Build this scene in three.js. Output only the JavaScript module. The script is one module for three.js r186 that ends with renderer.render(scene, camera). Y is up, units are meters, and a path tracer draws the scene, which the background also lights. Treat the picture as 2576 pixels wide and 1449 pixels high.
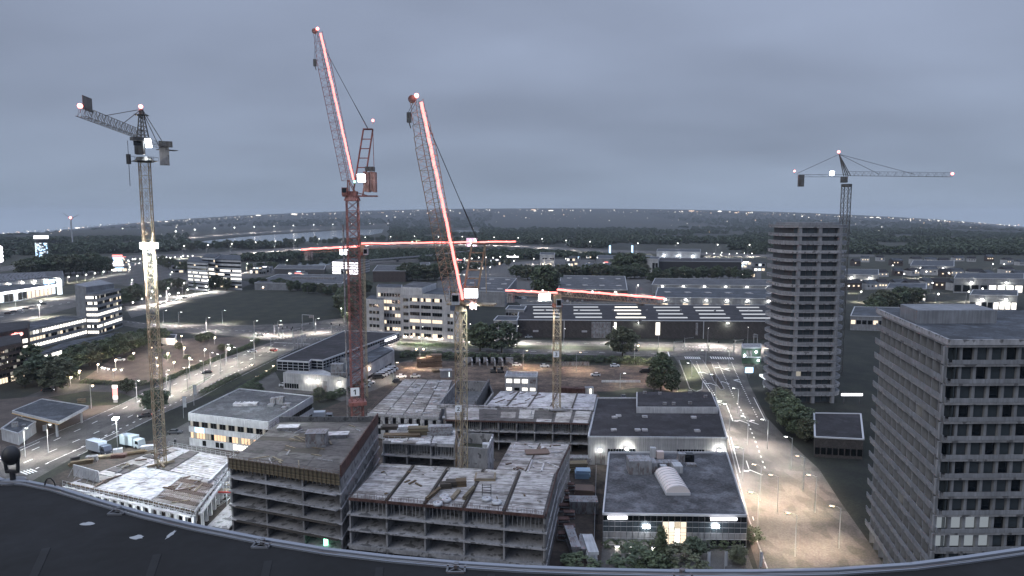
import * as THREE from 'three';
import { mergeGeometries } from 'three/addons/utils/BufferGeometryUtils.js';
import { MarchingCubes } from 'three/addons/objects/MarchingCubes.js';

// ---------------------------------------------------------------- camera
const EYE = 70, FOCAL = 1700, CX = 1288, CY = 724.5, PITCH = Math.atan(174.5 / FOCAL);
const scene = new THREE.Scene();
const camera = new THREE.PerspectiveCamera(2 * Math.atan(CY / FOCAL) * 180 / Math.PI, 16 / 9, 0.3, 60000);
camera.position.set(0, EYE, 0);
camera.rotation.x = -PITCH;
const renderer = new THREE.WebGLRenderer({ antialias: true });
renderer.toneMapping = THREE.LinearToneMapping;
renderer.toneMappingExposure = 1.15;
renderer.shadowMap.enabled = true;

// ---------------------------------------------------------------- seeded noise
function rng(seed) { let a = seed >>> 0; return () => { a = (a + 0x6D2B79F5) | 0; let t = Math.imul(a ^ (a >>> 15), 1 | a); t = (t + Math.imul(t ^ (t >>> 7), 61 | t)) ^ t; return ((t ^ (t >>> 14)) >>> 0) / 4294967296; }; }
const R = rng(20260907);
const rr = (a, b) => a + (b - a) * R();
const lerp = (a, b, t) => a + (b - a) * t;
const clamp = (x, a = 0, b = 1) => Math.max(a, Math.min(b, x));
const sstep = (a, b, x) => { const t = clamp((x - a) / (b - a)); return t * t * (3 - 2 * t); };
function hash2(x, y, s) { let h = Math.imul(x, 374761393) + Math.imul(y, 668265263) + Math.imul(s, 974711); h = Math.imul(h ^ (h >>> 13), 1274126177); return ((h ^ (h >>> 16)) >>> 0) / 4294967296; }
function vnoise(x, y, px, py, s) {
  const xi = Math.floor(x), yi = Math.floor(y), fx = x - xi, fy = y - yi, w = (k, p) => ((k % p) + p) % p;
  const a = hash2(w(xi, px), w(yi, py), s), b = hash2(w(xi + 1, px), w(yi, py), s), c = hash2(w(xi, px), w(yi + 1, py), s), d = hash2(w(xi + 1, px), w(yi + 1, py), s);
  const u = fx * fx * (3 - 2 * fx), v = fy * fy * (3 - 2 * fy);
  return lerp(lerp(a, b, u), lerp(c, d, u), v);
}
function fbm(x, y, p, s, oct = 4) { let v = 0, a = 0.5, n = 0; for (let k = 0; k < oct; k++) { v += a * vnoise(x, y, p, p, s + k); n += a; x *= 2; y *= 2; p *= 2; a *= 0.5; } return v / n; }

// ---------------------------------------------------------------- sky: heavy dawn overcast, one equirectangular texture
{
  const W = 1024, Hh = 512, data = new Float32Array(W * Hh * 4);
  for (let j = 0; j < Hh; j++) for (let i = 0; i < W; i++) {
    const el = (j + 0.5) / Hh * Math.PI - Math.PI / 2, az = (i + 0.5) / W * Math.PI * 2;
    const e = Math.max(el, 0.02), cx = Math.cos(az) / (Math.sin(e) + 0.16), cz = Math.sin(az) / (Math.sin(e) + 0.16);
    let n = fbm(cx * 1.1 + 40, cz * 1.9 + 40, 4096, 5, 5) * 0.62 + fbm(cx * 0.4 + 9, cz * 0.55 + 17, 4096, 31, 3) * 0.38;
    n = (n - 0.5) * 2;
    const low = Math.exp(-Math.max(el, 0) * 9), lum = (0.95 + 0.36 * n * (1 - 0.7 * low)) * (1 + 0.0 * low);
    const k = (j * W + i) * 4;
    const day = 0.5 + 0.5 * Math.cos(az - 3.9);            // dawn is a little paler on one side of the sky
    const g = lum * (0.9 + 0.2 * day) * 1.36 * (1 + 2.3 * sstep(0.3, 1.2, el));   // overcast is paler overhead; raised further there to lift the ground light
    data[k] = g * lerp(0.202, 0.21, low); data[k + 1] = g * lerp(0.238, 0.262, low); data[k + 2] = g * lerp(0.325, 0.335, low); data[k + 3] = 1;
  }
  const sky = new THREE.DataTexture(data, W, Hh, THREE.RGBAFormat, THREE.FloatType);
  sky.mapping = THREE.EquirectangularReflectionMapping; sky.magFilter = THREE.LinearFilter; sky.minFilter = THREE.LinearFilter; sky.needsUpdate = true;
  scene.background = sky; scene.environment = sky;
}
const sun = new THREE.DirectionalLight(new THREE.Color(1, 0.96, 0.9), 0.95);
sun.position.set(-600, 500, 260); sun.castShadow = true; sun.shadow.radius = 80;
Object.assign(sun.shadow.camera, { left: -400, right: 400, top: 400, bottom: -400, far: 2500 }); sun.shadow.camera.updateProjectionMatrix();
sun.target.position.set(0, 0, -250); scene.add(sun, sun.target);
scene.fog = new THREE.FogExp2(new THREE.Color(0.80, 0.88, 1.0), 0.000048);

// ---------------------------------------------------------------- surveying: photograph pixels (2576 wide) to places on the land
const cP = Math.cos(PITCH), sP = Math.sin(PITCH);
function sight(u, v) { const x = (u - CX) / FOCAL, y = -(v - CY) / FOCAL; return new THREE.Vector3(x, y * cP - sP, -y * sP - cP); }
function at(u, v, h = 0) { const d = sight(u, v), t = (h - EYE) / d.y; return new THREE.Vector3(d.x * t, h, d.z * t); }
function deep(u, v, z) { const d = sight(u, v), t = -z / d.z; return new THREE.Vector3(d.x * t, EYE + d.y * t, -z); }
function horizonRise(az) { const u = CX + FOCAL * Math.tan(clamp(az, -1.1, 1.1)); const v = 525 + (u < 1350 ? 3.3e-5 : 2.66e-5) * (u - 1350) ** 2; return clamp((550 - v) / FOCAL, -0.03, 0.015); }
function landHeight(x, z) {
  const r = Math.hypot(x, z), az = z < 0 ? Math.atan2(x, -z) : Math.sign(x) * 1.1, e = horizonRise(az);
  return sstep(e < 0 ? lerp(5000, 2900, clamp(-e / 0.02)) : 5000, 12000, r) * (EYE + 12000 * (e < 0 ? e * 1.15 : e));
}
function land(u, v) { // where the sight line through a pixel meets the land
  const d = sight(u, v); let t = 200;
  for (let k = 0; k < 700; k++) { const p = d.clone().multiplyScalar(t); if (EYE + p.y < landHeight(p.x, p.z)) return new THREE.Vector3(p.x, landHeight(p.x, p.z), p.z); t *= 1.006; }
  return null;
}

// ---------------------------------------------------------------- names, groups, things
const V = (x, y, z) => new THREE.Vector3(x, y, z);
const used = new Map();
function numbered(n) { const k = used.get(n) || 0; used.set(n, k + 1); return k ? n + '_' + String(k).padStart(3, '0') : n; }
const things = [];
function thing(name, label, category, group) { const g = new THREE.Group(); g.name = numbered(name); g.userData = { label, category }; if (group) g.userData.group = group; scene.add(g); things.push(g); return g; }
function mesh(parent, name, geo, mat, kind) {
  const m = new THREE.Mesh(geo, mat); m.castShadow = true; m.receiveShadow = true; m.name = parent === scene ? numbered(name) : name; parent.add(m);
  if (kind) m.userData.kind = kind; return m;
}
function structure(name, geo, mat, label) { const m = mesh(scene, name, geo, mat, 'structure'); if (label) m.userData.label = label; return m; }
function copy(o, label, group) { const c = o.clone(); c.name = numbered(o.name.replace(/_\d{3}$/, '')); c.userData = { ...o.userData }; if (label) c.userData.label = label; if (group) c.userData.group = group; scene.add(c); return c; }
// move a finished group's origin to the foot of the thing, its parts stay where they are
function settle(g) {
  if (g.userData.settled || g.position.lengthSq() > 0 || g.rotation.y) return;
  const b = new THREE.Box3().setFromObject(g); if (b.isEmpty()) return;
  const c = V((b.min.x + b.max.x) / 2, b.min.y, (b.min.z + b.max.z) / 2); g.position.copy(c); for (const k of g.children) k.position.sub(c); g.userData.settled = true;
}

// ---------------------------------------------------------------- geometry
class Geo {
  constructor() { this.p = []; this.n = []; this.t = []; }
  tri(a, b, c, nrm) {
    const n = nrm || new THREE.Vector3().subVectors(b, a).cross(new THREE.Vector3().subVectors(c, a)).normalize();
    const flat = Math.abs(n.y) > 0.7; let tx = -n.z, tz = n.x; const l = Math.hypot(tx, tz) || 1; tx /= l; tz /= l;
    for (const q of [a, b, c]) { this.p.push(q.x, q.y, q.z); this.n.push(n.x, n.y, n.z); if (flat) this.t.push(q.x, q.z); else this.t.push(q.x * tx + q.z * tz, q.y); }
    return this;
  }
  quad(a, b, c, d) { this.tri(a, b, c); this.tri(a, c, d); return this; }
  prism(pts, y0, y1, bottom = true) { // pts: {x,z} outline
    const c = pts.map((p) => new THREE.Vector2(p.x, p.z)); let P = pts.slice(); if (THREE.ShapeUtils.area(c) > 0) { P.reverse(); c.reverse(); }
    const n = P.length;
    for (let i = 0; i < n; i++) { const a = P[i], b = P[(i + 1) % n]; this.quad(V(a.x, y0, a.z), V(b.x, y0, b.z), V(b.x, y1, b.z), V(a.x, y1, a.z)); }
    for (const f of THREE.ShapeUtils.triangulateShape(c, [])) { const q = f.map((i) => P[i]); this.fc(q, y1, true); if (bottom) this.fc(q, y0, false); }
    return this;
  }
  fc(q, y, up) { const v = q.map((p) => V(p.x, y, p.z)); const n = new THREE.Vector3().subVectors(v[1], v[0]).cross(new THREE.Vector3().subVectors(v[2], v[0])); if ((n.y > 0) !== up) v.reverse(); this.tri(v[0], v[1], v[2]); }
  sheet(pts, y) { const c = pts.map((p) => new THREE.Vector2(p.x, p.z)); for (const f of THREE.ShapeUtils.triangulateShape(c, [])) this.fc(f.map((i) => pts[i]), y, true); return this; }
  box(cx, cy, cz, w, h, d, turn = 0) {
    const co = Math.cos(turn), si = Math.sin(turn), pt = (x, z) => ({ x: cx + x * co + z * si, z: cz - x * si + z * co });
    return this.prism([pt(-w / 2, -d / 2), pt(w / 2, -d / 2), pt(w / 2, d / 2), pt(-w / 2, d / 2)], cy - h / 2, cy + h / 2);
  }
  bar(a, b, r, sides = 4, r2 = r) {
    const ax = new THREE.Vector3().subVectors(b, a).normalize(), up = Math.abs(ax.y) > 0.9 ? V(1, 0, 0) : V(0, 1, 0), x = new THREE.Vector3().crossVectors(up, ax).normalize(), y = new THREE.Vector3().crossVectors(ax, x);
    const ring = (c, rad) => Array.from({ length: sides }, (_, i) => { const t = (i + 0.5) / sides * Math.PI * 2; return c.clone().addScaledVector(x, Math.cos(t) * rad).addScaledVector(y, Math.sin(t) * rad); });
    const A = ring(a, r), B = ring(b, r2);
    for (let i = 0; i < sides; i++) { const j = (i + 1) % sides; this.quad(A[i], A[j], B[j], B[i]); }
    for (let i = 1; i < sides - 1; i++) { this.tri(A[0], A[i + 1], A[i]); this.tri(B[0], B[i], B[i + 1]); }
    return this;
  }
  path(pts, r, sides = 4) { for (let i = 0; i + 1 < pts.length; i++) this.bar(pts[i], pts[i + 1], r, sides); return this; }
  wall(a, b, t, y0, y1) { const dx = b.x - a.x, dz = b.z - a.z, l = Math.hypot(dx, dz), nx = -dz / l * t / 2, nz = dx / l * t / 2; return this.prism([{ x: a.x + nx, z: a.z + nz }, { x: b.x + nx, z: b.z + nz }, { x: b.x - nx, z: b.z - nz }, { x: a.x - nx, z: a.z - nz }], y0, y1); }
  add(g, m) { const h = g.index ? g.toNonIndexed() : g; const q = h.clone(); if (m) q.applyMatrix4(m); this.p.push(...q.attributes.position.array); this.n.push(...q.attributes.normal.array); this.t.push(...(q.attributes.uv ? q.attributes.uv.array : new Array(q.attributes.position.count * 2).fill(0))); return this; }
  get empty() { return !this.p.length; }
  build() {
    const g = new THREE.BufferGeometry();
    g.setAttribute('position', new THREE.Float32BufferAttribute(this.p, 3)); g.setAttribute('normal', new THREE.Float32BufferAttribute(this.n, 3)); g.setAttribute('uv', new THREE.Float32BufferAttribute(this.t, 2)); return g;
  }
}
const G = () => new Geo();
const mix2 = (a, b, t) => ({ x: lerp(a.x, b.x, t), z: lerp(a.z, b.z, t) });
const mixV = (a, b, t) => V(lerp(a.x, b.x, t), lerp(a.y, b.y, t), lerp(a.z, b.z, t));
const quadAt = (Q, s, t) => mix2(mix2(Q[0], Q[1], s), mix2(Q[3], Q[2], s), t);     // Q: front-left, front-right, back-right, back-left
const quadPx = (px, h) => px.map(([u, v]) => at(u, v, h));
function inset(Q, d) { const c = quadAt(Q, 0.5, 0.5); return Q.map((p) => { const l = Math.hypot(p.x - c.x, p.z - c.z); return { x: p.x + (c.x - p.x) * d / l * 1.35, z: p.z + (c.z - p.z) * d / l * 1.35 }; }); }
const dist2 = (a, b) => Math.hypot(a.x - b.x, a.z - b.z);
function outward(a, b) { let nx = -(b.z - a.z), nz = b.x - a.x; const l = Math.hypot(nx, nz); nx /= l; nz /= l; const m = mix2(a, b, 0.5); if (nx * -m.x + nz * -m.z < 0) { nx = -nx; nz = -nz; } return { x: nx, z: nz }; }
const turnOf = (a, b) => Math.atan2(-(b.z - a.z), b.x - a.x);
const side = (p, n, d) => ({ x: p.x + n.x * d, z: p.z + n.z * d });

// ---------------------------------------------------------------- surfaces
function texture(size, metres, f, bump) {
  const d = new Uint8Array(size * size * 4);
  for (let j = 0; j < size; j++) for (let i = 0; i < size; i++) { const c = f(i / size, j / size), k = (j * size + i) * 4; d[k] = clamp(c[0]) * 255; d[k + 1] = clamp(c[1]) * 255; d[k + 2] = clamp(c[2]) * 255; d[k + 3] = 255; }
  const t = new THREE.DataTexture(d, size, size); t.wrapS = t.wrapT = THREE.RepeatWrapping; t.magFilter = THREE.LinearFilter; t.minFilter = THREE.LinearMipmapLinearFilter; t.generateMipmaps = true; if (!bump) t.colorSpace = THREE.SRGBColorSpace; t.repeat.set(1 / metres, 1 / metres); t.needsUpdate = true; return t;
}
const grey = (v) => [v, v, v];
const TX = {
  concrete: texture(256, 9, (x, y) => { const a = fbm(x * 4, y * 4, 4, 1, 5), b = fbm(x * 32, y * 8, 32, 7, 3), s = fbm(x * 9, y * 9, 9, 61, 3); const st = sstep(0.58, 0.72, s) * 0.28; return grey(0.62 + 0.3 * a + 0.16 * (b - 0.5) - st); }),
  slab: texture(512, 14, (x, y) => { const a = fbm(x * 9, y * 24, 72, 3, 5), s = sstep(0.5, 0.72, fbm(x * 12, y * 40, 480, 71, 4)) * 0.2 + sstep(0.55, 0.75, fbm(x * 4, y * 4, 4, 73, 4)) * 0.12, w = sstep(0.66, 0.78, fbm(x * 14, y * 18, 252, 91, 4)) * 0.06, g = hash2(x * 512 | 0, y * 512 | 0, 4) * 0.08; return [0.7 + 0.28 * a - s + w - g, 0.7 + 0.27 * a - s * 1.03 + w - g, 0.7 + 0.27 * a - s * 1.06 + w - g]; }),
  roof: texture(512, 22, (x, y) => { const a = fbm(x * 6, y * 6, 6, 11, 5), b = fbm(x * 60, y * 60, 60, 13, 3), w = sstep(0.55, 0.7, fbm(x * 4, y * 4, 4, 81, 4)) * 0.22; return grey(0.52 + 0.5 * (a - 0.5) + 0.4 * (b - 0.5) + w + 0.15 * hash2(x * 512 | 0, y * 512 | 0, 2)); }),
  asphalt: texture(512, 26, (x, y) => { const a = fbm(x * 4, y * 4, 4, 21, 5), b = fbm(x * 90, y * 90, 90, 23, 2), p = sstep(0.57, 0.62, fbm(x * 5, y * 2, 10, 25, 3)) * 0.12; return grey(0.66 + 0.3 * (a - 0.5) + 0.22 * (b - 0.5) - p); }),
  grass: texture(512, 30, (x, y) => { const a = fbm(x * 5, y * 5, 5, 41, 5), b = fbm(x * 80, y * 80, 80, 43, 3); const v = 0.55 + 0.6 * (a - 0.5) + 0.5 * (b - 0.5); return [v * lerp(0.86, 1.12, a), v, v * 0.84]; }),
  soil: texture(512, 24, (x, y) => { const a = fbm(x * 5, y * 5, 5, 51, 5), b = fbm(x * 40, y * 40, 40, 53, 3), t = sstep(0.5, 0.56, Math.abs(fbm(x * 3, y * 6, 6, 57, 3) - 0.5) * 4) * 0.12; const v = 0.62 + 0.5 * (a - 0.5) + 0.35 * (b - 0.5) - t; return [v * 1.04, v, v * 0.95]; }),
  paving: texture(512, 12, (x, y) => { const bx = Math.floor(x * 60), by = Math.floor(y * 120), e = ((x * 60) % 1 < 0.08 || (y * 120) % 1 < 0.12) ? 0.12 : 0; return grey(0.7 + 0.2 * (hash2(bx, by, 3) - 0.5) + 0.3 * (fbm(x * 5, y * 5, 5, 55, 4) - 0.5) - e); }),
  panel: texture(256, 10, (x, y) => { const a = fbm(x * 5, y * 5, 5, 101, 4), r = fbm(x * 48, y * 3, 48, 103, 3); return grey(0.8 + 0.2 * (a - 0.5) + 0.22 * (r - 0.5)); }),
  brick: texture(512, 5, (x, y) => { const by = Math.floor(y * 70), bx = Math.floor(x * 22 + (by % 2) * 0.5); const e = ((y * 70) % 1 < 0.16 || (x * 22 + (by % 2) * 0.5) % 1 < 0.05) ? 0.1 : 0; const v = 0.66 + 0.3 * (hash2(bx % 22, by, 9) - 0.5) + 0.25 * (fbm(x * 4, y * 4, 4, 105, 4) - 0.5) + e; return [v, v * 0.97, v * 0.95]; }),
  timber: texture(256, 3, (x, y) => { const b = Math.floor(y * 12), g = fbm(x * 6, y * 90, 96, 111 + b, 3); const v = 0.62 + 0.3 * (hash2(b, 1, 3) - 0.5) + 0.3 * (g - 0.5) - ((y * 12) % 1 < 0.08 ? 0.3 : 0); return [v * 1.03, v, v * 0.93]; }),
  metal: texture(256, 6, (x, y) => { const a = fbm(x * 6, y * 6, 6, 121, 5), s = sstep(0.55, 0.7, fbm(x * 20, y * 5, 20, 123, 4)) * 0.2; return [0.78 + 0.3 * (a - 0.5) - s * 0.7, 0.78 + 0.3 * (a - 0.5) - s, 0.78 + 0.3 * (a - 0.5) - s * 1.1]; }),
};
const bumps = { rough: texture(256, 3, (x, y) => grey(fbm(x * 30, y * 30, 30, 131, 4)), true) };
function M(r, g, b, rough = 0.85, tex, extra = {}) { const m = new THREE.MeshStandardMaterial({ color: new THREE.Color().setRGB(r, g, b), roughness: rough, ...extra }); if (tex) m.map = TX[tex]; return m; }
function glow(r, g, b, k = 1) { return new THREE.MeshStandardMaterial({ color: 0x111111, emissive: new THREE.Color().setRGB(r, g, b), emissiveIntensity: k, roughness: 0.6 }); }
const MT = {
  concrete: M(0.36, 0.36, 0.37, 0.9, 'concrete'), concretePale: M(0.5, 0.5, 0.52, 0.88, 'concrete'), concreteDark: M(0.17, 0.175, 0.185, 0.92, 'concrete'),
  deckA: M(0.58, 0.575, 0.57, 0.88, 'slab'), deckB: M(0.52, 0.512, 0.507, 0.88, 'slab'), deckC: M(0.38, 0.36, 0.345, 0.9, 'slab'), deckWhite: M(0.62, 0.63, 0.66, 0.8, 'slab'), deckWood: M(0.125, 0.112, 0.104, 0.9, 'timber'), deckBrown: M(0.185, 0.176, 0.17, 0.9, 'slab'), deckDark: M(0.12, 0.112, 0.11, 0.92, 'slab'),
  roof: M(0.15, 0.155, 0.172, 0.93, 'roof'), roofDark: M(0.044, 0.041, 0.05, 0.93, 'roof'), roofBlue: M(0.10, 0.115, 0.14, 0.9, 'roof'), bitumen: M(0.016, 0.0175, 0.021, 0.96, 'roof', { bumpMap: bumps.rough, bumpScale: 0.004 }),
  asphalt: M(0.13, 0.125, 0.122, 0.93, 'asphalt'), asphaltPale: M(0.20, 0.188, 0.178, 0.93, 'asphalt'), paving: M(0.145, 0.115, 0.10, 0.92, 'paving'), pavingGrey: M(0.17, 0.165, 0.16, 0.92, 'paving'), soil: M(0.105, 0.085, 0.075, 0.96, 'soil'), sand: M(0.28, 0.215, 0.18, 0.96, 'soil'),
  grass: M(0.056, 0.074, 0.042, 0.97, 'grass'), grassDark: M(0.036, 0.046, 0.034, 0.97, 'grass'), paint: M(0.72, 0.72, 0.70, 0.7),
  white: M(0.62, 0.64, 0.67, 0.6, 'panel'), whiteWall: M(0.52, 0.53, 0.55, 0.75, 'panel'), greyWall: M(0.30, 0.31, 0.33, 0.8, 'panel'), greyBlue: M(0.27, 0.285, 0.31, 0.8, 'panel'), core: M(0.045, 0.048, 0.055, 0.6), darkBrick: M(0.10, 0.097, 0.10, 0.9, 'brick'), brownBrick: M(0.12, 0.10, 0.10, 0.9, 'brick'), trim: M(0.42, 0.43, 0.45, 0.5),
  glass: new THREE.MeshStandardMaterial({ color: 0x0d1114, roughness: 0.12, metalness: 0.0 }), glassReflectGrey: new THREE.MeshStandardMaterial({ color: 0x3a4146, roughness: 0.22 }), glassBlue: new THREE.MeshStandardMaterial({ color: 0x11181f, roughness: 0.08 }),  // grey glass is lightened to stand in for reflected haze and lamps
  steel: M(0.33, 0.34, 0.36, 0.45, 'metal', { metalness: 0.5 }), galv: M(0.42, 0.43, 0.45, 0.5, 'metal', { metalness: 0.35 }), black: M(0.018, 0.018, 0.02, 0.5), rubber: M(0.015, 0.015, 0.016, 0.9), poleGrey: M(0.34, 0.35, 0.36, 0.5),
  craneYellow: M(0.54, 0.45, 0.30, 0.55, 'metal'), craneRed: M(0.39, 0.155, 0.13, 0.55, 'metal'), craneGrey: M(0.15, 0.155, 0.15, 0.55, 'metal'), jibGrey: M(0.17, 0.165, 0.145, 0.6, 'metal'), craneOrange: M(0.45, 0.16, 0.10, 0.55, 'metal'), ballast: M(0.42, 0.41, 0.40, 0.85, 'concrete'), ballastLitRed: M(0.52, 0.30, 0.26, 0.8, 'metal'),  // counterweight red is lightened to carry the floodlight that falls on it
  rust: M(0.12, 0.06, 0.05, 0.85, 'metal'), timber: M(0.24, 0.18, 0.12, 0.85, 'timber'), timberPale: M(0.46, 0.40, 0.32, 0.85, 'timber'), ply: M(0.27, 0.235, 0.17, 0.85, 'timber'), rebar: M(0.11, 0.075, 0.06, 0.8), scaffold: M(0.40, 0.41, 0.42, 0.45, undefined, { metalness: 0.4 }),
  winWarm: glow(1.0, 0.82, 0.60, 1.25), winBright: glow(1.0, 0.95, 0.86, 1.9), winCool: glow(0.86, 0.95, 1.0, 1.35), winDim: glow(0.62, 0.58, 0.50, 0.5), stripDim: glow(0.8, 0.9, 1.0, 0.26), stripGlow: glow(0.84, 0.88, 0.96, 0.62), winFire: glow(1.0, 0.68, 0.42, 1.15),
  lampWarm: glow(1.0, 0.74, 0.5, 9), lampWhite: glow(1.0, 0.97, 0.92, 9), lampCool: glow(0.86, 0.94, 1.0, 14), red: glow(1.0, 0.22, 0.2, 7), ledRed: glow(1.0, 0.19, 0.17, 3.8), green: glow(0.3, 1, 0.6, 4), tail: glow(1, 0.16, 0.1, 3), signWhite: glow(0.95, 0.93, 1.0, 3.2), signBlue: glow(0.45, 0.7, 1.0, 2.4), signRed: glow(1.0, 0.26, 0.24, 2.6),
};

// ================================================================ the land, water, roads
{
  const radii = [0, 60, 120, 200, 300, 420, 560, 740, 960, 1250, 1600, 1900, 2200, 2500, 2800, 3100, 3500, 4000, 4600, 5300, 6000, 6800, 7600, 8400, 9200, 10000, 10800, 11500, 12000, 12600], N = 240;
  const pos = [], uv = [], col = [], idx = [];
  for (const r of radii) for (let i = 0; i <= N; i++) {
    const a = i / N * Math.PI * 2, x = Math.sin(a) * r, z = -Math.cos(a) * r; pos.push(x, landHeight(x, z) - 0.02, z); uv.push(x, z);
    const n = fbm(x / 700 + 50, z / 420 + 50, 4096, 201, 4), m = sstep(0.44, 0.6, n); col.push(lerp(0.62, 1.5, m), lerp(0.7, 1.35, m), lerp(0.78, 1.3, m));
  }
  for (let j = 0; j + 1 < radii.length; j++) for (let i = 0; i < N; i++) { const a = j * (N + 1) + i, b = a + N + 1; if (j) idx.push(a, a + 1, b); idx.push(a + 1, b + 1, b); }
  const g = new THREE.BufferGeometry(); g.setAttribute('position', new THREE.Float32BufferAttribute(pos, 3)); g.setAttribute('uv', new THREE.Float32BufferAttribute(uv, 2)); g.setAttribute('color', new THREE.Float32BufferAttribute(col, 3)); g.setIndex(idx); g.computeVertexNormals();
  const nn = g.attributes.normal; if (nn.getY(5 * (N + 1)) < 0) { for (let k = 0; k < idx.length; k += 3) { const t = idx[k]; idx[k] = idx[k + 1]; idx[k + 1] = t; } g.setIndex(idx); g.computeVertexNormals(); }
  const m = M(0.042, 0.051, 0.041, 0.97, 'grass'); m.vertexColors = true;
  structure('terrain', g, m, 'flat dark polder land running to the horizon');
}
const paved = [];
const sheet = (name, px, y, mat, label) => { paved.push(px.map(([u, v]) => at(u, v, 0))); return structure(name, G().sheet(px.map(([u, v]) => at(u, v, 0)), y).build(), mat, label); };
const inside = (p, poly) => { let c = false; for (let i = 0, j = poly.length - 1; i < poly.length; j = i++) { const a = poly[i], b = poly[j]; if ((a.z > p.z) !== (b.z > p.z) && p.x < (b.x - a.x) * (p.z - a.z) / (b.z - a.z) + a.x) c = !c; } return c; };
const water = new THREE.MeshStandardMaterial({ color: 0x0c1218, roughness: 0.09, metalness: 0 });
sheet('lake', [[478, 614], [520, 606], [604, 597], [680, 591], [760, 586], [864, 578.5], [966, 576], [960, 586], [900, 596], [820, 603], [700, 614], [600, 617]], 0.12, water, 'pale still lake beyond the motorway');
sheet('lake', [[1146, 579], [1204, 577.5], [1206, 586], [1146, 587]], 0.12, water, 'small far pond behind the wooded strip');
sheet('canal', [[686, 654], [760, 651], [850, 650], [870, 658], [850, 667], [690, 669]], 0.12, water, 'canal stretch beside the motorway slip road');

sheet('motorway', [[0, 672], [120, 655], [240, 647], [360, 641], [500, 638], [604, 631], [709, 624], [860, 617], [1100, 613], [1300, 616], [1500, 627], [1700, 633], [1900, 640], [2200, 640], [2200, 646], [1900, 646], [1700, 640], [1500, 634], [1300, 622], [1100, 619], [860, 624], [709, 632], [604, 640], [500, 646], [360, 650], [240, 657], [120, 666], [0, 684]], 0.06, MT.asphaltPale, 'lit motorway crossing in front of the lake');
sheet('motorway', [[430, 602], [520, 592], [640, 584], [760, 577], [880, 570.5], [960, 568.5], [1040, 567.5], [1040, 569.5], [960, 571], [880, 573.5], [760, 581], [640, 588.5], [520, 597], [440, 604]], 0.06, MT.asphaltPale, 'bright far motorway on the lake bank');
sheet('slip_road', [[0, 780], [120, 758], [190, 742], [310, 725], [420, 706], [480, 690], [610, 684], [740, 672], [860, 662], [1000, 654], [1200, 640], [1300, 636], [1300, 641], [1200, 646], [1000, 662], [860, 674], [740, 686], [610, 702], [480, 715], [420, 726], [310, 748], [190, 772], [120, 792], [0, 822]], 0.06, MT.asphaltPale, 'wide slip road coming in from the left');
sheet('car_park', [[310, 765], [400, 748], [500, 738], [560, 722], [610, 706], [640, 712], [560, 742], [480, 754], [400, 782], [330, 800]], 0.05, MT.pavingGrey, 'floodlit car park with display cars');
sheet('car_park', [[0, 700], [80, 690], [320, 660], [480, 652], [480, 690], [400, 705], [320, 720], [200, 700], [140, 712], [0, 745]], 0.05, MT.asphalt, 'paved retail park behind the hedge');
sheet('car_park', [[1100, 690], [1290, 660], [1400, 652], [1915, 660], [1915, 705], [1640, 735], [1575, 745], [1390, 745], [1290, 760], [1100, 725]], 0.05, MT.pavingGrey, 'trade estate yards between the sheds');
sheet('car_park', [[1290, 752], [1640, 735], [1660, 762], [1650, 768], [1310, 766]], 0.06, MT.pavingGrey, 'pale yard behind the long warehouse');

const roadMain = sheet('diagonal_road', [[-60, 1180], [0, 1150], [100, 1105], [215, 1058], [300, 1020], [390, 975], [500, 925], [570, 898], [640, 876], [690, 858], [640, 852], [520, 840], [400, 836], [305, 818], [300, 803], [400, 818], [520, 817], [640, 818], [760, 813], [862, 800], [900, 794], [912, 800], [880, 822], [880, 838], [1000, 858], [1000, 882], [880, 868], [800, 866], [745, 878], [640, 930], [560, 970], [500, 1003], [420, 1035], [330, 1080], [250, 1118], [180, 1155], [90, 1205], [-60, 1290]], 0.06, MT.asphaltPale, 'wide lit dual road running diagonally to the junction');
sheet('cross_road', [[1000, 846], [1300, 855], [1700, 861], [1960, 867], [1960, 882], [1700, 874], [1300, 868], [1000, 862]], 0.065, MT.asphaltPale, 'upper carriageway in front of the long warehouse');
sheet('cross_road', [[1000, 873], [1300, 878], [1690, 884], [1700, 874], [1960, 880], [1960, 908], [1862, 908], [1700, 898], [1300, 890], [1000, 883]], 0.058, MT.asphaltPale, 'lower carriageway leading to the right-hand junction');
sheet('south_road', [[1692, 892], [1712, 922], [1754, 982], [1792, 1012], [1807, 1040], [1831, 1098], [1852, 1185], [1884, 1307], [1940, 1460], [2010, 1640], [2420, 1640], [2300, 1520], [2230, 1430], [2172, 1345], [2112, 1260], [2060, 1180], [2000, 1125], [1928, 1050], [1884, 965], [1864, 900]], 0.062, MT.asphaltPale, 'sandy lit road running down the right side');
sheet('footway', [[1700, 985], [1742, 985], [1792, 1012], [1807, 1040], [1831, 1098], [1852, 1185], [1884, 1307], [1940, 1460], [1915, 1460], [1868, 1310], [1838, 1185], [1826, 1100], [1800, 1040], [1780, 1016]], 0.075, MT.paving, 'brick footway beside the right-hand road');
sheet('verge', [[1708, 906], [1736, 906], [1752, 930], [1768, 960], [1766, 980], [1752, 985], [1735, 978]], 0.12, MT.grass, 'rounded grass island at the right-hand junction');
sheet('verge', [[1768, 906], [1790, 912], [1800, 940], [1822, 978], [1814, 982], [1796, 960], [1782, 930]], 0.12, MT.soil, 'narrow curved brick divider between turning lanes');
sheet('verge', [[456, 984], [475, 974], [528, 948], [532, 950], [480, 980], [458, 988]], 0.14, MT.grass, 'thin grass median in the diagonal road');
sheet('verge', [[402, 962], [520, 912], [640, 868], [655, 858], [648, 850], [600, 846], [640, 856], [628, 870], [520, 908], [410, 958]], 0.1, MT.grass, 'grass strip between car park hedge and road');
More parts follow.
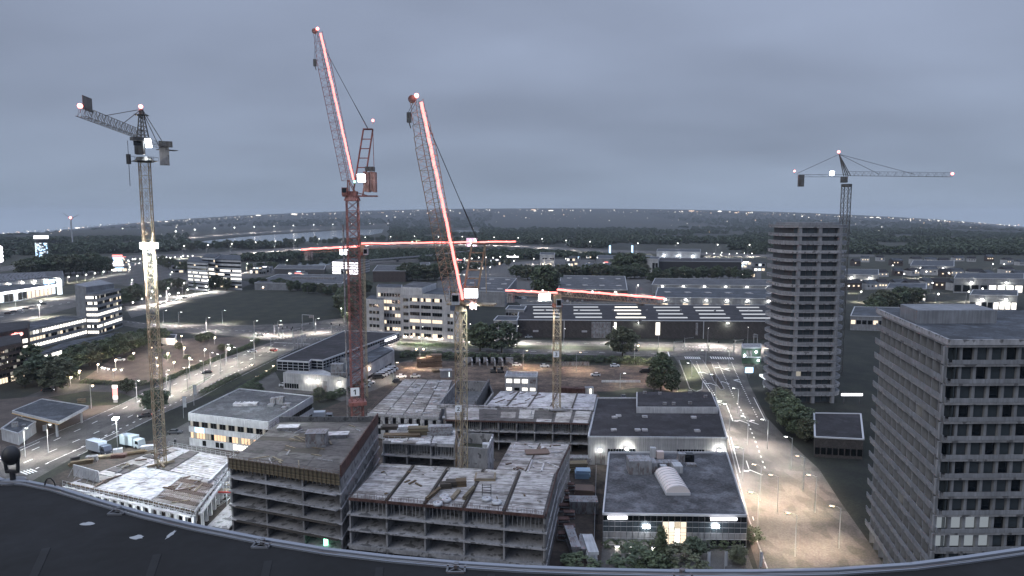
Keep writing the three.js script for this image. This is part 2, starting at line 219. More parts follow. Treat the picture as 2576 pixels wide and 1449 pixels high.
sheet('verge', [[500, 996], [560, 962], [640, 924], [700, 895], [690, 925], [620, 955], [560, 990], [520, 1000]], 0.1, MT.grass, 'rounded verge beside the showroom');
sheet('verge', [[120, 1000], [215, 985], [300, 988], [335, 1000], [300, 1018], [235, 1022], [170, 1012]], 0.1, MT.grass, 'round green island behind the petrol station');
sheet('verge', [[1000, 862], [1300, 868], [1690, 875], [1690, 884], [1300, 878], [1000, 873]], 0.1, MT.grass, 'grass median between the two carriageways');
sheet('verge', [[1000, 884], [1300, 891], [1692, 898], [1700, 922], [1300, 915], [1010, 905]], 0.1, MT.grassDark, 'rough dark verge behind the site');
sheet('lawn', [[430, 780], [560, 742], [640, 718], [880, 735], [905, 770], [862, 795], [760, 808], [640, 812], [520, 812], [430, 808]], 0.08, MT.grassDark, 'dark open field behind the junction');
sheet('parking_lot', [[205, 958], [330, 868], [470, 852], [600, 848], [646, 855], [622, 872], [420, 955], [330, 968]], 0.07, MT.paving, 'brick parking lot under warm lamps');
sheet('forecourt', [[-60, 1160], [-60, 1010], [60, 1000], [180, 985], [330, 1002], [300, 1018], [215, 1056], [100, 1103], [0, 1148]], 0.05, MT.paving, 'brick petrol station forecourt');
sheet('side_lane', [[150, 965], [300, 968], [340, 985], [390, 972], [300, 1018], [330, 1002], [215, 984], [120, 998], [60, 1000]], 0.055, MT.asphalt, 'lane past the parking lot entrance');
sheet('yard', [[596, 985], [690, 932], [715, 978], [880, 988], [985, 915], [1040, 905], [1010, 955], [935, 985], [860, 1010], [800, 992]], 0.05, MT.pavingGrey, 'paved yard around the glass showroom');
sheet('sandy_yard', [[1010, 912], [1120, 905], [1300, 910], [1560, 915], [1692, 925], [1706, 962], [1700, 1000], [1500, 1000], [1010, 960], [985, 930]], 0.06, MT.sand, 'sandy storage yard lit orange at the back');
sheet('building_site', [[-100, 1330], [150, 1190], [300, 1130], [430, 1095], [620, 1140], [700, 1070], [930, 985], [1010, 955], [1500, 995], [1480, 1100], [1530, 1140], [1510, 1480], [1480, 1900], [200, 1900]], 0.05, MT.soil, 'churned brown building site ground');
sheet('car_park', [[415, 1100], [440, 1080], [476, 1060], [490, 1120], [600, 1148], [590, 1160], [420, 1126]], 0.09, MT.pavingGrey, 'pale paved strip beside the banded office');
sheet('front_garden', [[1516, 1368], [1870, 1368], [1905, 1460], [1505, 1470]], 0.055, MT.pavingGrey, 'paved forecourt in front of the gridded office');
sheet('lawn', [[1500, 985], [1540, 985], [1600, 975], [1690, 985], [1700, 1002], [1510, 1002]], 0.09, MT.grassDark, 'grass patch behind the black-roofed hall');

// markings: dashes and lines laid on the roads
function dashes(poly, dash, gap, width, y = 0.1) {
  const pts = poly.map(([u, v]) => at(u, v, 0)), g = G(); let carry = 0;
  for (let i = 0; i + 1 < pts.length; i++) {
    const a = pts[i], b = pts[i + 1], L = dist2(a, b), step = dash + gap; let s = carry;
    for (; s < L; s += step) { const e = Math.min(s + dash, L); if (e - s < 0.3) continue; const p = mix2(a, b, s / L), q = mix2(a, b, e / L), nx = -(b.z - a.z) / L * width / 2, nz = (b.x - a.x) / L * width / 2; g.sheet([{ x: p.x + nx, z: p.z + nz }, { x: q.x + nx, z: q.z + nz }, { x: q.x - nx, z: q.z - nz }, { x: p.x - nx, z: p.z - nz }], y); }
    carry = Math.max(0, s - L);
  }
  return g;
}
const markings = (list, label) => { const g = G(); for (const [poly, d, gp, w] of list) { const q = dashes(poly, d, gp, w); g.p.push(...q.p); g.n.push(...q.n); g.t.push(...q.t); } return structure('road_markings', g.build(), MT.paint, label); };
markings([
  [[[20, 1160], [215, 1074], [390, 990], [560, 912], [690, 866]], 3, 6, 0.35], [[[60, 1165], [250, 1085], [420, 1003], [560, 932], [720, 868]], 3, 6, 0.35], [[[120, 1165], [300, 1085], [500, 985], [640, 918], [745, 870]], 200, 0, 0.25], [[[90, 1180], [330, 1066], [470, 1000], [560, 952], [640, 915]], 1.2, 2.4, 0.4],
  [[[-20, 1165], [100, 1112], [215, 1064], [300, 1026], [390, 982], [500, 932], [640, 882]], 200, 0, 0.25],
  [[[320, 810], [520, 828], [640, 834], [760, 832], [880, 820]], 2, 3, 0.4], [[[640, 845], [760, 852], [880, 856]], 1, 1.2, 0.5], [[[680, 856], [760, 846], [860, 830]], 0.8, 1.2, 0.5], [[[690, 862], [780, 866]], 30, 0, 0.5],
], 'white lane dashes on the diagonal road and junction');
markings([
  [[[1000, 878], [1300, 884], [1680, 890]], 3, 6, 0.4], [[[1000, 854], [1300, 861], [1700, 868], [1950, 874]], 3, 6, 0.35], [[[1680, 885], [1684, 897]], 30, 0, 0.5], [[[1716, 880], [1850, 884]], 0.8, 1.0, 0.5], [[[1716, 872], [1850, 876]], 0.8, 1.0, 0.5],
  [[[1752, 910], [1768, 950], [1796, 990], [1812, 1020]], 1, 2, 0.4], [[[1806, 912], [1828, 960], [1846, 1000]], 1, 2, 0.4], [[[1840, 912], [1866, 970], [1890, 1020], [1905, 1050]], 1, 2, 0.4], [[[1768, 958], [1796, 1000]], 40, 0, 0.3], [[[1828, 1020], [1844, 1060], [1858, 1100], [1884, 1180], [1900, 1230]], 60, 0, 0.3], [[[1854, 1015], [1880, 1060], [1900, 1110], [1925, 1180]], 1.5, 3, 0.4], [[[1896, 1000], [1926, 1060]], 60, 0, 0.25],
  [[[1838, 1100], [1862, 1190], [1896, 1310], [1930, 1420]], 60, 0, 0.2],
], 'white lane lines and dots on the right-hand road');
markings([[[[0, 798], [190, 757], [420, 716], [610, 693], [860, 668]], 4, 8, 0.6], [[[0, 678], [240, 652], [604, 636], [860, 620], [1300, 619], [1500, 630], [1900, 643]], 6, 12, 0.9]], 'far lane dashes on the motorway roads');
// zebra crossings
function zebra(u0, v0, u1, v1, n, len, label) { const g = G(), a = at(u0, v0), b = at(u1, v1), L = dist2(a, b), dx = (b.x - a.x) / L, dz = (b.z - a.z) / L; for (let i = 0; i < n; i++) { const p = mix2(a, b, (i + 0.25) / n), q = mix2(a, b, (i + 0.75) / n), ex = -dz * len / 2, ez = dx * len / 2; g.sheet([{ x: p.x + ex, z: p.z + ez }, { x: q.x + ex, z: q.z + ez }, { x: q.x - ex, z: q.z - ez }, { x: p.x - ex, z: p.z - ez }], 0.105); } structure('zebra_crossing', g.build(), MT.paint, label); }
zebra(1722, 900, 1762, 901, 8, 5.5, 'zebra crossing left of the divider'); zebra(1786, 900, 1846, 902, 10, 5.5, 'zebra crossing right of the divider'); zebra(56, 1192, 88, 1183, 4, 4, 'zebra stripes at the lower left kerb');
// turn arrows
function arrow(u, v, turn, size, flip) {
  const s = new THREE.Shape(); const p = [[-0.15, -2.2], [0.15, -2.2], [0.15, 0.4], [0.9, 0.4], [0.9, 0], [1.7, 0.65], [0.9, 1.3], [0.9, 0.85], [-0.15, 0.85]]; const c = at(u, v), co = Math.cos(turn), si = Math.sin(turn);
  return p.map(([x, z]) => { x *= size * flip; z *= -size; return { x: c.x + x * co + z * si, z: c.z - x * si + z * co }; });
}
{ const g = G(); for (const [u, v, t, f] of [[1743, 942, 0.25, 1], [1772, 938, 0.25, -1], [1754, 966, 0.3, 1], [1790, 966, 0.35, -1], [1812, 926, 0.3, -1], [1826, 930, 0.3, 1], [1822, 962, 0.35, -1], [1850, 958, 0.35, 1], [1866, 1060, 0.45, -1], [1890, 1062, 0.45, 1], [1894, 1186, 0.5, -1], [1808, 1012, 0.4, 1]]) g.sheet(arrow(u, v, t, 1.5, f), 0.106); structure('turn_arrows', g.build(), MT.paint, 'white turn arrows on the right-hand road'); }
// kerbs
function kerb(poly, label) { const g = G(); for (let i = 0; i + 1 < poly.length; i++) g.wall(at(...poly[i]), at(...poly[i + 1]), 0.3, 0, 0.16); structure('kerb', g.build(), MT.concretePale, label); }
kerb([[1708, 906], [1735, 978], [1752, 985], [1766, 980], [1768, 960], [1752, 930], [1736, 906]], 'pale kerb round the grass island'); kerb([[1768, 906], [1782, 930], [1796, 960], [1814, 982], [1822, 978], [1800, 940], [1790, 912]], 'pale kerb round the curved divider');
kerb([[0, 1150], [100, 1105], [215, 1058], [300, 1020], [390, 975], [500, 925], [640, 876]], 'pale kerb along the far side of the diagonal road'); kerb([[180, 1155], [330, 1080], [420, 1035], [500, 1003], [560, 970], [640, 930], [745, 878]], 'pale kerb along the near side of the diagonal road');
kerb([[456, 984], [475, 974], [528, 948], [532, 950], [480, 980], [458, 988]], 'kerb round the thin median'); kerb([[1807, 1040], [1831, 1098], [1852, 1185], [1884, 1307], [1935, 1445]], 'kerb beside the brick footway'); kerb([[1000, 883], [1300, 890], [1690, 897]], 'kerb along the lower carriageway');

// ================================================================ builders: trees, lamps, vehicles, cranes
const leafMat = (r, g, b) => { const m = M(r, g, b, 0.9); m.vertexColors = true; m.side = THREE.DoubleSide; return m; };
const FOL = [leafMat(0.078, 0.102, 0.060), leafMat(0.062, 0.084, 0.054), leafMat(0.088, 0.098, 0.064)], BARK = M(0.06, 0.05, 0.042, 0.95);
function crownGeo(seed, clumps, leaves, shape, leaf) { // unit crown, foot at y=0, about one unit tall
  const r = rng(seed), pos = [], col = [], nor = [];
  const body = [];
  while (body.length < clumps) { const y = r(), a = r() * Math.PI * 2, k = Math.sqrt(0.25 + 0.75 * r()); const w = shape(y) * (0.8 + 0.35 * r()); body.push([Math.cos(a) * k * w, y, Math.sin(a) * k * w, 0.08 + 0.1 * r()]); }
  for (const [cx, cy, cz, cr] of body) {
    const tone = 0.75 + 0.5 * r();
    for (let i = 0; i < leaves; i++) {
      let x, y, z; do { x = r() * 2 - 1; y = r() * 2 - 1; z = r() * 2 - 1; } while (x * x + y * y + z * z > 1);
      const p = V(cx + x * cr, cy + y * cr * 0.8, cz + z * cr), s = leaf * (0.6 + 0.8 * r()), n = V(r() - 0.5, r() * 0.8, r() - 0.5).normalize(), t = V(r() - 0.5, r() - 0.5, r() - 0.5).cross(n).normalize(), b = n.clone().cross(t);
      const q = [p.clone().addScaledVector(t, s), p.clone().addScaledVector(b, s * 0.6), p.clone().addScaledVector(t, -s), p.clone().addScaledVector(b, -s * 0.6)], c = tone * (0.8 + 0.4 * r());
      for (const k of [0, 1, 2, 0, 2, 3]) { pos.push(q[k].x, q[k].y, q[k].z); nor.push(n.x, n.y, n.z); col.push(c, c, c * 0.95); }
    }
  }
  const g = new THREE.BufferGeometry(); g.setAttribute('position', new THREE.Float32BufferAttribute(pos, 3)); g.setAttribute('normal', new THREE.Float32BufferAttribute(nor, 3)); g.setAttribute('color', new THREE.Float32BufferAttribute(col, 3)); return g;
}
const roundish = (y) => 0.5 * Math.sqrt(Math.max(0.05, 1 - (2 * y - 0.95) ** 2)), oval = (y) => 0.36 * Math.sqrt(Math.max(0.05, 1 - (2 * y - 0.9) ** 2)), cone = (y) => 0.34 * (1.05 - y), bushy = (y) => 0.75 * Math.sqrt(Math.max(0.1, 1 - y * y * 0.9));
const CROWN = { round: [crownGeo(1, 70, 46, roundish, 0.05), crownGeo(2, 60, 50, roundish, 0.05)], oval: [crownGeo(3, 60, 46, oval, 0.042), crownGeo(4, 55, 46, oval, 0.045)], cone: [crownGeo(5, 60, 44, cone, 0.04)], bush: [crownGeo(6, 40, 40, bushy, 0.055)] };
function trunkGeo(seed) { const r = rng(seed), g = G(); g.bar(V(0, 0, 0), V(0, 0.32, 0), 0.028, 7, 0.02); g.bar(V(0, 0.32, 0), V(0.02, 0.8, 0.01), 0.02, 6, 0.005); for (let i = 0; i < 7; i++) { const a = i * 2.4, y = 0.26 + 0.06 * i; g.bar(V(0, y, 0), V(Math.cos(a) * 0.26 * (0.7 + 0.5 * r()), y + 0.2, Math.sin(a) * 0.26), 0.011, 5, 0.003); } return g.build(); }
const TRUNK = [trunkGeo(11), trunkGeo(12)];
let treeCount = 0;
function tree(u, v, h, w, kind, label, group, name = 'broadleaf_tree', cat = 'tree', where) {
  const p = where || at(u, v), k = treeCount++, t = thing(name, label, cat, group), C = CROWN[kind]; t.position.copy(p); t.rotation.y = k * 1.7;
  const low = kind === 'bush' || kind === 'cone' ? 0.03 : 0.2, c = mesh(t, 'crown', C[k % C.length], FOL[k % 3]); c.position.y = h * low; c.scale.set(w, h * (1 - low), w);
  const tr = mesh(t, 'trunk', TRUNK[k % 2], BARK); tr.scale.set(h, h * (kind === 'bush' ? 0.5 : 1), h); return t;
}

const lampProto = {};
function lampGroup(name, label, group) { return thing(name, label, 'street lamp', group); }
function streetLamp(u, v, h, o = {}) { // mast with one or two arms, lit head, real light
  const { arm = 1.4, double = false, warm = false, cd: cd0 = 300, boost = 1, turn = 0, label, group, name = 'street_lamp' } = o, cd = cd0 * 3 * boost, p = o.where || at(u, v), t = lampGroup(name, label, group); t.position.copy(p); t.rotation.y = turn;
  const key = [h, arm, double].join(); if (!lampProto[key]) {
    const pole = G().bar(V(0, 0, 0), V(0, h, 0), 0.11, 6, 0.07), am = G(), hd = G(), fit = G(); for (const s of double ? [1, -1] : [1]) { am.path([V(0, h - 0.3, 0), V(s * arm * 0.4, h + 0.1, 0), V(s * arm, h + 0.15, 0)], 0.045, 5); hd.box(s * (arm + 0.35), h + 0.07, 0, 0.9, 0.1, 0.36); fit.box(s * (arm + 0.3), h + 0.18, 0, 1.05, 0.1, 0.42); }
    lampProto[key] = { pole: pole.build(), am: am.build(), hd: hd.build(), fit: fit.build() };
  }
  const L = lampProto[key]; mesh(t, 'pole', L.pole, MT.poleGrey); mesh(t, 'arm', L.am, MT.poleGrey); mesh(t, 'lamp_housing', L.fit, MT.poleGrey); mesh(t, 'lamp_head', L.hd, warm ? MT.lampWarm : MT.lampWhite);
  if (o.flare) { const g = new THREE.SphereGeometry(o.flare, 10, 8); for (const s of double ? [1, -1] : [1]) { const m = mesh(t, 'lamp_flare_globe', g, warm ? MT.lampWarm : MT.lampWhite); m.position.set(s * (arm + 0.3), h - 0.15, 0); } }  // glowing ball sized to stand in for the flare round the lamp
  for (const s of double ? [1, -1] : [1]) { const hue = warm ? new THREE.Color(1, 0.8, 0.6) : new THREE.Color(1, 0.92, 0.82), l = h > 5 ? new THREE.SpotLight(hue, cd, 0, 1.22, 1) : new THREE.PointLight(hue, cd); l.position.set(s * (arm + 0.3), h - 0.45 - (o.flare && o.flare > 0.2 ? o.flare : 0), 0); l.castShadow = true; l.shadow.radius = 6; l.name = 'lamp_light'; t.add(l); if (l.target) { l.target.position.set(s * (arm + 0.3), 0, 0); t.add(l.target); } }
  return t;
}
// ---- vehicles
function extrudeProfile(pts, width, bevel = 0.06) { const s = new THREE.Shape(pts.map(([x, y]) => new THREE.Vector2(x, y))); const g = new THREE.ExtrudeGeometry(s, { depth: width - 2 * bevel, bevelEnabled: true, bevelThickness: bevel, bevelSize: bevel, bevelSegments: 2 }); g.translate(0, 0, -width / 2 + bevel); return g; }
const wheelGeo = new THREE.CylinderGeometry(0.33, 0.33, 0.24, 14); wheelGeo.rotateX(Math.PI / 2);
const VEH = {
  car: { body: extrudeProfile([[-2.1, 0.3], [2.1, 0.3], [2.15, 0.7], [1.9, 0.86], [1.0, 0.98], [-1.75, 1.0], [-2.1, 0.9]], 1.76), cabin: extrudeProfile([[1.05, 0.98], [0.4, 1.42], [-1.1, 1.46], [-1.85, 1.02]], 1.5), wheels: [1.3, -1.3], w: 0.8, front: 2.14, h: 0.72, back: -2.14 },
  van: { body: extrudeProfile([[-2.5, 0.35], [2.45, 0.35], [2.5, 0.9], [1.9, 1.15], [1.2, 1.95], [-2.4, 2.05], [-2.55, 1.0]], 1.95), cabin: extrudeProfile([[1.75, 1.2], [1.22, 1.86], [-1.9, 1.9], [-1.9, 1.25]], 1.98, 0.02), wheels: [1.6, -1.6], w: 0.88, front: 2.5, h: 0.75, back: -2.56 },
};
const paints = {}; function paint(hex) { return paints[hex] || (paints[hex] = new THREE.MeshPhysicalMaterial({ color: hex, roughness: 0.45, clearcoat: 0.6, clearcoatRoughness: 0.2 })); }
const lampBox = G().box(0, 0, 0, 0.12, 0.16, 0.34).build(); const dullLamp = M(0.5, 0.5, 0.52, 0.3), dullTail = M(0.25, 0.02, 0.02, 0.3);
function vehicle(kind, u, v, turn, hex, label, o = {}) {
  const K = VEH[kind], t = thing(kind === 'van' ? 'van' : 'car', label, kind, o.group); t.position.copy(o.where || at(u, v)); t.position.y = o.y ?? 0.07; t.rotation.y = turn;
  mesh(t, 'body', K.body, paint(hex)); mesh(t, 'window', K.cabin, MT.glass);
  if (kind === 'car') { const rf = mesh(t, 'roof', roofGeo, paint(hex)); rf.position.y = 1.47; }
  for (const x of K.wheels) for (const s of [-1, 1]) { const w = mesh(t, 'wheel', wheelGeo, MT.rubber); w.position.set(x, 0.33, s * K.w); }
  for (const s of [-1, 1]) { const f = mesh(t, 'headlight', lampBox, o.lit ? MT.lampWhite : dullLamp); f.position.set(K.front, K.h, s * 0.6); const b = mesh(t, 'tail_light', lampBox, o.lit ? MT.tail : dullTail); b.position.set(K.back, K.h + 0.1, s * 0.62); }
  if (o.lit) { const l = new THREE.SpotLight(new THREE.Color(1, 0.97, 0.92), 140, 0, 0.5, 0.7); l.position.set(K.front + 0.2, 0.75, 0); l.target.position.set(K.front + 12, 0, 0); l.castShadow = true; l.name = 'headlight_beam'; t.add(l, l.target); }
  return t;
}
const roofGeo = extrudeProfile([[0.38, 0], [-1.1, 0], [-1.1, 0.05], [0.3, 0.05]], 1.4, 0.03);
function truck(u, v, turn, hexCab, hexBox, len, label, o = {}) {
  const t = thing('box_truck', label, 'truck', o.group); t.position.copy(at(u, v)); t.position.y = 0.06; t.rotation.y = turn;
  const cab = extrudeProfile([[0, 0.5], [2.1, 0.5], [2.15, 1.5], [1.85, 2.8], [0, 2.9]], 2.4, 0.08); const c = mesh(t, 'cab', cab, paint(hexCab)); c.position.x = len / 2 - 2.1;
  const ws = mesh(t, 'windscreen', extrudeProfile([[2.13, 1.62], [1.9, 2.62], [0.7, 2.62], [0.7, 1.7]], 2.44, 0.02), MT.glass); ws.position.x = len / 2 - 2.1;
  mesh(t, 'cargo_box', G().box(-1.3, 2.3, 0, len - 2.5, 2.9, 2.5).build(), paint(hexBox)); mesh(t, 'chassis', G().box(0, 0.68, 0, len - 0.4, 0.3, 1.2).build(), MT.black);
  for (const x of [len / 2 - 1.1, -len / 2 + 1.3, -len / 2 + 2.5]) for (const s of [-1, 1]) { const w = mesh(t, 'wheel', wheelGeo, MT.rubber); w.scale.set(1.5, 1.5, 1.3); w.position.set(x, 0.5, s * 1.05); }
  for (const s of [-1, 1]) { const f = mesh(t, 'headlight', lampBox, o.lit ? MT.lampWhite : dullLamp); f.position.set(len / 2 + 0.08, 0.85, s * 0.9); }
  return t;
}
// ---- tower cranes
function latticeSection(w, h, leg, brace) { const g = G(), c = [[1, 1], [-1, 1], [-1, -1], [1, -1]].map(([x, z]) => [x * w / 2, z * w / 2]); for (let i = 0; i < 4; i++) { const a = c[i], b = c[(i + 1) % 4]; g.bar(V(a[0], 0, a[1]), V(a[0], h, a[1]), leg); g.bar(V(a[0], h - 0.05, a[1]), V(b[0], h - 0.05, b[1]), brace); g.bar(V(a[0], 0.05, a[1]), V(b[0], h - 0.05, b[1]), brace); g.bar(V(b[0], 0.05, b[1]), V(a[0], h - 0.05, a[1]), brace); } return g.build(); }
function ladderSection(h) { const g = G(); for (const s of [-0.22, 0.22]) g.bar(V(s, 0, 0), V(s, h, 0), 0.03); for (let y = 0.15; y < h; y += 0.5) g.bar(V(-0.22, y, 0), V(0.22, y, 0), 0.025); return g.build(); }
function mast(t, p, y0, y1, w, turn, mat, secH = 3) { const n = Math.round((y1 - y0) / secH), h = (y1 - y0) / n, g = latticeSection(w, h, w * 0.062, w * 0.028), l = ladderSection(h); for (let i = 0; i < n; i++) { const m = mesh(t, 'mast_section', g, mat); m.position.set(p.x, y0 + i * h, p.z); m.rotation.y = turn; const k = mesh(m, 'ladder', l, MT.galv); k.position.set(0, 0, w * 0.2); } }
function boom(t, name, P, Q, w, h, n, mat, tri = false, taper = 1) {
  const L = P.distanceTo(Q) / n, ax = new THREE.Vector3().subVectors(Q, P).normalize(), zz = new THREE.Vector3().crossVectors(ax, V(0, 1, 0)).normalize(), yy = new THREE.Vector3().crossVectors(zz, ax), r = w * (tri ? 0.03 : 0.022);
  const g = G(), low = tri ? 0 : -h / 2, lines = tri ? [[low, w / 2], [low, -w / 2], [h, 0]] : [[h / 2, w / 2], [low, w / 2], [low, -w / 2], [h / 2, -w / 2]], m = lines.length, sub = tri ? 2 : 1;
  for (let i = 0; i < m; i++) { const a = lines[i], b = lines[(i + 1) % m]; g.bar(V(0, a[0], a[1]), V(L, a[0], a[1]), r * 1.2); for (let k = 0; k < sub; k++) { const x0 = L * k / sub, x1 = L * (k + 1) / sub, xm = (x0 + x1) / 2; g.bar(V(x0, a[0], a[1]), V(xm, b[0], b[1]), r * 0.55); g.bar(V(xm, b[0], b[1]), V(x1, a[0], a[1]), r * 0.55); } g.bar(V(0, a[0], a[1]), V(0, b[0], b[1]), r * 0.7); }
  const geo = g.build(), basis = new THREE.Matrix4().makeBasis(ax, yy, zz), q = new THREE.Quaternion().setFromRotationMatrix(basis);
  for (let i = 0; i < n; i++) { const s = mesh(t, name, geo, mat); s.position.copy(P).addScaledVector(ax, i * L); s.quaternion.copy(q); const k = i < n * 0.75 ? 1 : lerp(1, taper, (i - n * 0.75) / (n * 0.25)); s.scale.set(1, k, k); }
  return { ax, yy, zz, L: P.distanceTo(Q) };
}
function ledStrip(t, P, Q, off, n, cd) { // red marker tube along a jib, with the light it gives
  const g = G(), k = 24, pts = []; for (let i = 0; i <= k; i++) { const p = mixV(P, Q, i / k).add(off); p.x += Math.sin(i * 2.1) * 0.05; p.y += Math.sin(i * 1.3) * 0.07; pts.push(p); } g.path(pts, 0.3, 6); mesh(t, 'led_strip_light', g.build(), MT.ledRed);
  for (let i = 0; i < n; i++) { const l = new THREE.PointLight(new THREE.Color(1, 0.2, 0.17), cd * 6); l.position.copy(mixV(P, Q, (i + 0.5) / n)).add(off).add(V(0, 0.35, 0)); l.castShadow = true; l.shadow.radius = 10; l.name = 'led_light'; t.add(l); }
}
function markerLight(t, p, r = 0.5, cd = 14) { const s = mesh(t, 'marker_light', new THREE.SphereGeometry(r, 12, 8), MT.red); s.position.copy(p); const st = mesh(t, 'marker_stand', G().bar(p.clone().add(V(0, -1.4, 0)), p, 0.05).build(), MT.craneGrey); const l = new THREE.PointLight(new THREE.Color(1, 0.2, 0.17), cd); l.position.copy(p).add(V(0, 0, r + 0.3)); l.castShadow = true; l.name = 'marker_glow'; t.add(l); }
function floodPanel(t, p, w, h, target, cd, angle = 0.9) { // lamp box turned to the site in front of it
  const f = mesh(t, 'floodlight', G().box(0, 0, 0, w, h, 0.3).build(), MT.lampCool); f.position.copy(p); f.lookAt(p.clone().add(V(0, -0.3, 1))); const back = mesh(t, 'floodlight_housing', G().box(0, 0, -0.26, w + 0.2, h + 0.2, 0.2).build(), MT.craneGrey); back.position.copy(p); back.quaternion.copy(f.quaternion);
  const l = new THREE.SpotLight(new THREE.Color(0.9, 0.96, 1), cd, 0, angle, 0.8); l.position.copy(p).add(V(0, -h / 2 - 0.2, 0.5)); l.target.position.copy(target); l.castShadow = true; l.shadow.radius = 20; l.name = 'flood_beam'; t.add(l, l.target);
}
function signBoard(text, w, h, bg, fg) { const c = document.createElement('canvas'); c.width = 128; c.height = 128; const x = c.getContext('2d'); x.fillStyle = bg; x.fillRect(0, 0, 128, 128); x.fillStyle = fg; x.font = 'bold 110px sans-serif'; x.textAlign = 'center'; x.textBaseline = 'middle'; x.fillText(text, 64, 68); const t = new THREE.CanvasTexture(c); t.colorSpace = THREE.SRGBColorSpace; return new THREE.MeshStandardMaterial({ map: t, roughness: 0.6 }); }
function numberBoard(t, text, p, turn, s = 2.2) { const m = mesh(t, 'number_board', new THREE.BoxGeometry(s, s, 0.08), signBoard(text, 1, 1, '#d9dcde', '#15171a')); m.position.copy(p); m.rotation.y = turn; }

// ================================================================ the cranes
{ // hammerhead crane with apex on the floodlit deck
  const t = thing('tower_crane', 'yellow hammerhead crane with pointed apex and floodlit mast on the bright left deck', 'crane', 'tower cranes'), p = at(405, 1172, 5).setY(0), w = 2.25, turn = 0.72;
  const top = deep(352, 408, -p.z).y, H = deep(352, 350, -p.z).y; mast(t, p, 0, top, w, turn, MT.craneYellow, 3.2);
  mesh(t, 'base_frame', G().box(p.x, 5.6, p.z, 6.5, 0.5, 0.5, turn).box(p.x, 5.65, p.z, 0.5, 0.45, 6.5, turn).build(), MT.craneYellow);
  mesh(t, 'slewing_ring', G().bar(V(p.x, top, p.z), V(p.x, top + 1.2, p.z), 2.2, 16, 1.8).build(), MT.craneGrey);
  mesh(t, 'slewing_platform', G().box(p.x, top + 0.25, p.z, 5, 0.15, 5, turn).build(), MT.craneGrey);
  const rail = G(); for (const s of [-2.4, 2.4]) { rail.bar(V(p.x - 2.4, top + 1.3, p.z + s), V(p.x + 2.4, top + 1.3, p.z + s), 0.04); rail.bar(V(p.x + s, top + 1.3, p.z - 2.4), V(p.x + s, top + 1.3, p.z + 2.4), 0.04); for (const k of [-2.4, 0, 2.4]) { rail.bar(V(p.x + s, top + 0.3, p.z + k), V(p.x + s, top + 1.3, p.z + k), 0.04); } } mesh(t, 'guard_rail', rail.build(), MT.craneGrey);
  mesh(t, 'cab', G().box(p.x - 0.2, top + 3.6, p.z + 1.4, 2.0, 3.6, 2.2, 0.3).build(), MT.craneGrey); mesh(t, 'cab_window', G().box(p.x - 0.2, top + 4.6, p.z + 2.55, 1.6, 1.4, 0.1, 0.3).build(), MT.glass);
  const root = V(p.x, H, p.z), tip = at(203, 292, H + 0.5), ctr = at(420, 374, H - 0.2); boom(t, 'jib_section', root, tip, 1.9, 2.2, 11, MT.jibGrey, true); boom(t, 'counter_jib_section', root, ctr, 1.7, 1.0, 3, MT.craneGrey);
  const apex = deep(355, 275, -p.z); const leg = G(); for (const [x, z] of [[1, 1], [-1, 1], [-1, -1], [1, -1]]) leg.bar(V(p.x + x, H, p.z + z), V(apex.x + x * 0.25, apex.y, apex.z + z * 0.25), 0.16); for (let k = 1; k < 7; k++) { const y = lerp(H, apex.y, k / 7), q = lerp(1, 0.25, k / 7); for (const s of [-1, 1]) { leg.bar(V(p.x - q, y, p.z + s * q), V(p.x + q, y, p.z + s * q), 0.07); leg.bar(V(p.x + s * q, y, p.z - q), V(p.x + s * q, y, p.z + q), 0.07); leg.bar(V(p.x - q, y, p.z + s * q), V(p.x + q * 0.9, y + (apex.y - H) / 7, p.z + s * q * 0.9), 0.06); } } mesh(t, 'apex_tower', leg.build(), MT.craneGrey);
  mesh(t, 'apex_platform', G().box(apex.x, apex.y - 1.4, apex.z, 3, 0.12, 2.6, 0.3).build(), MT.craneGrey);
  const pend = (a, b) => mesh(t, 'tie_bar', G().bar(a, b, 0.1).build(), MT.craneGrey); pend(apex, mixV(root, tip, 0.66).add(V(0, 2, 0))); pend(apex, mixV(root, tip, 0.36).add(V(0, 2, 0))); pend(apex.clone().add(V(0.3, 0, 0)), mixV(root, ctr, 0.98)); pend(apex.clone().add(V(0.3, 0, 0.4)), mixV(root, ctr, 0.62));
  const cw = mixV(root, ctr, 0.86); mesh(t, 'counterweight', G().box(cw.x, cw.y - 2.4, cw.z, 2.4, 5, 1.1, 0.5).build(), MT.ballast); mesh(t, 'winch_house', G().box(cw.x + 0.5, cw.y + 0.9, cw.z, 3.4, 1.5, 2, 0.5).build(), MT.craneGrey); mesh(t, 'counter_platform', G().box(ctr.x, ctr.y - 0.4, ctr.z, 5, 0.15, 2.6, 0.9).build(), MT.craneGrey);
  const bd = mixV(root, tip, 0.9); mesh(t, 'name_board', G().box(bd.x, bd.y + 3.0, bd.z, 4.4, 2.8, 0.14, turnOf(root, tip)).build(), MT.craneGrey);
  const tr = mixV(root, tip, 0.12); mesh(t, 'trolley', G().box(tr.x, tr.y - 0.5, tr.z, 2.6, 0.8, 2, 0.9).build(), MT.craneGrey); const hk = deep(323, 392, -tr.z); mesh(t, 'hoist_rope', G().bar(V(hk.x, H - 0.8, tr.z), V(hk.x, hk.y, tr.z), 0.06).bar(V(hk.x, hk.y - 2, tr.z), V(hk.x, deep(323, 468, -tr.z).y, tr.z), 0.07).build(), MT.black); mesh(t, 'hook_block', G().box(hk.x, hk.y - 0.8, tr.z, 0.8, 2.4, 0.7).build(), MT.black);
  markerLight(t, deep(354, 268, -p.z), 0.5); const tm = tip.clone(); tm.y += 2; markerLight(t, tm, 0.5); const fl = deep(373, 360, -p.z - 1); floodPanel(t, fl, 1.4, 2.2, V(p.x + 30, 0, p.z + 25), 900, 0.8);
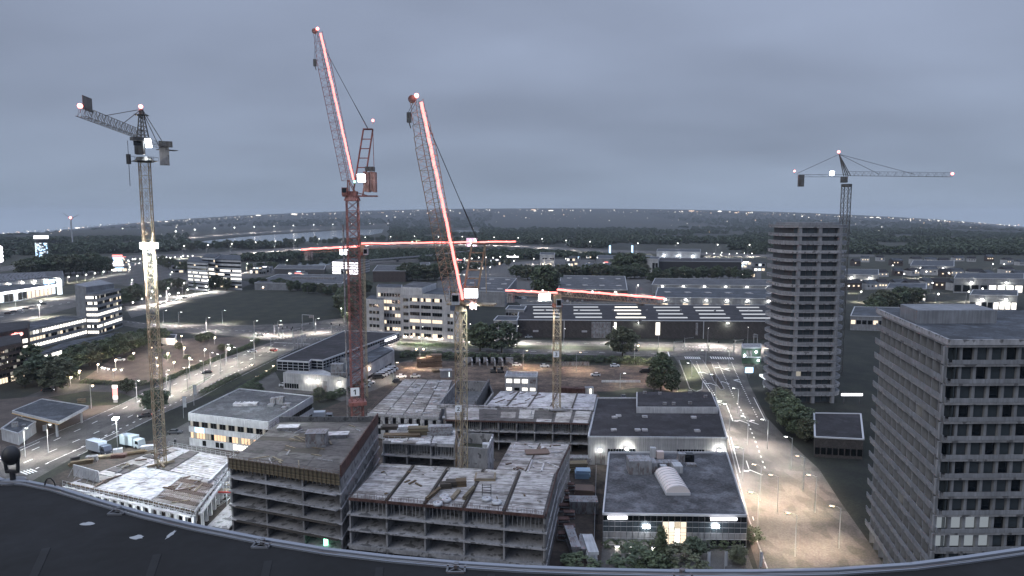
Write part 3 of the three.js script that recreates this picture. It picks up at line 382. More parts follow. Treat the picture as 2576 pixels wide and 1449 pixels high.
  // the bank of floodlights clamped round the mast that lights the deck below
  const fy = deep(353, 618, -p.z).y; for (let k = 0; k < 4; k++) { const a = turn + Math.PI / 4 + k * Math.PI / 2, q = V(p.x + Math.sin(a) * 1.75, fy, p.z + Math.cos(a) * 1.75); const f = mesh(t, 'floodlight', G().box(0, 0, 0, 1.8, 1.4, 0.3).build(), MT.lampCool); f.position.copy(q); f.rotation.y = a; const l = new THREE.SpotLight(new THREE.Color(0.92, 0.98, 1), 5600, 0, 1.05, 0.85); l.position.set(p.x + Math.sin(a) * 2.6, fy - 1.3, p.z + Math.cos(a) * 2.6); l.target.position.set(p.x + Math.sin(a) * 22, 0, p.z + Math.cos(a) * 22); l.castShadow = true; l.shadow.radius = 20; l.name = 'flood_beam'; t.add(l, l.target); }
  const ml = new THREE.PointLight(new THREE.Color(0.95, 0.98, 1), 1300); ml.position.set(p.x, fy - 1.6, p.z); ml.castShadow = true; ml.name = 'added_mast_lamp'; t.add(ml); const mb = mesh(t, 'added_mast_lamp', new THREE.SphereGeometry(0.22, 10, 8), MT.lampCool); mb.position.copy(ml.position);  // bulb and light added inside the mast to over-expose the lattice
}
function luffer(o) {
  const t = thing('tower_crane', o.label, 'crane', 'tower cranes'), p = at(...o.base).setY(0), z = -p.z, mat = o.mat, w = o.w; const top = deep(o.top[0], o.top[1], z).y; mast(t, p, o.y0 || 0, top, w, o.turn, mat, 3);
  mesh(t, 'slewing_ring', G().bar(V(p.x, top, p.z), V(p.x, top + 1.3, p.z), w * 0.75, 14, w * 0.62).build(), mat); mesh(t, 'machine_deck', G().box(p.x + 2.5, top + 1.5, p.z - 0.5, 11, 0.4, 3.2, o.deck).build(), mat);
  const foot = deep(o.foot[0], o.foot[1], z - 0.5), tip = deep(o.tip[0], o.tip[1], z + o.tipDepth), L = boom(t, 'boom_section', foot, tip, o.bw, o.bw, o.n, mat, false, 0.55);
  mesh(t, 'turret_frame', G().bar(V(p.x - 1.2, top + 1.4, p.z + 1.2), foot.clone().add(V(0, 0, 1)), 0.2).bar(V(p.x - 1.2, top + 1.4, p.z - 1.2), foot.clone().add(V(0, 0, -1)), 0.2).bar(V(p.x + 1.6, top + 1.4, p.z + 1.2), foot.clone().add(V(0, 0, 1)), 0.18).bar(V(p.x + 1.6, top + 1.4, p.z - 1.2), foot.clone().add(V(0, 0, -1)), 0.18).bar(V(p.x + 0.2, top + 3, p.z), V(p.x + 5, top + 1.6, p.z), 0.2).box(p.x, top + 2.2, p.z, w * 0.9, 1.6, w * 0.8).build(), mat);
  const af = deep(o.aframe[0], o.aframe[1], z), fr = G(), f0 = V(p.x + 0.2, top + 1.6, p.z), f1 = V(p.x + 3.4, top + 1.6, p.z), a0 = af.clone().add(V(-1.5, 0, 0)), a1 = af.clone().add(V(1.5, 0, 0)); fr.bar(f0, a0, 0.3); fr.bar(f1, a1, 0.3); for (let k = 2; k <= 7; k++) fr.bar(mixV(f0, a0, k / 7), mixV(f1, a1, k / 7), 0.2); fr.bar(a1, V(a1.x + 0.2, top + 4, p.z), 0.12); fr.bar(V(a1.x - 2.4, mixV(f1, a1, 0.4).y, p.z), V(a1.x - 2.2, top + 4, p.z), 0.1); mesh(t, 'a_frame', fr.build(), mat); mesh(t, 'a_frame_platform', G().box(af.x, af.y + 0.2, af.z, 3, 0.14, 2).build(), mat);
  const far = mixV(foot, tip, o.pend || 0.93).add(L.yy.clone().multiplyScalar(o.bw * 0.5)); mesh(t, 'boom_pendant', G().bar(af, far, 0.075).bar(af.clone().add(V(0.3, 0, 0.5)), mixV(af, far, 0.35).add(V(0.1, 0, 0.3)), 0.06).build(), MT.black);
  if (o.weight) { const [u0, v0, u1, v1] = o.weight, a = deep(u0, v0, z), b = deep(u1, v1, z), n = 4; for (let k = 0; k < n; k++) { const x = lerp(a.x, b.x, (k + 0.5) / n); mesh(t, 'counterweight_slab', G().box(x, (a.y + b.y) / 2 - (k % 2) * 0.2, p.z + (k % 2) * 0.3, (b.x - a.x) / n - 0.08, a.y - b.y, 2.6).build(), MT.ballastLitRed); } mesh(t, 'winch', G().box((a.x + b.x) / 2, a.y + 0.9, p.z, (b.x - a.x) * 0.7, 1.3, 2).build(), MT.craneGrey); }
  mesh(t, 'cab', G().box(p.x - w * 0.5, top + 2.9, p.z + 1.9, 1.7, 2.4, 2).build(), o.cabMat || mat); mesh(t, 'cab_window', G().box(p.x - w * 0.5, top + 3.2, p.z + 2.95, 1.4, 1.4, 0.08).build(), MT.glass);
  const hk = deep(o.hook[0], o.hook[1], z + o.tipDepth); mesh(t, 'hoist_rope', G().bar(tip.clone().add(V(-0.6, -0.3, 0)), V(hk.x - 0.2, hk.y, tip.z), 0.05).bar(tip.clone().add(V(0, -0.3, 0)), V(hk.x + 0.2, hk.y, tip.z), 0.05).build(), MT.black); mesh(t, 'hook_block', G().box(hk.x, hk.y - 0.9, tip.z, 0.9, 2, 0.6).bar(V(hk.x, hk.y - 1.9, tip.z), V(hk.x + 0.3, hk.y - 3, tip.z), 0.14).build(), MT.craneGrey);
  const sheave = new THREE.CylinderGeometry(0.8, 0.8, 0.3, 16); sheave.rotateX(Math.PI / 2); const sh = mesh(t, 'sheave', sheave, MT.craneGrey); sh.position.copy(tip).add(V(-0.9, 0.2, 0));
  ledStrip(t, foot.clone().add(V(o.bw * 0.6, 0, 0.4)), mixV(foot, tip, 0.99).add(V(o.bw * 0.3, 0, 0.4)), V(0, 0, 0), o.leds, o.cd); if (o.tipMark) markerLight(t, tip.clone().add(V(0, 0.9, 0)), 0.45); if (o.afMark) markerLight(t, deep(o.afMark[0], o.afMark[1], z), 0.42);
  const f = deep(o.flood[0], o.flood[1], z - 3); floodPanel(t, f, o.flood[2], o.flood[3], V(o.aim[0], 0, o.aim[1]), o.flood[4], 0.75); if (o.number) numberBoard(t, o.number[0], deep(o.number[1], o.number[2], z - w * 0.8), 0.25, o.number[3]); return { t, p, top };
}
{
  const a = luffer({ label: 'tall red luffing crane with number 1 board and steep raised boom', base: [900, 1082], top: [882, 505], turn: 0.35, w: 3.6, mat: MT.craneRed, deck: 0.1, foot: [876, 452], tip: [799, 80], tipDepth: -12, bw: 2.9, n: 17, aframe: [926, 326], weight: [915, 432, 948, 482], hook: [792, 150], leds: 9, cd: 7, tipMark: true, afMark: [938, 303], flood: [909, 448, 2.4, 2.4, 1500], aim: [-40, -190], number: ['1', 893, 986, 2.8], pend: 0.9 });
  const q = mesh(a.t, 'signal_light', new THREE.SphereGeometry(0.4, 10, 8), MT.green); q.position.copy(deep(892, 457, -a.p.z - 2.5));
  const pipe = mesh(a.t, 'riser_pipe', G().bar(V(a.p.x - 2.9, 0, a.p.z + 1), V(a.p.x - 2.9, deep(865, 565, -a.p.z).y, a.p.z + 1), 0.3, 8).build(), MT.galv);
  mesh(a.t, 'climbing_collar', G().box(a.p.x, 9.5, a.p.z, 5.6, 1.2, 5.6, 0.35).build(), MT.craneRed);
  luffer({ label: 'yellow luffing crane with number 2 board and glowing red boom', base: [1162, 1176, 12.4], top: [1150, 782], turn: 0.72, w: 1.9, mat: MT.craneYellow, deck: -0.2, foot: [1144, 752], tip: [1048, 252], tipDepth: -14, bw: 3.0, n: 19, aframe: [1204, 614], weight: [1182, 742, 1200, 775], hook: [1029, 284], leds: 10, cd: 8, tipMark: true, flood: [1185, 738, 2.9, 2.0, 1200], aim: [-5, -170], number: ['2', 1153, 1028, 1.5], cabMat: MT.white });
}
function flatTop(o) {
  const t = thing('tower_crane', o.label, 'crane', 'tower cranes'), p = at(...o.base).setY(0), z = -p.z, top = deep(o.top[0], o.top[1], z).y, mat = o.mat; mast(t, p, 0, top, o.w, o.turn, mat, 3);
  mesh(t, 'slewing_ring', G().bar(V(p.x, top, p.z), V(p.x, top + 1.2, p.z), o.w * 0.8, 14, o.w * 0.7).build(), MT.craneOrange); mesh(t, 'tower_head', G().box(p.x, top + 2.6, p.z, o.w, 3, o.w, o.turn).build(), mat);
  const H = deep(o.top[0], o.jibV, z).y, root = V(p.x, H, p.z), tip = at(o.tip[0], o.tip[1], H), ctr = at(o.ctr[0], o.ctr[1], H); boom(t, 'jib_section', root, tip, 1.7, 1.6, o.n, mat, true); boom(t, 'counter_jib_section', root, ctr, 1.6, 0.9, 4, mat);
  const cw = mixV(root, ctr, 0.9); for (let k = 0; k < 3; k++) mesh(t, 'counterweight_slab', G().box(cw.x + k * 0.7 - 0.7, cw.y - 1.5, cw.z, 0.6, 3, 1.5, turnOf(root, ctr)).build(), MT.ballast);
  mesh(t, 'cab', G().box(p.x + o.cabSide * 1.9, top + 1.4, p.z + 1.2, 1.6, 2.4, 2).build(), MT.white); mesh(t, 'cab_window', G().box(p.x + o.cabSide * 1.9, top + 1.6, p.z + 2.24, 1.3, 1.7, 0.08).build(), MT.glass);
  const tr = mixV(root, tip, 0.8); mesh(t, 'trolley', G().box(tr.x, tr.y - 0.5, tr.z, 2, 0.6, 1.6).build(), MT.craneGrey); mesh(t, 'hook_block', G().bar(V(tr.x, tr.y - 0.8, tr.z), V(tr.x, tr.y - 5, tr.z), 0.05).box(tr.x, tr.y - 5.6, tr.z, 0.8, 1.2, 0.5).build(), MT.craneGrey);
  ledStrip(t, root, tip, V(0, 1.9, 0), o.leds, o.cd); ledStrip(t, root, ctr, V(0, 0.9, 0), Math.max(2, Math.round(o.leds / 2)), o.cd); floodPanel(t, deep(o.flood[0], o.flood[1], z - 3), o.flood[2], o.flood[3], V(o.aim[0], 0, o.aim[1]), o.flood[4], 0.8);
  if (o.number) numberBoard(t, o.number[0], deep(o.number[1], o.number[2], z - o.w), 0.1, o.number[3]); return { t, p, top };
}
{
  const c = flatTop({ label: 'low yellow flat-top crane with number 3 board and glowing red jib', base: [1400, 1034, 9], top: [1398, 772], jibV: 744, turn: 0.1, w: 2.2, mat: MT.craneYellow, tip: [1670, 767], ctr: [1272, 737], n: 13, cabSide: 0.2, leds: 6, cd: 8, flood: [1370, 748, 3.6, 2.0, 1500], aim: [20, -215], number: ['3', 1399, 891, 1.9] });
  const q = c.p; mesh(c.t, 'base_collar', G().box(q.x, 9.8, q.z, 5.5, 0.5, 3.2).build(), MT.concretePale);
  flatTop({ label: 'flat-top crane hidden behind the red mast with one long level red jib', base: [918, 1000], top: [893, 642], jibV: 625, turn: 0.5, w: 1.9, mat: MT.craneYellow, tip: [1297, 619], ctr: [760, 634], n: 18, cabSide: 1, leds: 8, cd: 8, flood: [866, 634, 3.2, 2.0, 700], aim: [-40, -260] });
}
{ // hammerhead crane beyond the residential tower
  const t = thing('tower_crane', 'grey hammerhead crane rising behind the rounded residential tower', 'crane', 'tower cranes'), p = deep(2118, 700, 300); p.y = 0; const top = deep(2118, 470, 300).y; mast(t, p, 0, top, 3.0, 0.7, MT.craneGrey, 4);
  const H = deep(2112, 442, 300).y, root = V(p.x, H, p.z), tip = deep(2393, 445, 303), ctr = deep(2004, 442, 298); boom(t, 'jib_section', root, tip, 1.8, 1.9, 13, MT.craneGrey, true); boom(t, 'counter_jib_section', root, ctr, 1.7, 1, 4, MT.craneGrey); const apex = deep(2111, 388, 300); mesh(t, 'apex_tower', G().bar(V(p.x - 1, H, p.z + 1), apex, 0.22).bar(V(p.x + 1, H, p.z - 1), apex, 0.22).bar(V(p.x - 1, H, p.z - 1), apex, 0.2).bar(V(p.x + 1, H, p.z + 1), apex, 0.2).build(), MT.craneGrey);
  for (const q of [mixV(root, tip, 0.65), mixV(root, tip, 0.3), ctr]) mesh(t, 'tie_bar', G().bar(apex, q.clone().add(V(0, 0.9, 0)), 0.1).build(), MT.craneGrey); mesh(t, 'cab', G().box(p.x - 2, H - 1.8, p.z + 1.6, 2.2, 2.6, 2.2).build(), MT.craneGrey); mesh(t, 'counterweight', G().box(ctr.x + 2, ctr.y - 2.2, ctr.z, 2.2, 5, 1.6).build(), MT.craneGrey); mesh(t, 'slewing_ring', G().bar(V(p.x, top, p.z), V(p.x, top + 1.2, p.z), 2.2, 14).build(), MT.craneGrey);
  markerLight(t, deep(2110, 382, 300), 0.6); markerLight(t, tip.clone().add(V(0.4, 1.4, 0)), 0.6); markerLight(t, ctr.clone().add(V(-1, 2, 0)), 0.45); floodPanel(t, deep(2093, 436, 297), 1.8, 1.8, V(p.x, 0, p.z + 30), 500, 0.7);
}

// ================================================================ the concrete frames under construction
function deckPanels(t, Q, y, nb, np, mats, o = {}) { // precast planks bay by bay, with open joints
  const gap = o.gap ?? 0.01, th = o.th ?? 0.16; for (let b = 0; b < nb; b++) { const s0 = b / nb + (o.beam ?? 0.012), s1 = (b + 1) / nb - (o.beam ?? 0.012); for (let k = 0; k < np; k++) { const t0 = k / np + gap * 0.25, t1 = (k + 1) / np - gap * 0.25; if (o.skip && o.skip(b, k)) continue; const P = [quadAt(Q, s0, t0), quadAt(Q, s1, t0), quadAt(Q, s1, t1), quadAt(Q, s0, t1)]; mesh(t, 'deck_panel', G().prism(P, y, y + th + (hash2(b, k, 5) - 0.5) * 0.05).build(), mats[Math.floor(hash2(b, k, o.seed || 3) * mats.length)]); } }
}
function guardRail(t, a, b, y, n, mat = MT.scaffold, h = 1.2) { for (let i = 0; i <= n; i++) { const p = mix2(a, b, i / n); mesh(t, 'guard_post', G().bar(V(p.x, y, p.z), V(p.x, y + h, p.z), 0.045).build(), mat); } for (const k of [0.5, 0.98]) mesh(t, 'guard_rail', G().bar(V(a.x, y + h * k, a.z), V(b.x, y + h * k, b.z), 0.035).build(), mat); }
function props(t, Q, y0, y1, n, m, mat = MT.rebar) { const g = G(); for (let i = 0; i < n; i++) for (let j = 0; j < m; j++) { const p = quadAt(Q, (i + 0.3 + 0.4 * R()) / n, (j + 0.5) / m * 0.4 + 0.01); g.bar(V(p.x, y0, p.z), V(p.x, y1, p.z), 0.05, 3); } mesh(t, 'steel_props', g.build(), mat, 'stuff'); }
function rebarMat(t, Q, y, n, m, mat = MT.rebar, name = 'rebar_mesh') { const g = G(); for (let i = 0; i <= n; i++) { const a = quadAt(Q, i / n, 0), b = quadAt(Q, i / n, 1); g.bar(V(a.x, y, a.z), V(b.x, y, b.z), 0.05, 3); } for (let j = 0; j <= m; j++) { const a = quadAt(Q, 0, j / m), b = quadAt(Q, 1, j / m); g.bar(V(a.x, y + 0.05, a.z), V(b.x, y + 0.05, b.z), 0.05, 3); } mesh(t, name, g.build(), mat, 'stuff'); }
function concreteFrame(o) {
  const t = thing('concrete_frame', o.label, 'building frame', 'unfinished concrete frames'), Q = o.Q, { top, fh, n, nb } = o, th = 0.32;
  for (let k = 0; k <= n; k++) { const y = top - k * fh; if (y < 0.5) break; mesh(t, 'floor_slab', G().prism(k ? inset(Q, -0.35) : Q, y - th, y).build(), k ? MT.concretePale : (o.topMat || MT.deckDark)); }
  for (let k = 0; k < n; k++) { const y1 = top - k * fh - th, y0 = Math.max(0, top - (k + 1) * fh); for (let b = 0; b <= nb; b++) { const s = clamp(b / nb, 0.004, 0.996), a = quadAt(Q, s, 0.006), c = quadAt(Q, s, o.depth || 0.98), wl = mesh(t, 'cross_wall', G().wall(a, c, 0.34, y0, y1).build(), MT.concrete); } const a = quadAt(Q, 0.01, o.back || 0.3), c = quadAt(Q, 0.99, o.back || 0.3); mesh(t, 'core_wall', G().wall(a, c, 0.25, y0, y1).build(), MT.concreteDark); }
  if (o.panels) deckPanels(t, Q, top + 0.004, nb, o.np, o.mats, o);
  const F = o.edge || MT.rust; for (let b = 0; b < nb; b++) { const a = quadAt(Q, b / nb + 0.002, 0), c = quadAt(Q, (b + 1) / nb - 0.002, 0), m = outward(a, c); mesh(t, 'edge_formwork', G().wall(side(a, m, 0.2), side(c, m, 0.2), 0.12, top - o.edgeH * 0.6, top + o.edgeH * 0.4).build(), F); }
  if (o.sideEdge) { for (let k = 0; k < 6; k++) { const a = quadAt(Q, 1, k / 6 + 0.002), c = quadAt(Q, 1, (k + 1) / 6 - 0.002), m = outward(a, c); mesh(t, 'edge_formwork', G().wall(side(a, m, 0.2), side(c, m, 0.2), 0.12, top - 0.3, top + 0.25).build(), F); } }
  if (o.beams) for (let b = 1; b < nb; b++) { const a = quadAt(Q, b / nb, 0.01), c = quadAt(Q, b / nb, 0.99); mesh(t, 'beam_rebar', G().wall(a, c, 0.3, top, top + 0.34).build(), MT.deckWood); }
  props(t, Q, top - fh, top - th, nb * 9, 3, MT.scaffold); return t;
}
// rubble, boards and stacks lying about on decks: each its own thing
function stack(u, v, h0, w, h, d, turn, mat, name, label, cat, group, n = 4) { const t = thing(name, label, cat, group), p = at(u, v, h0); for (let k = 0; k < n; k++) mesh(t, n > 1 ? 'layer' : 'body', G().box(p.x + rr(-0.05, 0.05) * w, h0 + h * (k + 0.5) / n, p.z + rr(-0.04, 0.04) * d, w * rr(0.94, 1), h / n - 0.02, d * rr(0.94, 1), turn + rr(-0.03, 0.03)).build(), mat); return t; }

// --- front frame
const Q3 = quadPx([[877, 1253], [1371, 1298], [1399, 1192], [955, 1167]], 13);
const f3 = concreteFrame({ label: 'nearest grey concrete frame of five open bays with ribbed plank deck', Q: Q3, top: 13, fh: 3.3, n: 4, nb: 5, np: 22, panels: true, mats: [MT.deckA, MT.deckB, MT.deckB, MT.deckA, MT.deckC], edge: MT.rust, edgeH: 0.6, sideEdge: true, beams: true, back: 0.28, seed: 8 });
{ const a = quadAt(Q3, 1.002, 0), b = quadAt(Q3, 1.002, 0.99); mesh(f3, 'gable_wall', G().wall(a, b, 0.3, 0, 12.6).build(), MT.concreteDark); const g = G(); for (let k = 0; k < 90; k++) { const p = quadAt(Q3, (k + R()) / 90, 0.012); g.bar(V(p.x, 13, p.z), V(p.x, 13 + rr(0.5, 1.1), p.z), 0.035, 3); } mesh(f3, 'rebar_starters', g.build(), MT.rust, 'stuff'); guardRail(f3, quadAt(Q3, 0, 0.01), quadAt(Q3, 1, 0.01), 13.1, 22, MT.rust, 1.1); mesh(f3, 'ground_beam', G().wall(side(Q3[0], { x: 0, z: 1 }, 0.3), side(Q3[1], { x: 0, z: 1 }, 0.3), 0.5, 2.4, 3.3).build(), MT.concrete);
  for (let k = 0; k < 11; k++) { const p = quadAt(Q3, 0.06 + k * 0.088, -0.004); mesh(f3, 'steel_mullion', G().bar(V(p.x, 0, p.z), V(p.x, 2.5, p.z), 0.09).build(), MT.timberPale); } }
// --- middle tall frame
const Q2 = quadPx([[577, 1161], [856, 1203], [951, 1063], [703, 1063]], 17);
const f2 = concreteFrame({ label: 'dark high frame with tan formwork belt and littered brown deck', Q: Q2, top: 17, fh: 3.2, n: 5, nb: 3, np: 10, panels: true, mats: [MT.deckDark, MT.deckWood, MT.deckDark, MT.deckBrown], edge: MT.ply, edgeH: 2.4, beams: false, back: 0.34, seed: 4, gap: 0.004, beam: 0.002 });
{ for (let k = 0; k < 26; k++) { const a = quadAt(Q2, k / 26, -0.004), m = outward(Q2[0], Q2[1]), q = side(a, m, 0.3); mesh(f2, 'formwork_rib', G().bar(V(q.x, 15.2, q.z), V(q.x, 18.2, q.z), 0.09).build(), MT.timber); }
  for (let k = 0; k < 5; k++) { const a = quadAt(Q2, 1.0, k / 5 + 0.01), b = quadAt(Q2, 1.0, (k + 1) / 5 - 0.005); mesh(f2, 'parapet_formwork', G().wall(a, b, 0.3, 17.2, 19.6).build(), MT.rust); mesh(f2, 'side_wall', G().wall(quadAt(Q2, 0.995, k / 5 + 0.002), quadAt(Q2, 0.995, (k + 1) / 5 - 0.002), 0.3, 10, 16.6).build(), k % 2 ? MT.concretePale : MT.concrete); }
  for (let k = 0; k < 5; k++) mesh(f2, 'back_formwork', G().wall(quadAt(Q2, k / 5, 1), quadAt(Q2, (k + 1) / 5 - 0.004, 1), 0.25, 17, 18.6).build(), MT.concreteDark); guardRail(f2, quadAt(Q2, 0, 0), quadAt(Q2, 0, 1), 17, 12, MT.rebar); guardRail(f2, quadAt(Q2, 0, -0.02), quadAt(Q2, 1, -0.02), 17.4, 20, MT.rebar, 1.3);
  const ba = quadAt(Q2, 0.06, -0.03), bb = quadAt(Q2, 0.98, -0.03); for (let k = 1; k < 5; k++) { mesh(f2, 'edge_platform', G().wall(ba, bb, 0.7, 17 - 3.2 * k - 0.1, 17 - 3.2 * k + 0.02).build(), k > 2 ? MT.deckWood : MT.concretePale); } }
{ const p = at(798, 1120, 17); const t = thing('site_cabinet', 'pale steel cabinet standing on the littered brown deck', 'cabinet'); mesh(t, 'body', G().box(p.x, 18.6, p.z, 4.6, 3.2, 3.6, 0.1).build(), MT.galv); mesh(t, 'roof', G().box(p.x, 20.3, p.z, 4.9, 0.18, 3.9, 0.1).build(), MT.steel); for (const s of [-1, 1]) mesh(t, 'door', G().box(p.x + s * 1.05 + 0.18, 18.5, p.z + 1.82, 1.9, 2.7, 0.08, 0.1).build(), MT.galv); }
for (let k = 0; k < 26; k++) { const s = rr(0.08, 0.92), d = rr(0.08, 0.9), p = quadAt(Q2, s, d), t = thing('timber_board', 'loose plank lying on the littered brown deck', 'plank', 'loose planks on the high brown deck'); mesh(t, 'plank', G().box(p.x, 17.3, p.z, rr(1.5, 4.5), 0.14, rr(0.2, 0.5), rr(0, 3)).build(), k % 3 ? MT.timberPale : MT.galv); }
for (const [u, v, nm] of [[735, 1077, 'left'], [985, 1070, 'right']]) { }
{ const lid = (u, v, label) => { const p = at(u, v, 17.2), t = thing('skip_cover', label, 'cover'); mesh(t, 'lid', G().box(p.x, 17.9, p.z, 5.2, 0.3, 3, 0.1).build(), MT.deckWhite); mesh(t, 'box', G().box(p.x, 17.5, p.z, 4.8, 0.55, 2.7, 0.1).build(), MT.galv); }; lid(726, 1080, 'pale lidded tub at the back left of the brown deck'); lid(850, 1098, 'pale lidded tub at the back right of the brown deck'); }
// --- frame with stored material on its deck
const Q4 = quadPx([[963, 1110], [1144, 1120], [1152, 1084], [985, 1078]], 16.5);
const f4 = concreteFrame({ label: 'middle frame with white deck full of stacked material', Q: Q4, top: 16.5, fh: 3.2, n: 5, nb: 3, np: 3, panels: true, mats: [MT.deckWhite, MT.deckWhite, MT.deckA], edge: MT.concretePale, edgeH: 0.8, back: 0.4, seed: 6 });
guardRail(f4, Q4[0], Q4[1], 16.7, 12);
stack(1010, 1098, 16.7, 9, 0.7, 2, 0.05, MT.timber, 'timber_stack', 'flat brown timber stack at the left of the white deck', 'timber stack'); stack(1062, 1092, 16.7, 7, 1.8, 2.6, 0.05, MT.ply, 'timber_stack', 'olive timber stack at the middle of the white deck', 'timber stack', undefined, 5); stack(1108, 1092, 16.7, 6, 2.2, 2.4, 0.05, MT.galv, 'formwork_stack', 'grey stack of formwork panels beside the yellow mast', 'panel stack', undefined, 7); stack(1025, 1082, 16.7, 5, 1.2, 2, 0.1, MT.white, 'panel_stack', 'white wrapped panels at the back of the white deck', 'panel stack', undefined, 4); stack(995, 1078, 16.7, 7, 0.9, 2.4, 0.1, MT.deckWood, 'timber_stack', 'dark brown board heap in the back corner of the white deck', 'timber stack');
for (const [u, v] of [[1002, 1113], [1032, 1114], [1065, 1116]]) stack(u, v, 16.7, 3.6, 0.35, 1.6, 0.05, u === 1032 ? MT.deckC : MT.deckWhite, 'wall_panel', ({ 1002: 'left', 1032: 'grey middle', 1065: 'right' })[u] + ' flat panel of the three lying along the white deck edge', 'panel', 'flat panels along the deck edge', 1);
// stair core box beside crane two
{ const Q = quadPx([[1152, 1123], [1226, 1128], [1240, 1092], [1165, 1088]], 16.8), t = thing('stair_core', 'square concrete stair core with dark opening beside the yellow mast', 'stair core'); for (let i = 0; i < 4; i++) mesh(t, 'core_wall', G().wall(Q[i], Q[(i + 1) % 4], 0.4, 0, 16.8).build(), i === 1 ? MT.concretePale : MT.concrete); mesh(t, 'landing', G().prism(inset(Q, 0.4), 14, 14.3).build(), MT.grassDark); for (let k = 0; k < 3; k++) mesh(t, 'floor_slab', G().prism(inset(Q, -0.4), 10 - k * 3.2, 10.3 - k * 3.2).build(), MT.concrete); const b = at(1222, 1106, 17); mesh(t, 'lift_frame', G().box(b.x, 15.5, b.z, 1.6, 1.2, 1.6).build(), MT.white); }
// --- lower plank deck behind the front frame
const Q3b = quadPx([[1246, 1184], [1398, 1193], [1433, 1119], [1286, 1114]], 11);
const f3b = concreteFrame({ label: 'low grey plank deck behind the front frame with white angle battens', Q: Q3b, top: 11, fh: 3.3, n: 3, nb: 2, np: 22, panels: true, mats: [MT.deckA, MT.deckB, MT.deckC], edge: MT.rust, edgeH: 0.5, sideEdge: true, beams: true, back: 0.5, seed: 14 });
for (const [a, b, l] of [[[1327, 1186], [1339, 1156], 'left'], [[1362, 1185], [1368, 1166], 'right'], [[1368, 1166], [1349, 1163], 'short'], [[1372, 1162], [1406, 1176], 'slanting']]) { const t = thing('batten', l + ' white batten lying on the low plank deck', 'batten'), p = at(...a, 11.4), q = at(...b, 11.4); mesh(t, 'batten', G().wall(p, q, 0.3, 11.25, 11.5).build(), MT.deckWhite); }
stack(1352, 1138, 11.3, 6, 0.3, 3.5, 0.1, MT.rebar, 'rebar_bundle', 'dark rebar cage lying on the low plank deck', 'rebar', undefined, 3);
// --- long back frame: left wing with punched windows
const Q5 = quadPx([[925, 1041], [1104, 1052], [1138, 957], [1017, 954]], 8.2);
const f5 = concreteFrame({ label: 'back wing with grey patched deck above a row of punched windows', Q: Q5, top: 8.2, fh: 3.2, n: 2, nb: 4, np: 18, panels: true, mats: [MT.deckB, MT.deckC, MT.deckC, MT.deckA], edge: MT.concretePale, edgeH: 0.9, back: 0.12, seed: 24, gap: 0.02 });
{ const a = Q5[0], b = Q5[1], n = 9, m = outward(a, b); for (let k = 0; k <= n; k++) { const p = side(mix2(a, b, k / n), m, 0.35); mesh(f5, 'pier', G().box(p.x, 4, p.z, 1.35, 7.0, 0.6, turnOf(a, b)).build(), MT.concretePale); } for (const y of [3.9, 0.6]) mesh(f5, 'spandrel', G().wall(side(a, m, 0.32), side(b, m, 0.32), 0.4, y, y + 1.1).build(), MT.concretePale); for (let r = 0; r < 2; r++) for (let k = 0; k < n; k++) { const p = side(mix2(a, b, (k + 0.5) / n), m, 0.12); mesh(f5, 'window', G().box(p.x, 6.2 - r * 3.3, p.z, dist2(a, b) / n - 1.3, 2.0, 0.08, turnOf(a, b)).build(), MT.glass); } guardRail(f5, Q5[0], Q5[1], 8.4, 14, MT.scaffold, 1.1); guardRail(f5, Q5[0], Q5[3], 8.4, 16, MT.rebar, 1.1); }
for (let k = 0; k < 22; k++) { const p = quadAt(Q5, rr(0.08, 0.92), rr(0.05, 0.95)), t = thing('timber_offcut', 'small pale offcut lying on the patched back deck', 'offcut', 'offcuts on the patched back deck'); mesh(t, 'piece', G().box(p.x, 8.6, p.z, rr(0.8, 3), 0.3, rr(0.3, 1.2), rr(0, 3)).build(), k % 3 ? MT.deckWhite : MT.deckC); }
// the enclosed courtyard walls
{ const t = thing('courtyard_walls', 'low concrete walls round the sunken court in the back wing', 'wall'), pts = [[1101, 1022], [1150, 960], [1228, 962], [1240, 990], [1215, 1028]]; const P = pts.map(([u, v]) => at(u, v, 9)); for (let i = 0; i + 1 < P.length; i++) mesh(t, 'wall', G().wall(P[i], P[i + 1], 0.5, 0, 9.4).build(), i === 2 ? MT.concreteDark : MT.concrete); mesh(t, 'wall', G().wall(at(1196, 1025, 9), at(1230, 967, 9), 0.6, 3, 11).build(), MT.concreteDark); mesh(t, 'parapet', G().wall(P[0], at(1250, 1031, 9), 0.5, 8.4, 9.3).build(), MT.deckWhite); mesh(t, 'court_floor', G().sheet([P[0], P[1], P[2], P[3], P[4]], 5.5).build(), MT.concreteDark); }
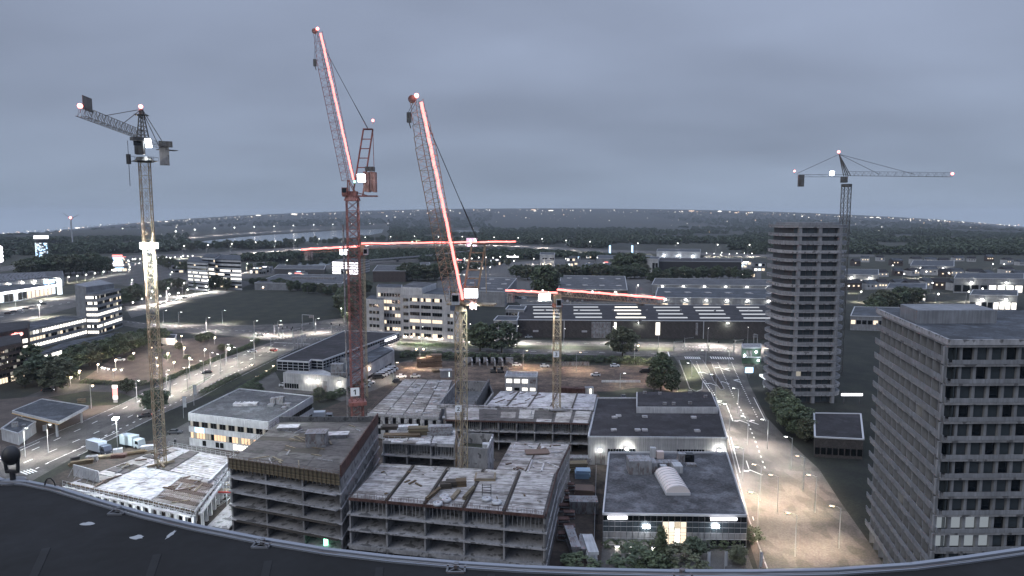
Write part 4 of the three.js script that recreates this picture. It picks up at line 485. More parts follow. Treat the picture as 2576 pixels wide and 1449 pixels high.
// --- right part: white slabs behind, long front edge
const Q6 = quadPx([[1120, 1056], [1482, 1066], [1492, 1036], [1118, 1026]], 9);
const f6 = concreteFrame({ label: 'long back frame front strip with scaffold ladders on its open face', Q: Q6, top: 9, fh: 3.1, n: 3, nb: 8, np: 4, panels: true, mats: [MT.deckC, MT.deckB, MT.deckDark], edge: MT.rust, edgeH: 0.5, back: 0.55, seed: 34 });
guardRail(f6, Q6[3], Q6[2], 9.1, 30, MT.rust, 1.2); mesh(f6, 'edge_beam', G().wall(at(1101, 1023, 9), at(1440, 1035, 9), 0.6, 9.05, 9.9).build(), MT.deckWhite);
const Q7 = quadPx([[1216, 1026], [1494, 1032], [1502, 992], [1258, 984]], 9);
const f7 = thing('concrete_frame', 'row of smooth white slabs around the number 3 crane foot', 'building frame', 'unfinished concrete frames');
mesh(f7, 'floor_slab', G().prism(Q7, 5.4, 8.9).build(), MT.concreteDark); deckPanels(f7, Q7, 8.905, 5, 1, [MT.deckWhite, MT.deckWhite, MT.deckA], { beam: 0.006, seed: 2 }); for (let b = 1; b < 5; b++) mesh(f7, 'joint_rebar', G().wall(quadAt(Q7, b / 5, 0), quadAt(Q7, b / 5, 1), 0.45, 8.9, 9.35).build(), MT.deckWood);
for (let k = 0; k < 9; k++) { const p = quadAt(Q7, 0.05 + 0.05 * k, rr(0.2, 0.9)), t = thing('rebar_bundle', 'dark bar bundle lying on the white slabs', 'rebar', 'bar bundles on the white slabs'); mesh(t, 'bars', G().box(p.x, 9.25, p.z, rr(2, 6), 0.16, rr(0.15, 0.4), rr(0.4, 1.3)).build(), MT.rebar); }
function scaffoldTower(u, v, w, h, d, label, group) { const t = thing('scaffold_tower', label, 'scaffold', group), p = at(u, v), rot = 0; const g = G(); for (const x of [-w / 2, w / 2]) for (const z of [-d / 2, d / 2]) mesh(t, 'standard', G().bar(V(p.x + x, 0, p.z + z), V(p.x + x, h, p.z + z), 0.07).build(), MT.timberPale); for (let y = 0.8; y < h; y += 0.75) g.bar(V(p.x - w / 2, y, p.z + d / 2), V(p.x + w / 2, y, p.z + d / 2), 0.06); mesh(t, 'rungs', g.build(), MT.timberPale, 'stuff'); mesh(t, 'platform', G().box(p.x, h + 0.1, p.z, w + 1, 0.2, d + 0.6).build(), MT.deckWhite); }
for (const u of [1130, 1232, 1262, 1389, 1443]) scaffoldTower(u, 1118 + (u - 1130) * 0.02, 3, 8.6, 1.4, 'timber ladder tower against the open back frame face', 'ladder towers on the back frame');
scaffoldTower(1372, 1120, 3, 8.6, 1.4, 'timber ladder tower against the open back frame face', 'ladder towers on the back frame');

// --- the floodlit deck at the left
const Q1 = quadPx([[170, 1216], [491, 1288], [592, 1152], [425, 1121]], 5);
{ const t = thing('concrete_frame', 'brightly floodlit white deck at the left with slim columns under it', 'building frame', 'unfinished concrete frames'); mesh(t, 'floor_slab', G().prism(Q1, 4.5, 4.9).build(), MT.concretePale);
  const bright = (s0, t0, s1, t1, mat, y = 4.905) => mesh(t, 'deck_panel', G().prism([quadAt(Q1, s0, t0), quadAt(Q1, s1, t0), quadAt(Q1, s1, t1), quadAt(Q1, s0, t1)], y, y + 0.14).build(), mat);
  bright(0.22, 0.03, 0.44, 0.5, MT.deckWhite); bright(0.445, 0.03, 0.66, 0.5, MT.deckWhite); for (let k = 0; k < 9; k++) bright(0.67, 0.03 + k * 0.052, 0.985, 0.03 + (k + 1) * 0.052 - 0.004, [MT.deckC, MT.deckWood, MT.deckB][k % 3]);
  for (let k = 0; k < 12; k++) bright(0.5 + 0, 0.53 + k * 0.038, 0.98, 0.53 + (k + 1) * 0.038 - 0.004, [MT.deckA, MT.deckWhite, MT.deckB][k % 3]); for (let k = 0; k < 10; k++) bright(0.02, 0.06 + k * 0.09, 0.2, 0.06 + (k + 1) * 0.09 - 0.012, [MT.deckWood, MT.deckC, MT.deckB, MT.deckDark][k % 4]); bright(0.22, 0.53, 0.34, 0.9, MT.deckA); bright(0.35, 0.53, 0.49, 0.98, MT.deckDark);
  const m = outward(Q1[0], Q1[1]), n = 16; for (let k = 0; k <= n; k++) { const p = side(mix2(Q1[0], Q1[1], k / n), m, 0.5); mesh(t, 'column', G().box(p.x, 2.25, p.z, 0.75, 4.5, 0.55, turnOf(Q1[0], Q1[1])).build(), MT.white); } const m2 = outward(Q1[1], Q1[2]); for (let k = 1; k <= 9; k++) { const p = side(mix2(Q1[1], Q1[2], k / 11), m2, 0.5); mesh(t, 'column', G().box(p.x, 2.25, p.z, 0.75, 4.5, 0.55, turnOf(Q1[1], Q1[2])).build(), MT.white); }
  mesh(t, 'edge_beam', G().wall(side(Q1[0], m, 1), side(Q1[1], m, 1), 0.7, 4.2, 4.6).build(), MT.whiteWall); mesh(t, 'edge_beam', G().wall(side(Q1[1], m2, 1), side(Q1[2], m2, 1), 0.7, 4.2, 4.6).build(), MT.whiteWall); guardRail(t, side(Q1[0], m, 1.2), side(Q1[1], m, 1.2), 4.6, 26, MT.scaffold, 1.6); guardRail(t, side(Q1[1], m2, 1.2), side(Q1[2], m2, 1.2), 4.6, 16, MT.scaffold, 1.8); guardRail(t, Q1[3], Q1[2], 5, 14, MT.scaffold);
  const g = G(); for (let k = 0; k < 60; k++) { const p = side(mix2(Q1[0], Q1[1], (k + 0.5) / 60), m, 0.2); g.box(p.x, 5.1, p.z, 0.35, 0.35, 0.35); } mesh(t, 'edge_brackets', g.build(), MT.timber, 'stuff'); props(t, Q1, 0, 4.4, 30, 4, MT.scaffold);
  rebarMat(t, [quadAt(Q1, 0.68, 0.06), quadAt(Q1, 0.97, 0.06), quadAt(Q1, 0.97, 0.44), quadAt(Q1, 0.68, 0.44)], 5.25, 20, 22); }
{ const t = thing('retaining_wall', 'white wall panel standing on the left edge of the floodlit deck', 'wall panel'), a = at(187, 1196, 5), b = at(249, 1214, 5); mesh(t, 'panel', G().wall(a, b, 0.3, 5, 7.9).build(), MT.white); for (let k = 0; k < 5; k++) { const p = mix2(a, b, k / 4), n = outward(a, b); mesh(t, 'brace', G().bar(V(p.x, 7.4, p.z), V(p.x + n.x * 1.6, 5, p.z + n.z * 1.6), 0.08).build(), MT.galv); } }
for (let k = 0; k < 34; k++) { const p = quadAt(Q1, k < 18 ? rr(0.02, 0.22) : rr(0.68, 0.97), k < 18 ? rr(0.05, 0.95) : rr(0.05, 0.5)), t = thing('timber_board', 'loose board or pipe lying on the floodlit deck', 'plank', 'loose boards on the floodlit deck'); mesh(t, 'plank', G().box(p.x, 5.3, p.z, rr(1.5, 5), 0.2, rr(0.15, 0.6), rr(0, 3)).build(), [MT.timberPale, MT.galv, MT.timber, MT.rebar][k % 4]); }
for (const [u, v, l] of [[563, 1188, 'upper'], [580, 1172, 'lower']]) { const t = thing('steel_beam', l + ' long white steel beam at the right edge of the floodlit deck', 'beam'), p = at(u - 38, v + 26, 5.4), q = at(u, v - 12, 5.4); mesh(t, 'beam', G().wall(p, q, 0.5, 5.3, 5.9).build(), MT.white); }
for (let k = 0; k < 5; k++) { const t = thing('scaffold_bay', 'white tube scaffold bay between the floodlit deck and the dark frame', 'scaffold', 'white scaffold bays beside the dark frame'), p = at(560 + k * 9, 1225 - k * 17, 5), g = G(); for (const x of [-1.4, 1.4]) for (const z of [-1.2, 1.2]) g.bar(V(p.x + x, 0, p.z + z), V(p.x + x, 7, p.z + z), 0.07); for (const y of [2, 4, 6]) { for (const z of [-1.2, 1.2]) { g.bar(V(p.x - 1.4, y, p.z + z), V(p.x + 1.4, y, p.z + z), 0.06); g.bar(V(p.x - 1.4, y - 1.8, p.z + z), V(p.x + 1.4, y, p.z + z), 0.05); } for (const x of [-1.4, 1.4]) g.bar(V(p.x + x, y, p.z - 1.2), V(p.x + x, y, p.z + 1.2), 0.06); } mesh(t, 'frame', g.build(), MT.white); mesh(t, 'platform', G().box(p.x, 4.1, p.z, 2.8, 0.15, 2.4).build(), MT.timberPale); }
{ const P = quadPx([[520, 1330], [575, 1335], [640, 1268], [590, 1258]], 0); const t = thing('ramp_slab', 'pale floodlit concrete slab between the bright deck and the dark frame', 'slab'); mesh(t, 'slab', G().prism(P, 0, 0.5).build(), MT.concretePale); guardRail(t, P[1], P[2], 0.5, 6); }
{ const p = at(562, 1240, 4), t = thing('site_gate', 'white barrier frame with red strip beside the bright deck', 'barrier'); const g = G(); for (const x of [-1.8, 0, 1.8]) g.bar(V(p.x + x, 4, p.z), V(p.x + x, 6.4, p.z), 0.09); g.bar(V(p.x - 1.8, 6.4, p.z), V(p.x + 1.8, 6.4, p.z), 0.09); mesh(t, 'frame', g.build(), MT.white); mesh(t, 'red_strip', G().box(p.x, 4.2, p.z, 3.8, 0.4, 0.2).build(), M(0.5, 0.06, 0.05, 0.6)); mesh(t, 'platform', G().box(p.x, 3.85, p.z - 1, 4, 0.2, 2).build(), MT.white); mesh(t, 'post', G().bar(V(p.x + 1.8, 0, p.z), V(p.x + 1.8, 4, p.z), 0.12).build(), MT.galv); }
// site stores in the alley beside the gridded office
for (const [u, v, w, h, d, m, name, l, c] of [[1445, 1185, 7, 2.6, 3, MT.ply, 'material_pile', 'olive covered pile in the dark alley', 'pile'], [1448, 1165, 9, 2, 3, MT.galv, 'material_pile', 'bundle of grey pipes in the dark alley', 'pile'], [1465, 1200, 4, 2.2, 3, MT.signalBlue || M(0.16, 0.24, 0.33, 0.7), 'tarpaulin_heap', 'blue tarpaulin heap in the dark alley', 'tarpaulin'], [1464, 1285, 7, 3, 4, MT.steel, 'site_container', 'tilted dark container in the dark alley', 'container'], [1470, 1240, 5, 1.5, 4, MT.rebar, 'material_pile', 'dark rebar heap in the dark alley', 'pile'], [1440, 1375, 2, 2.6, 10, MT.galv, 'scaffold_pallet', 'long ladder-like scaffold pallet at the alley end', 'pallet'], [1468, 1385, 2, 2.2, 7, MT.steel, 'scaffold_pallet', 'short scaffold pallet at the alley end', 'pallet'], [1484, 1395, 2.2, 2.6, 8, MT.white, 'scaffold_pallet', 'white trailer bed at the alley end', 'pallet']]) stack(u, v, 0.06, w, h, d, rr(-0.15, 0.15), m, name, l, c, undefined, name === 'site_container' ? 1 : 4);
for (let k = 0; k < 9; k++) { const p = at(1418 + (k % 2) * 14, 1215 + k * 18, 0), t = thing('pallet', 'small pallet in the row down the dark alley', 'pallet', 'pallets down the dark alley'); for (let s = 0; s < 4; s++) mesh(t, 'slat', G().box(p.x, 0.3 + s * 0.5, p.z, 2.6, 0.12, 1.6, rr(-0.2, 0.2)).build(), s % 2 ? MT.rust : MT.galv); }
{ const t = thing('site_fence', 'tall grey hoarding along the dark alley', 'fence'); const a = at(1500, 1180, 0), b = at(1493, 1430, 0); for (let k = 0; k < 16; k++) mesh(t, 'panel', G().wall(mix2(a, b, k / 16 + 0.002), mix2(a, b, (k + 1) / 16 - 0.002), 0.1, 0, 2).build(), MT.greyBlue); }
for (const [u, v, l] of [[1450, 1376, 'left'], [1462, 1380, 'middle'], [1500, 1398, 'right']]) { const t = thing('warning_lamp', l + ' red warning lamp glowing at the alley end', 'lamp'), p = at(u, v, 1.2); const b = mesh(t, 'lamp_bulb', new THREE.SphereGeometry(0.24, 10, 8), MT.tail); b.position.copy(p); mesh(t, 'stand', G().bar(V(p.x, 0, p.z), V(p.x, 1.05, p.z), 0.06).build(), MT.steel); const L = new THREE.PointLight(new THREE.Color(1, 0.25, 0.15), 5); L.position.copy(p); L.castShadow = true; L.name = 'warning_glow'; t.add(L); }
{ const t = thing('site_lamp', 'bright lit panel inside the middle frame', 'lamp'), p = at(987, 1146, 11), f = mesh(t, 'lamp_panel', G().box(p.x, 12, p.z, 1.6, 1.6, 0.2, 0.8).build(), MT.lampCool); mesh(t, 'stand', G().bar(V(p.x, 9, p.z - 0.3), V(p.x, 11.2, p.z - 0.3), 0.08).build(), MT.steel); const L = new THREE.PointLight(new THREE.Color(0.9, 0.97, 1), 30); L.position.set(p.x - 0.6, 12, p.z + 0.8); L.castShadow = true; L.name = 'panel_glow'; t.add(L); }

// ================================================================ finished buildings
const glowLetter = glow(1.0, 0.8, 0.7, 2.2);
// a row of panes along one face, each set back behind the bands above and below it
function panes(t, a, b, y0, y1, n, pick, o = {}) {
  const m = outward(a, b), L = dist2(a, b), w = L / n * (o.fill ?? 0.78), g = new THREE.BoxGeometry(w, y1 - y0, 0.1), rot = turnOf(a, b);
  for (let k = 0; k < n; k++) { const mat = pick(k); if (!mat) continue; const p = side(mix2(a, b, (k + 0.5) / n), m, o.off ?? 0.06), w1 = mesh(t, 'window', g, mat); w1.position.set(p.x, (y0 + y1) / 2, p.z); w1.rotation.y = rot; }
}
function band(t, Q, y0, y1, mat, out = 0.3, name = 'wall_band') { return mesh(t, name, G().prism(inset(Q, -out), y0, y1).build(), mat); }
function lot(seed, share, warm = MT.winBright, dark = MT.glass, dim = MT.winDim) { const r = rng(seed); return () => { const x = r(); return x < share * 0.75 ? warm : x < share ? dim : dark; }; }
const footprints = [];
function building(name, label, Q, h, wall, roof, o = {}) { // block with recessed roof and upstand
  footprints.push(inset(Q, -3));
  const t = thing(name, label, o.cat || 'building', o.group); mesh(t, 'wall', G().prism(Q, 0, h).build(), wall); mesh(t, 'roof', G().prism(inset(Q, 0.35), h, h + 0.06).build(), roof);
  for (let i = 0; i < 4; i++) mesh(t, 'roof_edge', G().wall(Q[i], Q[(i + 1) % 4], o.edgeW ?? 0.4, h - 0.1, h + (o.edge ?? 0.35)).build(), o.trim || MT.trim); return t;
}
const roofUnit = (t, p, y, w, h, d, mat = MT.galv, turn = 0, name = 'roof_unit') => mesh(t, name, G().box(p.x, y + h / 2, p.z, w, h, d, turn).build(), mat);

{ // banded office left of the site
  const h = 10, Q = quadPx([[474, 1041], [676, 1064], [787, 998], [602, 979]], h), t = building('banded_office', 'white banded office with warm lit ribbon windows beside the site', inset(Q, 0.3), h - 0.3, MT.core, MT.roof, { trim: MT.core });
  mesh(t, 'roof_deck', G().prism(inset(Q, 0.2), h - 0.25, h).build(), MT.roof); for (const [y0, y1] of [[7.9, 10.35], [4.4, 6.1], [0, 2.4]]) for (let i = 0; i < 4; i++) { const a = Q[i], b = Q[(i + 1) % 4], n = Math.round(dist2(a, b) / 3.4); for (let k = 0; k < n; k++) mesh(t, 'facade_panel', G().wall(mix2(a, b, (k + 0.008) / n), mix2(a, b, (k + 0.992) / n), 0.28, y0, y1).build(), MT.white); }
  const q = inset(Q, 0.3), r = rng(5); panes(t, q[0], q[1], 6.15, 7.85, 26, (k) => (k % 3 === 0 ? MT.winDim : MT.glass)); panes(t, q[0], q[1], 2.45, 4.35, 26, () => (r() < 0.72 ? MT.winFire : r() < 0.5 ? MT.winDim : MT.glass)); panes(t, q[1], q[2], 6.15, 7.85, 22, () => MT.glass); panes(t, q[1], q[2], 2.45, 4.35, 22, (k) => (k < 5 ? MT.winFire : MT.glass));
  const n = outward(Q[0], Q[1]); panes(t, Q[0], Q[1], 0.5, 2.1, 18, (k) => (k > 9 && k < 16 ? MT.winBright : k === 3 || k === 6 || k === 7 ? MT.glass : null), { off: 0.2 });
  const s = side(mix2(Q[0], Q[1], 0.14), n, 0.2); mesh(t, 'lit_sign', G().box(s.x, 5.3, s.z, 3.4, 1.5, 0.16, turnOf(Q[0], Q[1])).build(), MT.signBlue); mesh(t, 'sign_lettering', G().box(side(s, n, 0.12).x, 5.3, side(s, n, 0.12).z, 1.9, 0.7, 0.06, turnOf(Q[0], Q[1])).build(), MT.signWhite);
  const c = at(619, 1020, h); mesh(t, 'skylight', G().box(c.x, h + 0.5, c.z, 7.6, 0.9, 2.2, 0.05).build(), MT.deckWhite); for (let k = 0; k < 6; k++) mesh(t, 'skylight_rib', G().box(c.x - 3.6 + k * 1.45, h + 1.0, c.z, 0.12, 0.14, 2.3, 0.05).build(), MT.trim);
  for (const [u, v, w, hh] of [[688, 1016, 1.6, 2], [698, 1015, 1.6, 2.1], [708, 1016, 1.7, 2.4], [722, 1022, 2.2, 1], [682, 1022, 2, 0.7], [715, 1030, 1.6, 0.8], [570, 1000, 0.6, 0.8]]) roofUnit(t, at(u, v, h), h, w, hh, 1.8, MT.galv);
}
{ // glass showroom with pale lower hall
  const h = 11, P = [[697, 907], [777, 911], [783, 905], [812, 907], [1004, 838], [868, 832]].map(([u, v]) => at(u, v, h)), t = thing('glass_showroom', 'dark-roofed showroom with gridded glass upper storey and pale lower walls', 'building'); mesh(t, 'upper_storey', G().prism(P, 7, h - 0.3).build(), MT.glassBlue); mesh(t, 'roof', G().prism(P, h - 0.3, h).build(), MT.roofDark); for (let i = 0; i < P.length; i++) mesh(t, 'roof_edge', G().wall(P[i], P[(i + 1) % P.length], 0.35, h - 0.35, h + 0.3).build(), MT.trim);
  for (let i = 0; i < 4; i++) { const a = P[i], b = P[(i + 1) % P.length], m = outward(a, b), n = Math.max(2, Math.round(dist2(a, b) / 2.4)); for (let k = 0; k <= n; k++) { const p = side(mix2(a, b, k / n), m, 0.06); mesh(t, 'mullion', G().bar(V(p.x, 7, p.z), V(p.x, h - 0.3, p.z), 0.09).build(), MT.trim); } for (const y of [7.1, 8.3, 9.5]) mesh(t, 'transom', G().bar(V(side(a, m, 0.06).x, y, side(a, m, 0.06).z), V(side(b, m, 0.06).x, y, side(b, m, 0.06).z), 0.09).build(), MT.trim); }
  const LQ = quadPx([[712, 938], [872, 950], [1002, 870], [850, 872]], 7), lw = [at(712, 937, 7), at(870, 948, 7), at(992, 882, 7), at(985, 872, 7), at(880, 872, 7)]; mesh(t, 'lower_hall', G().prism(lw, 0, 7).build(), MT.whiteWall);
  const R2 = [at(780, 915, 7.6), at(868, 947, 7.6), at(988, 880, 7.6), at(948, 868, 7.6), at(838, 905, 7.6)]; mesh(t, 'lower_roof', G().prism(R2, 7, 7.7).build(), MT.roofBlue); const inn = [at(827, 897, 9.5), at(872, 902, 9.5), at(962, 860, 9.5), at(930, 852, 9.5)]; mesh(t, 'plant_room', G().prism(inn, 7, 9.6).build(), MT.whiteWall); mesh(t, 'plant_roof', G().prism(inset(inn, 0.3), 9.6, 9.7).build(), MT.roofBlue);
  roofUnit(t, at(850, 935, 7.7), 7.7, 5, 3.4, 3, MT.galv); for (let k = 0; k < 4; k++) roofUnit(t, at(838 + k * 9, 944, 7.7), 7.7, 1.6, 1.2, 1, MT.galv); const a = lw[1], b = lw[2]; panes(t, a, b, 0.8, 2.0, 26, (k) => (k > 2 && k < 24 && k % 5 !== 4 ? MT.glass : null)); const f0 = lw[0], f1 = lw[1]; panes(t, mix2(f0, f1, 0.02), mix2(f0, f1, 0.25), 0.7, 2.6, 6, () => MT.glass); const dm = outward(f0, f1), d = side(mix2(f0, f1, 0.62), dm, 0.08); mesh(t, 'roller_door', G().box(d.x, 2.3, d.z, 5, 4.6, 0.12, turnOf(f0, f1)).build(), MT.galv);
  const sg = side(mix2(P[3], P[4], 0.86), outward(P[3], P[4]), 0.25); mesh(t, 'lit_sign', G().box(sg.x, 9.8, sg.z, 12, 1.1, 0.2, turnOf(P[3], P[4])).build(), MT.signWhite);
  for (const s of [0.42, 0.56, 0.9]) { const p = side(mix2(f0, f1, s), dm, 0.35), f = mesh(t, 'wall_lamp', G().box(p.x, 4.4, p.z, 0.9, 0.7, 0.3, turnOf(f0, f1)).build(), MT.lampWhite); const l = new THREE.PointLight(new THREE.Color(1, 0.92, 0.76), 42); l.position.set(p.x + dm.x * 0.5, 4.2, p.z + dm.z * 0.5); l.castShadow = true; l.name = 'wall_lamp_light'; t.add(l); }
  { const m = outward(a, b), p = side(mix2(a, b, 0.42), m, 0.3); mesh(t, 'wall_lamp', G().box(p.x, 5.2, p.z, 0.8, 1, 0.3, turnOf(a, b)).build(), MT.lampWarm); const l = new THREE.PointLight(new THREE.Color(1, 0.76, 0.6), 48); l.position.set(p.x + m.x * 0.7, 5.2, p.z + m.z * 0.7); l.castShadow = true; l.name = 'wall_lamp_light'; t.add(l); }
  { const p = at(788, 914, 9), f = mesh(t, 'wall_lamp', G().box(p.x, 9.3, p.z + 0.2, 0.9, 0.9, 0.3).build(), MT.lampCool); const l = new THREE.PointLight(new THREE.Color(0.9, 0.96, 1), 13); l.position.set(p.x, 9.2, p.z + 1); l.castShadow = true; l.name = 'wall_lamp_light'; t.add(l); }
}
{ // black-roofed hall
  const h = 8, Q = quadPx([[1480, 1101], [1829, 1104], [1806, 1040], [1500, 1000]], h); Q[3] = at(1502, 1003, h); Q[2] = at(1801, 1003, h); const t = building('industrial_hall', 'long hall with black felt roof and pale ribbed wall', Q, h, MT.whiteWall, MT.roofDark, { trim: MT.white, edge: 0.45 }); const U = quadPx([[1601, 1023], [1806, 1024], [1790, 986], [1601, 986]], 10.2); mesh(t, 'upper_block', G().prism(U, 6, 10.2).build(), MT.white); mesh(t, 'upper_roof', G().prism(inset(U, 0.3), 10.2, 10.3).build(), MT.roofDark);
  for (const [u, v] of [[1556, 1048], [1546, 1052], [1622, 1050], [1745, 1052], [1544, 1084], [1622, 1084], [1754, 1086], [1604, 1084]]) roofUnit(t, at(u, v, h), h, 1.6, 0.6, 1.2, MT.deckWhite, 0, 'rooflight'); for (const [u, v] of [[1622, 990], [1660, 992], [1672, 1018], [1695, 1018], [1736, 1016], [1775, 1000], [1736, 988]]) roofUnit(t, at(u, v, 10.3), 10.3, 1.1, 0.8, 0.8, MT.galv);
  const a = Q[0], b = Q[1], m = outward(a, b); panes(t, mix2(a, b, 0.14), mix2(a, b, 0.34), 2.6, 4.8, 10, () => MT.glass); panes(t, mix2(a, b, 0.64), mix2(a, b, 0.84), 2.6, 4.8, 10, () => MT.glass); for (let k = 0; k < 70; k++) { const p = side(mix2(a, b, (k + 0.5) / 70), m, 0.04); mesh(t, 'cladding_rib', G().bar(V(p.x, 0.2, p.z), V(p.x, 7.8, p.z), 0.05).build(), MT.whiteWall); } const d = side(mix2(a, b, 0.085), m, 0.08); mesh(t, 'door', G().box(d.x, 2.0, d.z, 2.8, 3.6, 0.12).build(), MT.steel);
  for (const [s, y, c] of [[0.085, 4.4, MT.lampCool], [0.278, 4.9, MT.lampWhite], [0.945, 4.6, MT.lampWhite]]) { const p = side(mix2(a, b, s), m, 0.4); mesh(t, 'wall_lamp', G().box(p.x, y, p.z, 0.8, 0.6, 0.4).build(), c); const l = new THREE.PointLight(new THREE.Color(1, 0.97, 0.86), s < 0.1 ? 30 : 110); l.position.set(p.x, y - 0.2, p.z + 0.6); l.castShadow = true; l.name = 'wall_lamp_light'; t.add(l); }
}
{ // gridded office in front
  const h = 7, Q = quadPx([[1517, 1294], [1879, 1299], [1828, 1140], [1532, 1140]], h), t = building('gridded_office', 'two-storey gridded glass office with flat grey roof and lit entrance hall', Q, h, MT.greyBlue, MT.roof, { trim: MT.trim, edge: 0.4, edgeW: 0.3 }), a = Q[0], b = Q[1], m = outward(a, b), nx = 24, rows = [[5.7, 6.9, MT.glass], [4.5, 5.6, MT.glassReflectGrey], [3.3, 4.4, MT.glassReflectGrey], [1.9, 3.2, MT.greyWall], [0.4, 1.8, MT.greyBlue]]; const lit = (k) => k >= 10 && k < 14;
  rows.forEach(([y0, y1, mat], i) => { for (let k = 0; k < nx; k++) { if (lit(k) && i) continue; const p = side(mix2(a, b, (k + 0.5) / nx), m, 0.1); const w = mesh(t, i > 2 ? 'facade_panel' : 'window', G().box(p.x, (y0 + y1) / 2, p.z, dist2(a, b) / nx - 0.12, y1 - y0, 0.1).build(), i === 4 && k > 17 ? MT.glass : mat); } }); for (let k = 0; k <= nx; k++) { const p = side(mix2(a, b, k / nx), m, 0.16); mesh(t, 'mullion', G().bar(V(p.x, 0.3, p.z), V(p.x, 6.95, p.z), 0.04).build(), MT.steel); } for (const y of [0.35, 1.85, 3.25, 4.45, 5.65]) mesh(t, 'transom', G().bar(V(side(a, m, 0.16).x, y, a.z + m.z * 0.16), V(side(b, m, 0.16).x, y, b.z + m.z * 0.16), 0.05).build(), MT.trim);
  for (let k = 10; k < 14; k++) for (const [y0, y1] of [[0.2, 2.5], [2.6, 4.1], [4.2, 5.6]]) { const p = side(mix2(a, b, (k + 0.5) / nx), m, 0.04); mesh(t, 'lit_window', G().box(p.x, (y0 + y1) / 2, p.z, dist2(a, b) / nx - 0.14, y1 - y0, 0.08).build(), (k + Math.round(y0)) % 3 ? MT.winWarm : MT.winBright); } for (let k = 0; k < 7; k++) { const p = side(mix2(a, b, 12.4 / nx), m, 0.2); mesh(t, 'stair_tread', G().box(p.x, 4 + k * 0.24, p.z, 1.2, 0.08, 0.1).build(), MT.black); } { const p = side(mix2(a, b, 0.5), m, 2.2), l = new THREE.PointLight(new THREE.Color(1, 0.9, 0.72), 15); l.position.set(p.x, 3, p.z); l.castShadow = true; l.name = 'hall_light'; t.add(l); }
  for (const [s, w, nm] of [[0.1, 4.2, 1], [0.836, 5.6, 2]]) { const p = side(mix2(a, b, s), m, 0.5); mesh(t, 'lit_sign', G().box(p.x, 6.55, p.z, w, 0.62, 0.25).build(), MT.signWhite); const l = new THREE.PointLight(new THREE.Color(0.95, 0.92, 1), 6); l.position.set(p.x, 6.2, p.z + 1); l.castShadow = true; l.name = 'sign_light'; t.add(l); } for (const [s, y] of [[0.3, 4.7], [0.78, 5.0]]) { const p = side(mix2(a, b, s), m, 0.6); mesh(t, 'wall_lamp', G().box(p.x, y, p.z, 1.5, 0.7, 0.4).build(), MT.lampCool); const l = new THREE.PointLight(new THREE.Color(0.93, 0.97, 1), 15); l.position.set(p.x, y - 0.2, p.z + 0.7); l.castShadow = true; l.name = 'wall_lamp_light'; t.add(l); }
  { const c = at(1690, 1246, h), e = at(1690, 1196, h), g = new THREE.CylinderGeometry(2.7, 2.7, dist2(c, e), 20, 1, false, 0, Math.PI); g.rotateX(Math.PI / 2); g.rotateZ(0); const s = mesh(t, 'barrel_skylight', g, M(0.6, 0.55, 0.53, 0.5)); s.rotation.set(0, 0, Math.PI / 2); s.scale.set(0.62, 1, 1); s.position.set((c.x + e.x) / 2, h + 0.6, (c.z + e.z) / 2); mesh(t, 'skylight_kerb', G().box(s.position.x, h + 0.35, s.position.z, 5.6, 0.7, dist2(c, e) + 0.2).build(), MT.trim); for (let k = 0; k <= 8; k++) { const z = lerp(c.z, e.z, k / 8), rb = G(), pts = []; for (let i = 0; i <= 8; i++) { const an = Math.PI * i / 8; pts.push(V(s.position.x + Math.cos(an) * 2.72, h + 0.62 + Math.sin(an) * 1.72, z)); } rb.path(pts, 0.05); mesh(t, 'skylight_rib', rb.build(), MT.deckWhite); } }
  for (const [u, v, w, hh, d, mm] of [[1607, 1186, 5.6, 3.4, 4.6, MT.galv], [1634, 1184, 3, 2.6, 4, MT.galv], [1668, 1176, 8, 1.6, 2.4, MT.galv], [1668, 1186, 1.6, 1.6, 1.6, MT.white], [1703, 1186, 2.2, 1.8, 3, MT.white], [1642, 1150, 1.4, 2.6, 1.2, MT.white], [1660, 1152, 1.8, 1.8, 1.6, M(0.5, 0.42, 0.40, 0.6)], [1714, 1160, 2, 2.2, 2, MT.galv], [1732, 1160, 2.4, 2, 2, MT.glass], [1738, 1172, 2.4, 0.6, 1.6, MT.galv]]) roofUnit(t, at(u, v, h), h + 0.06, w, hh, d, mm);
}
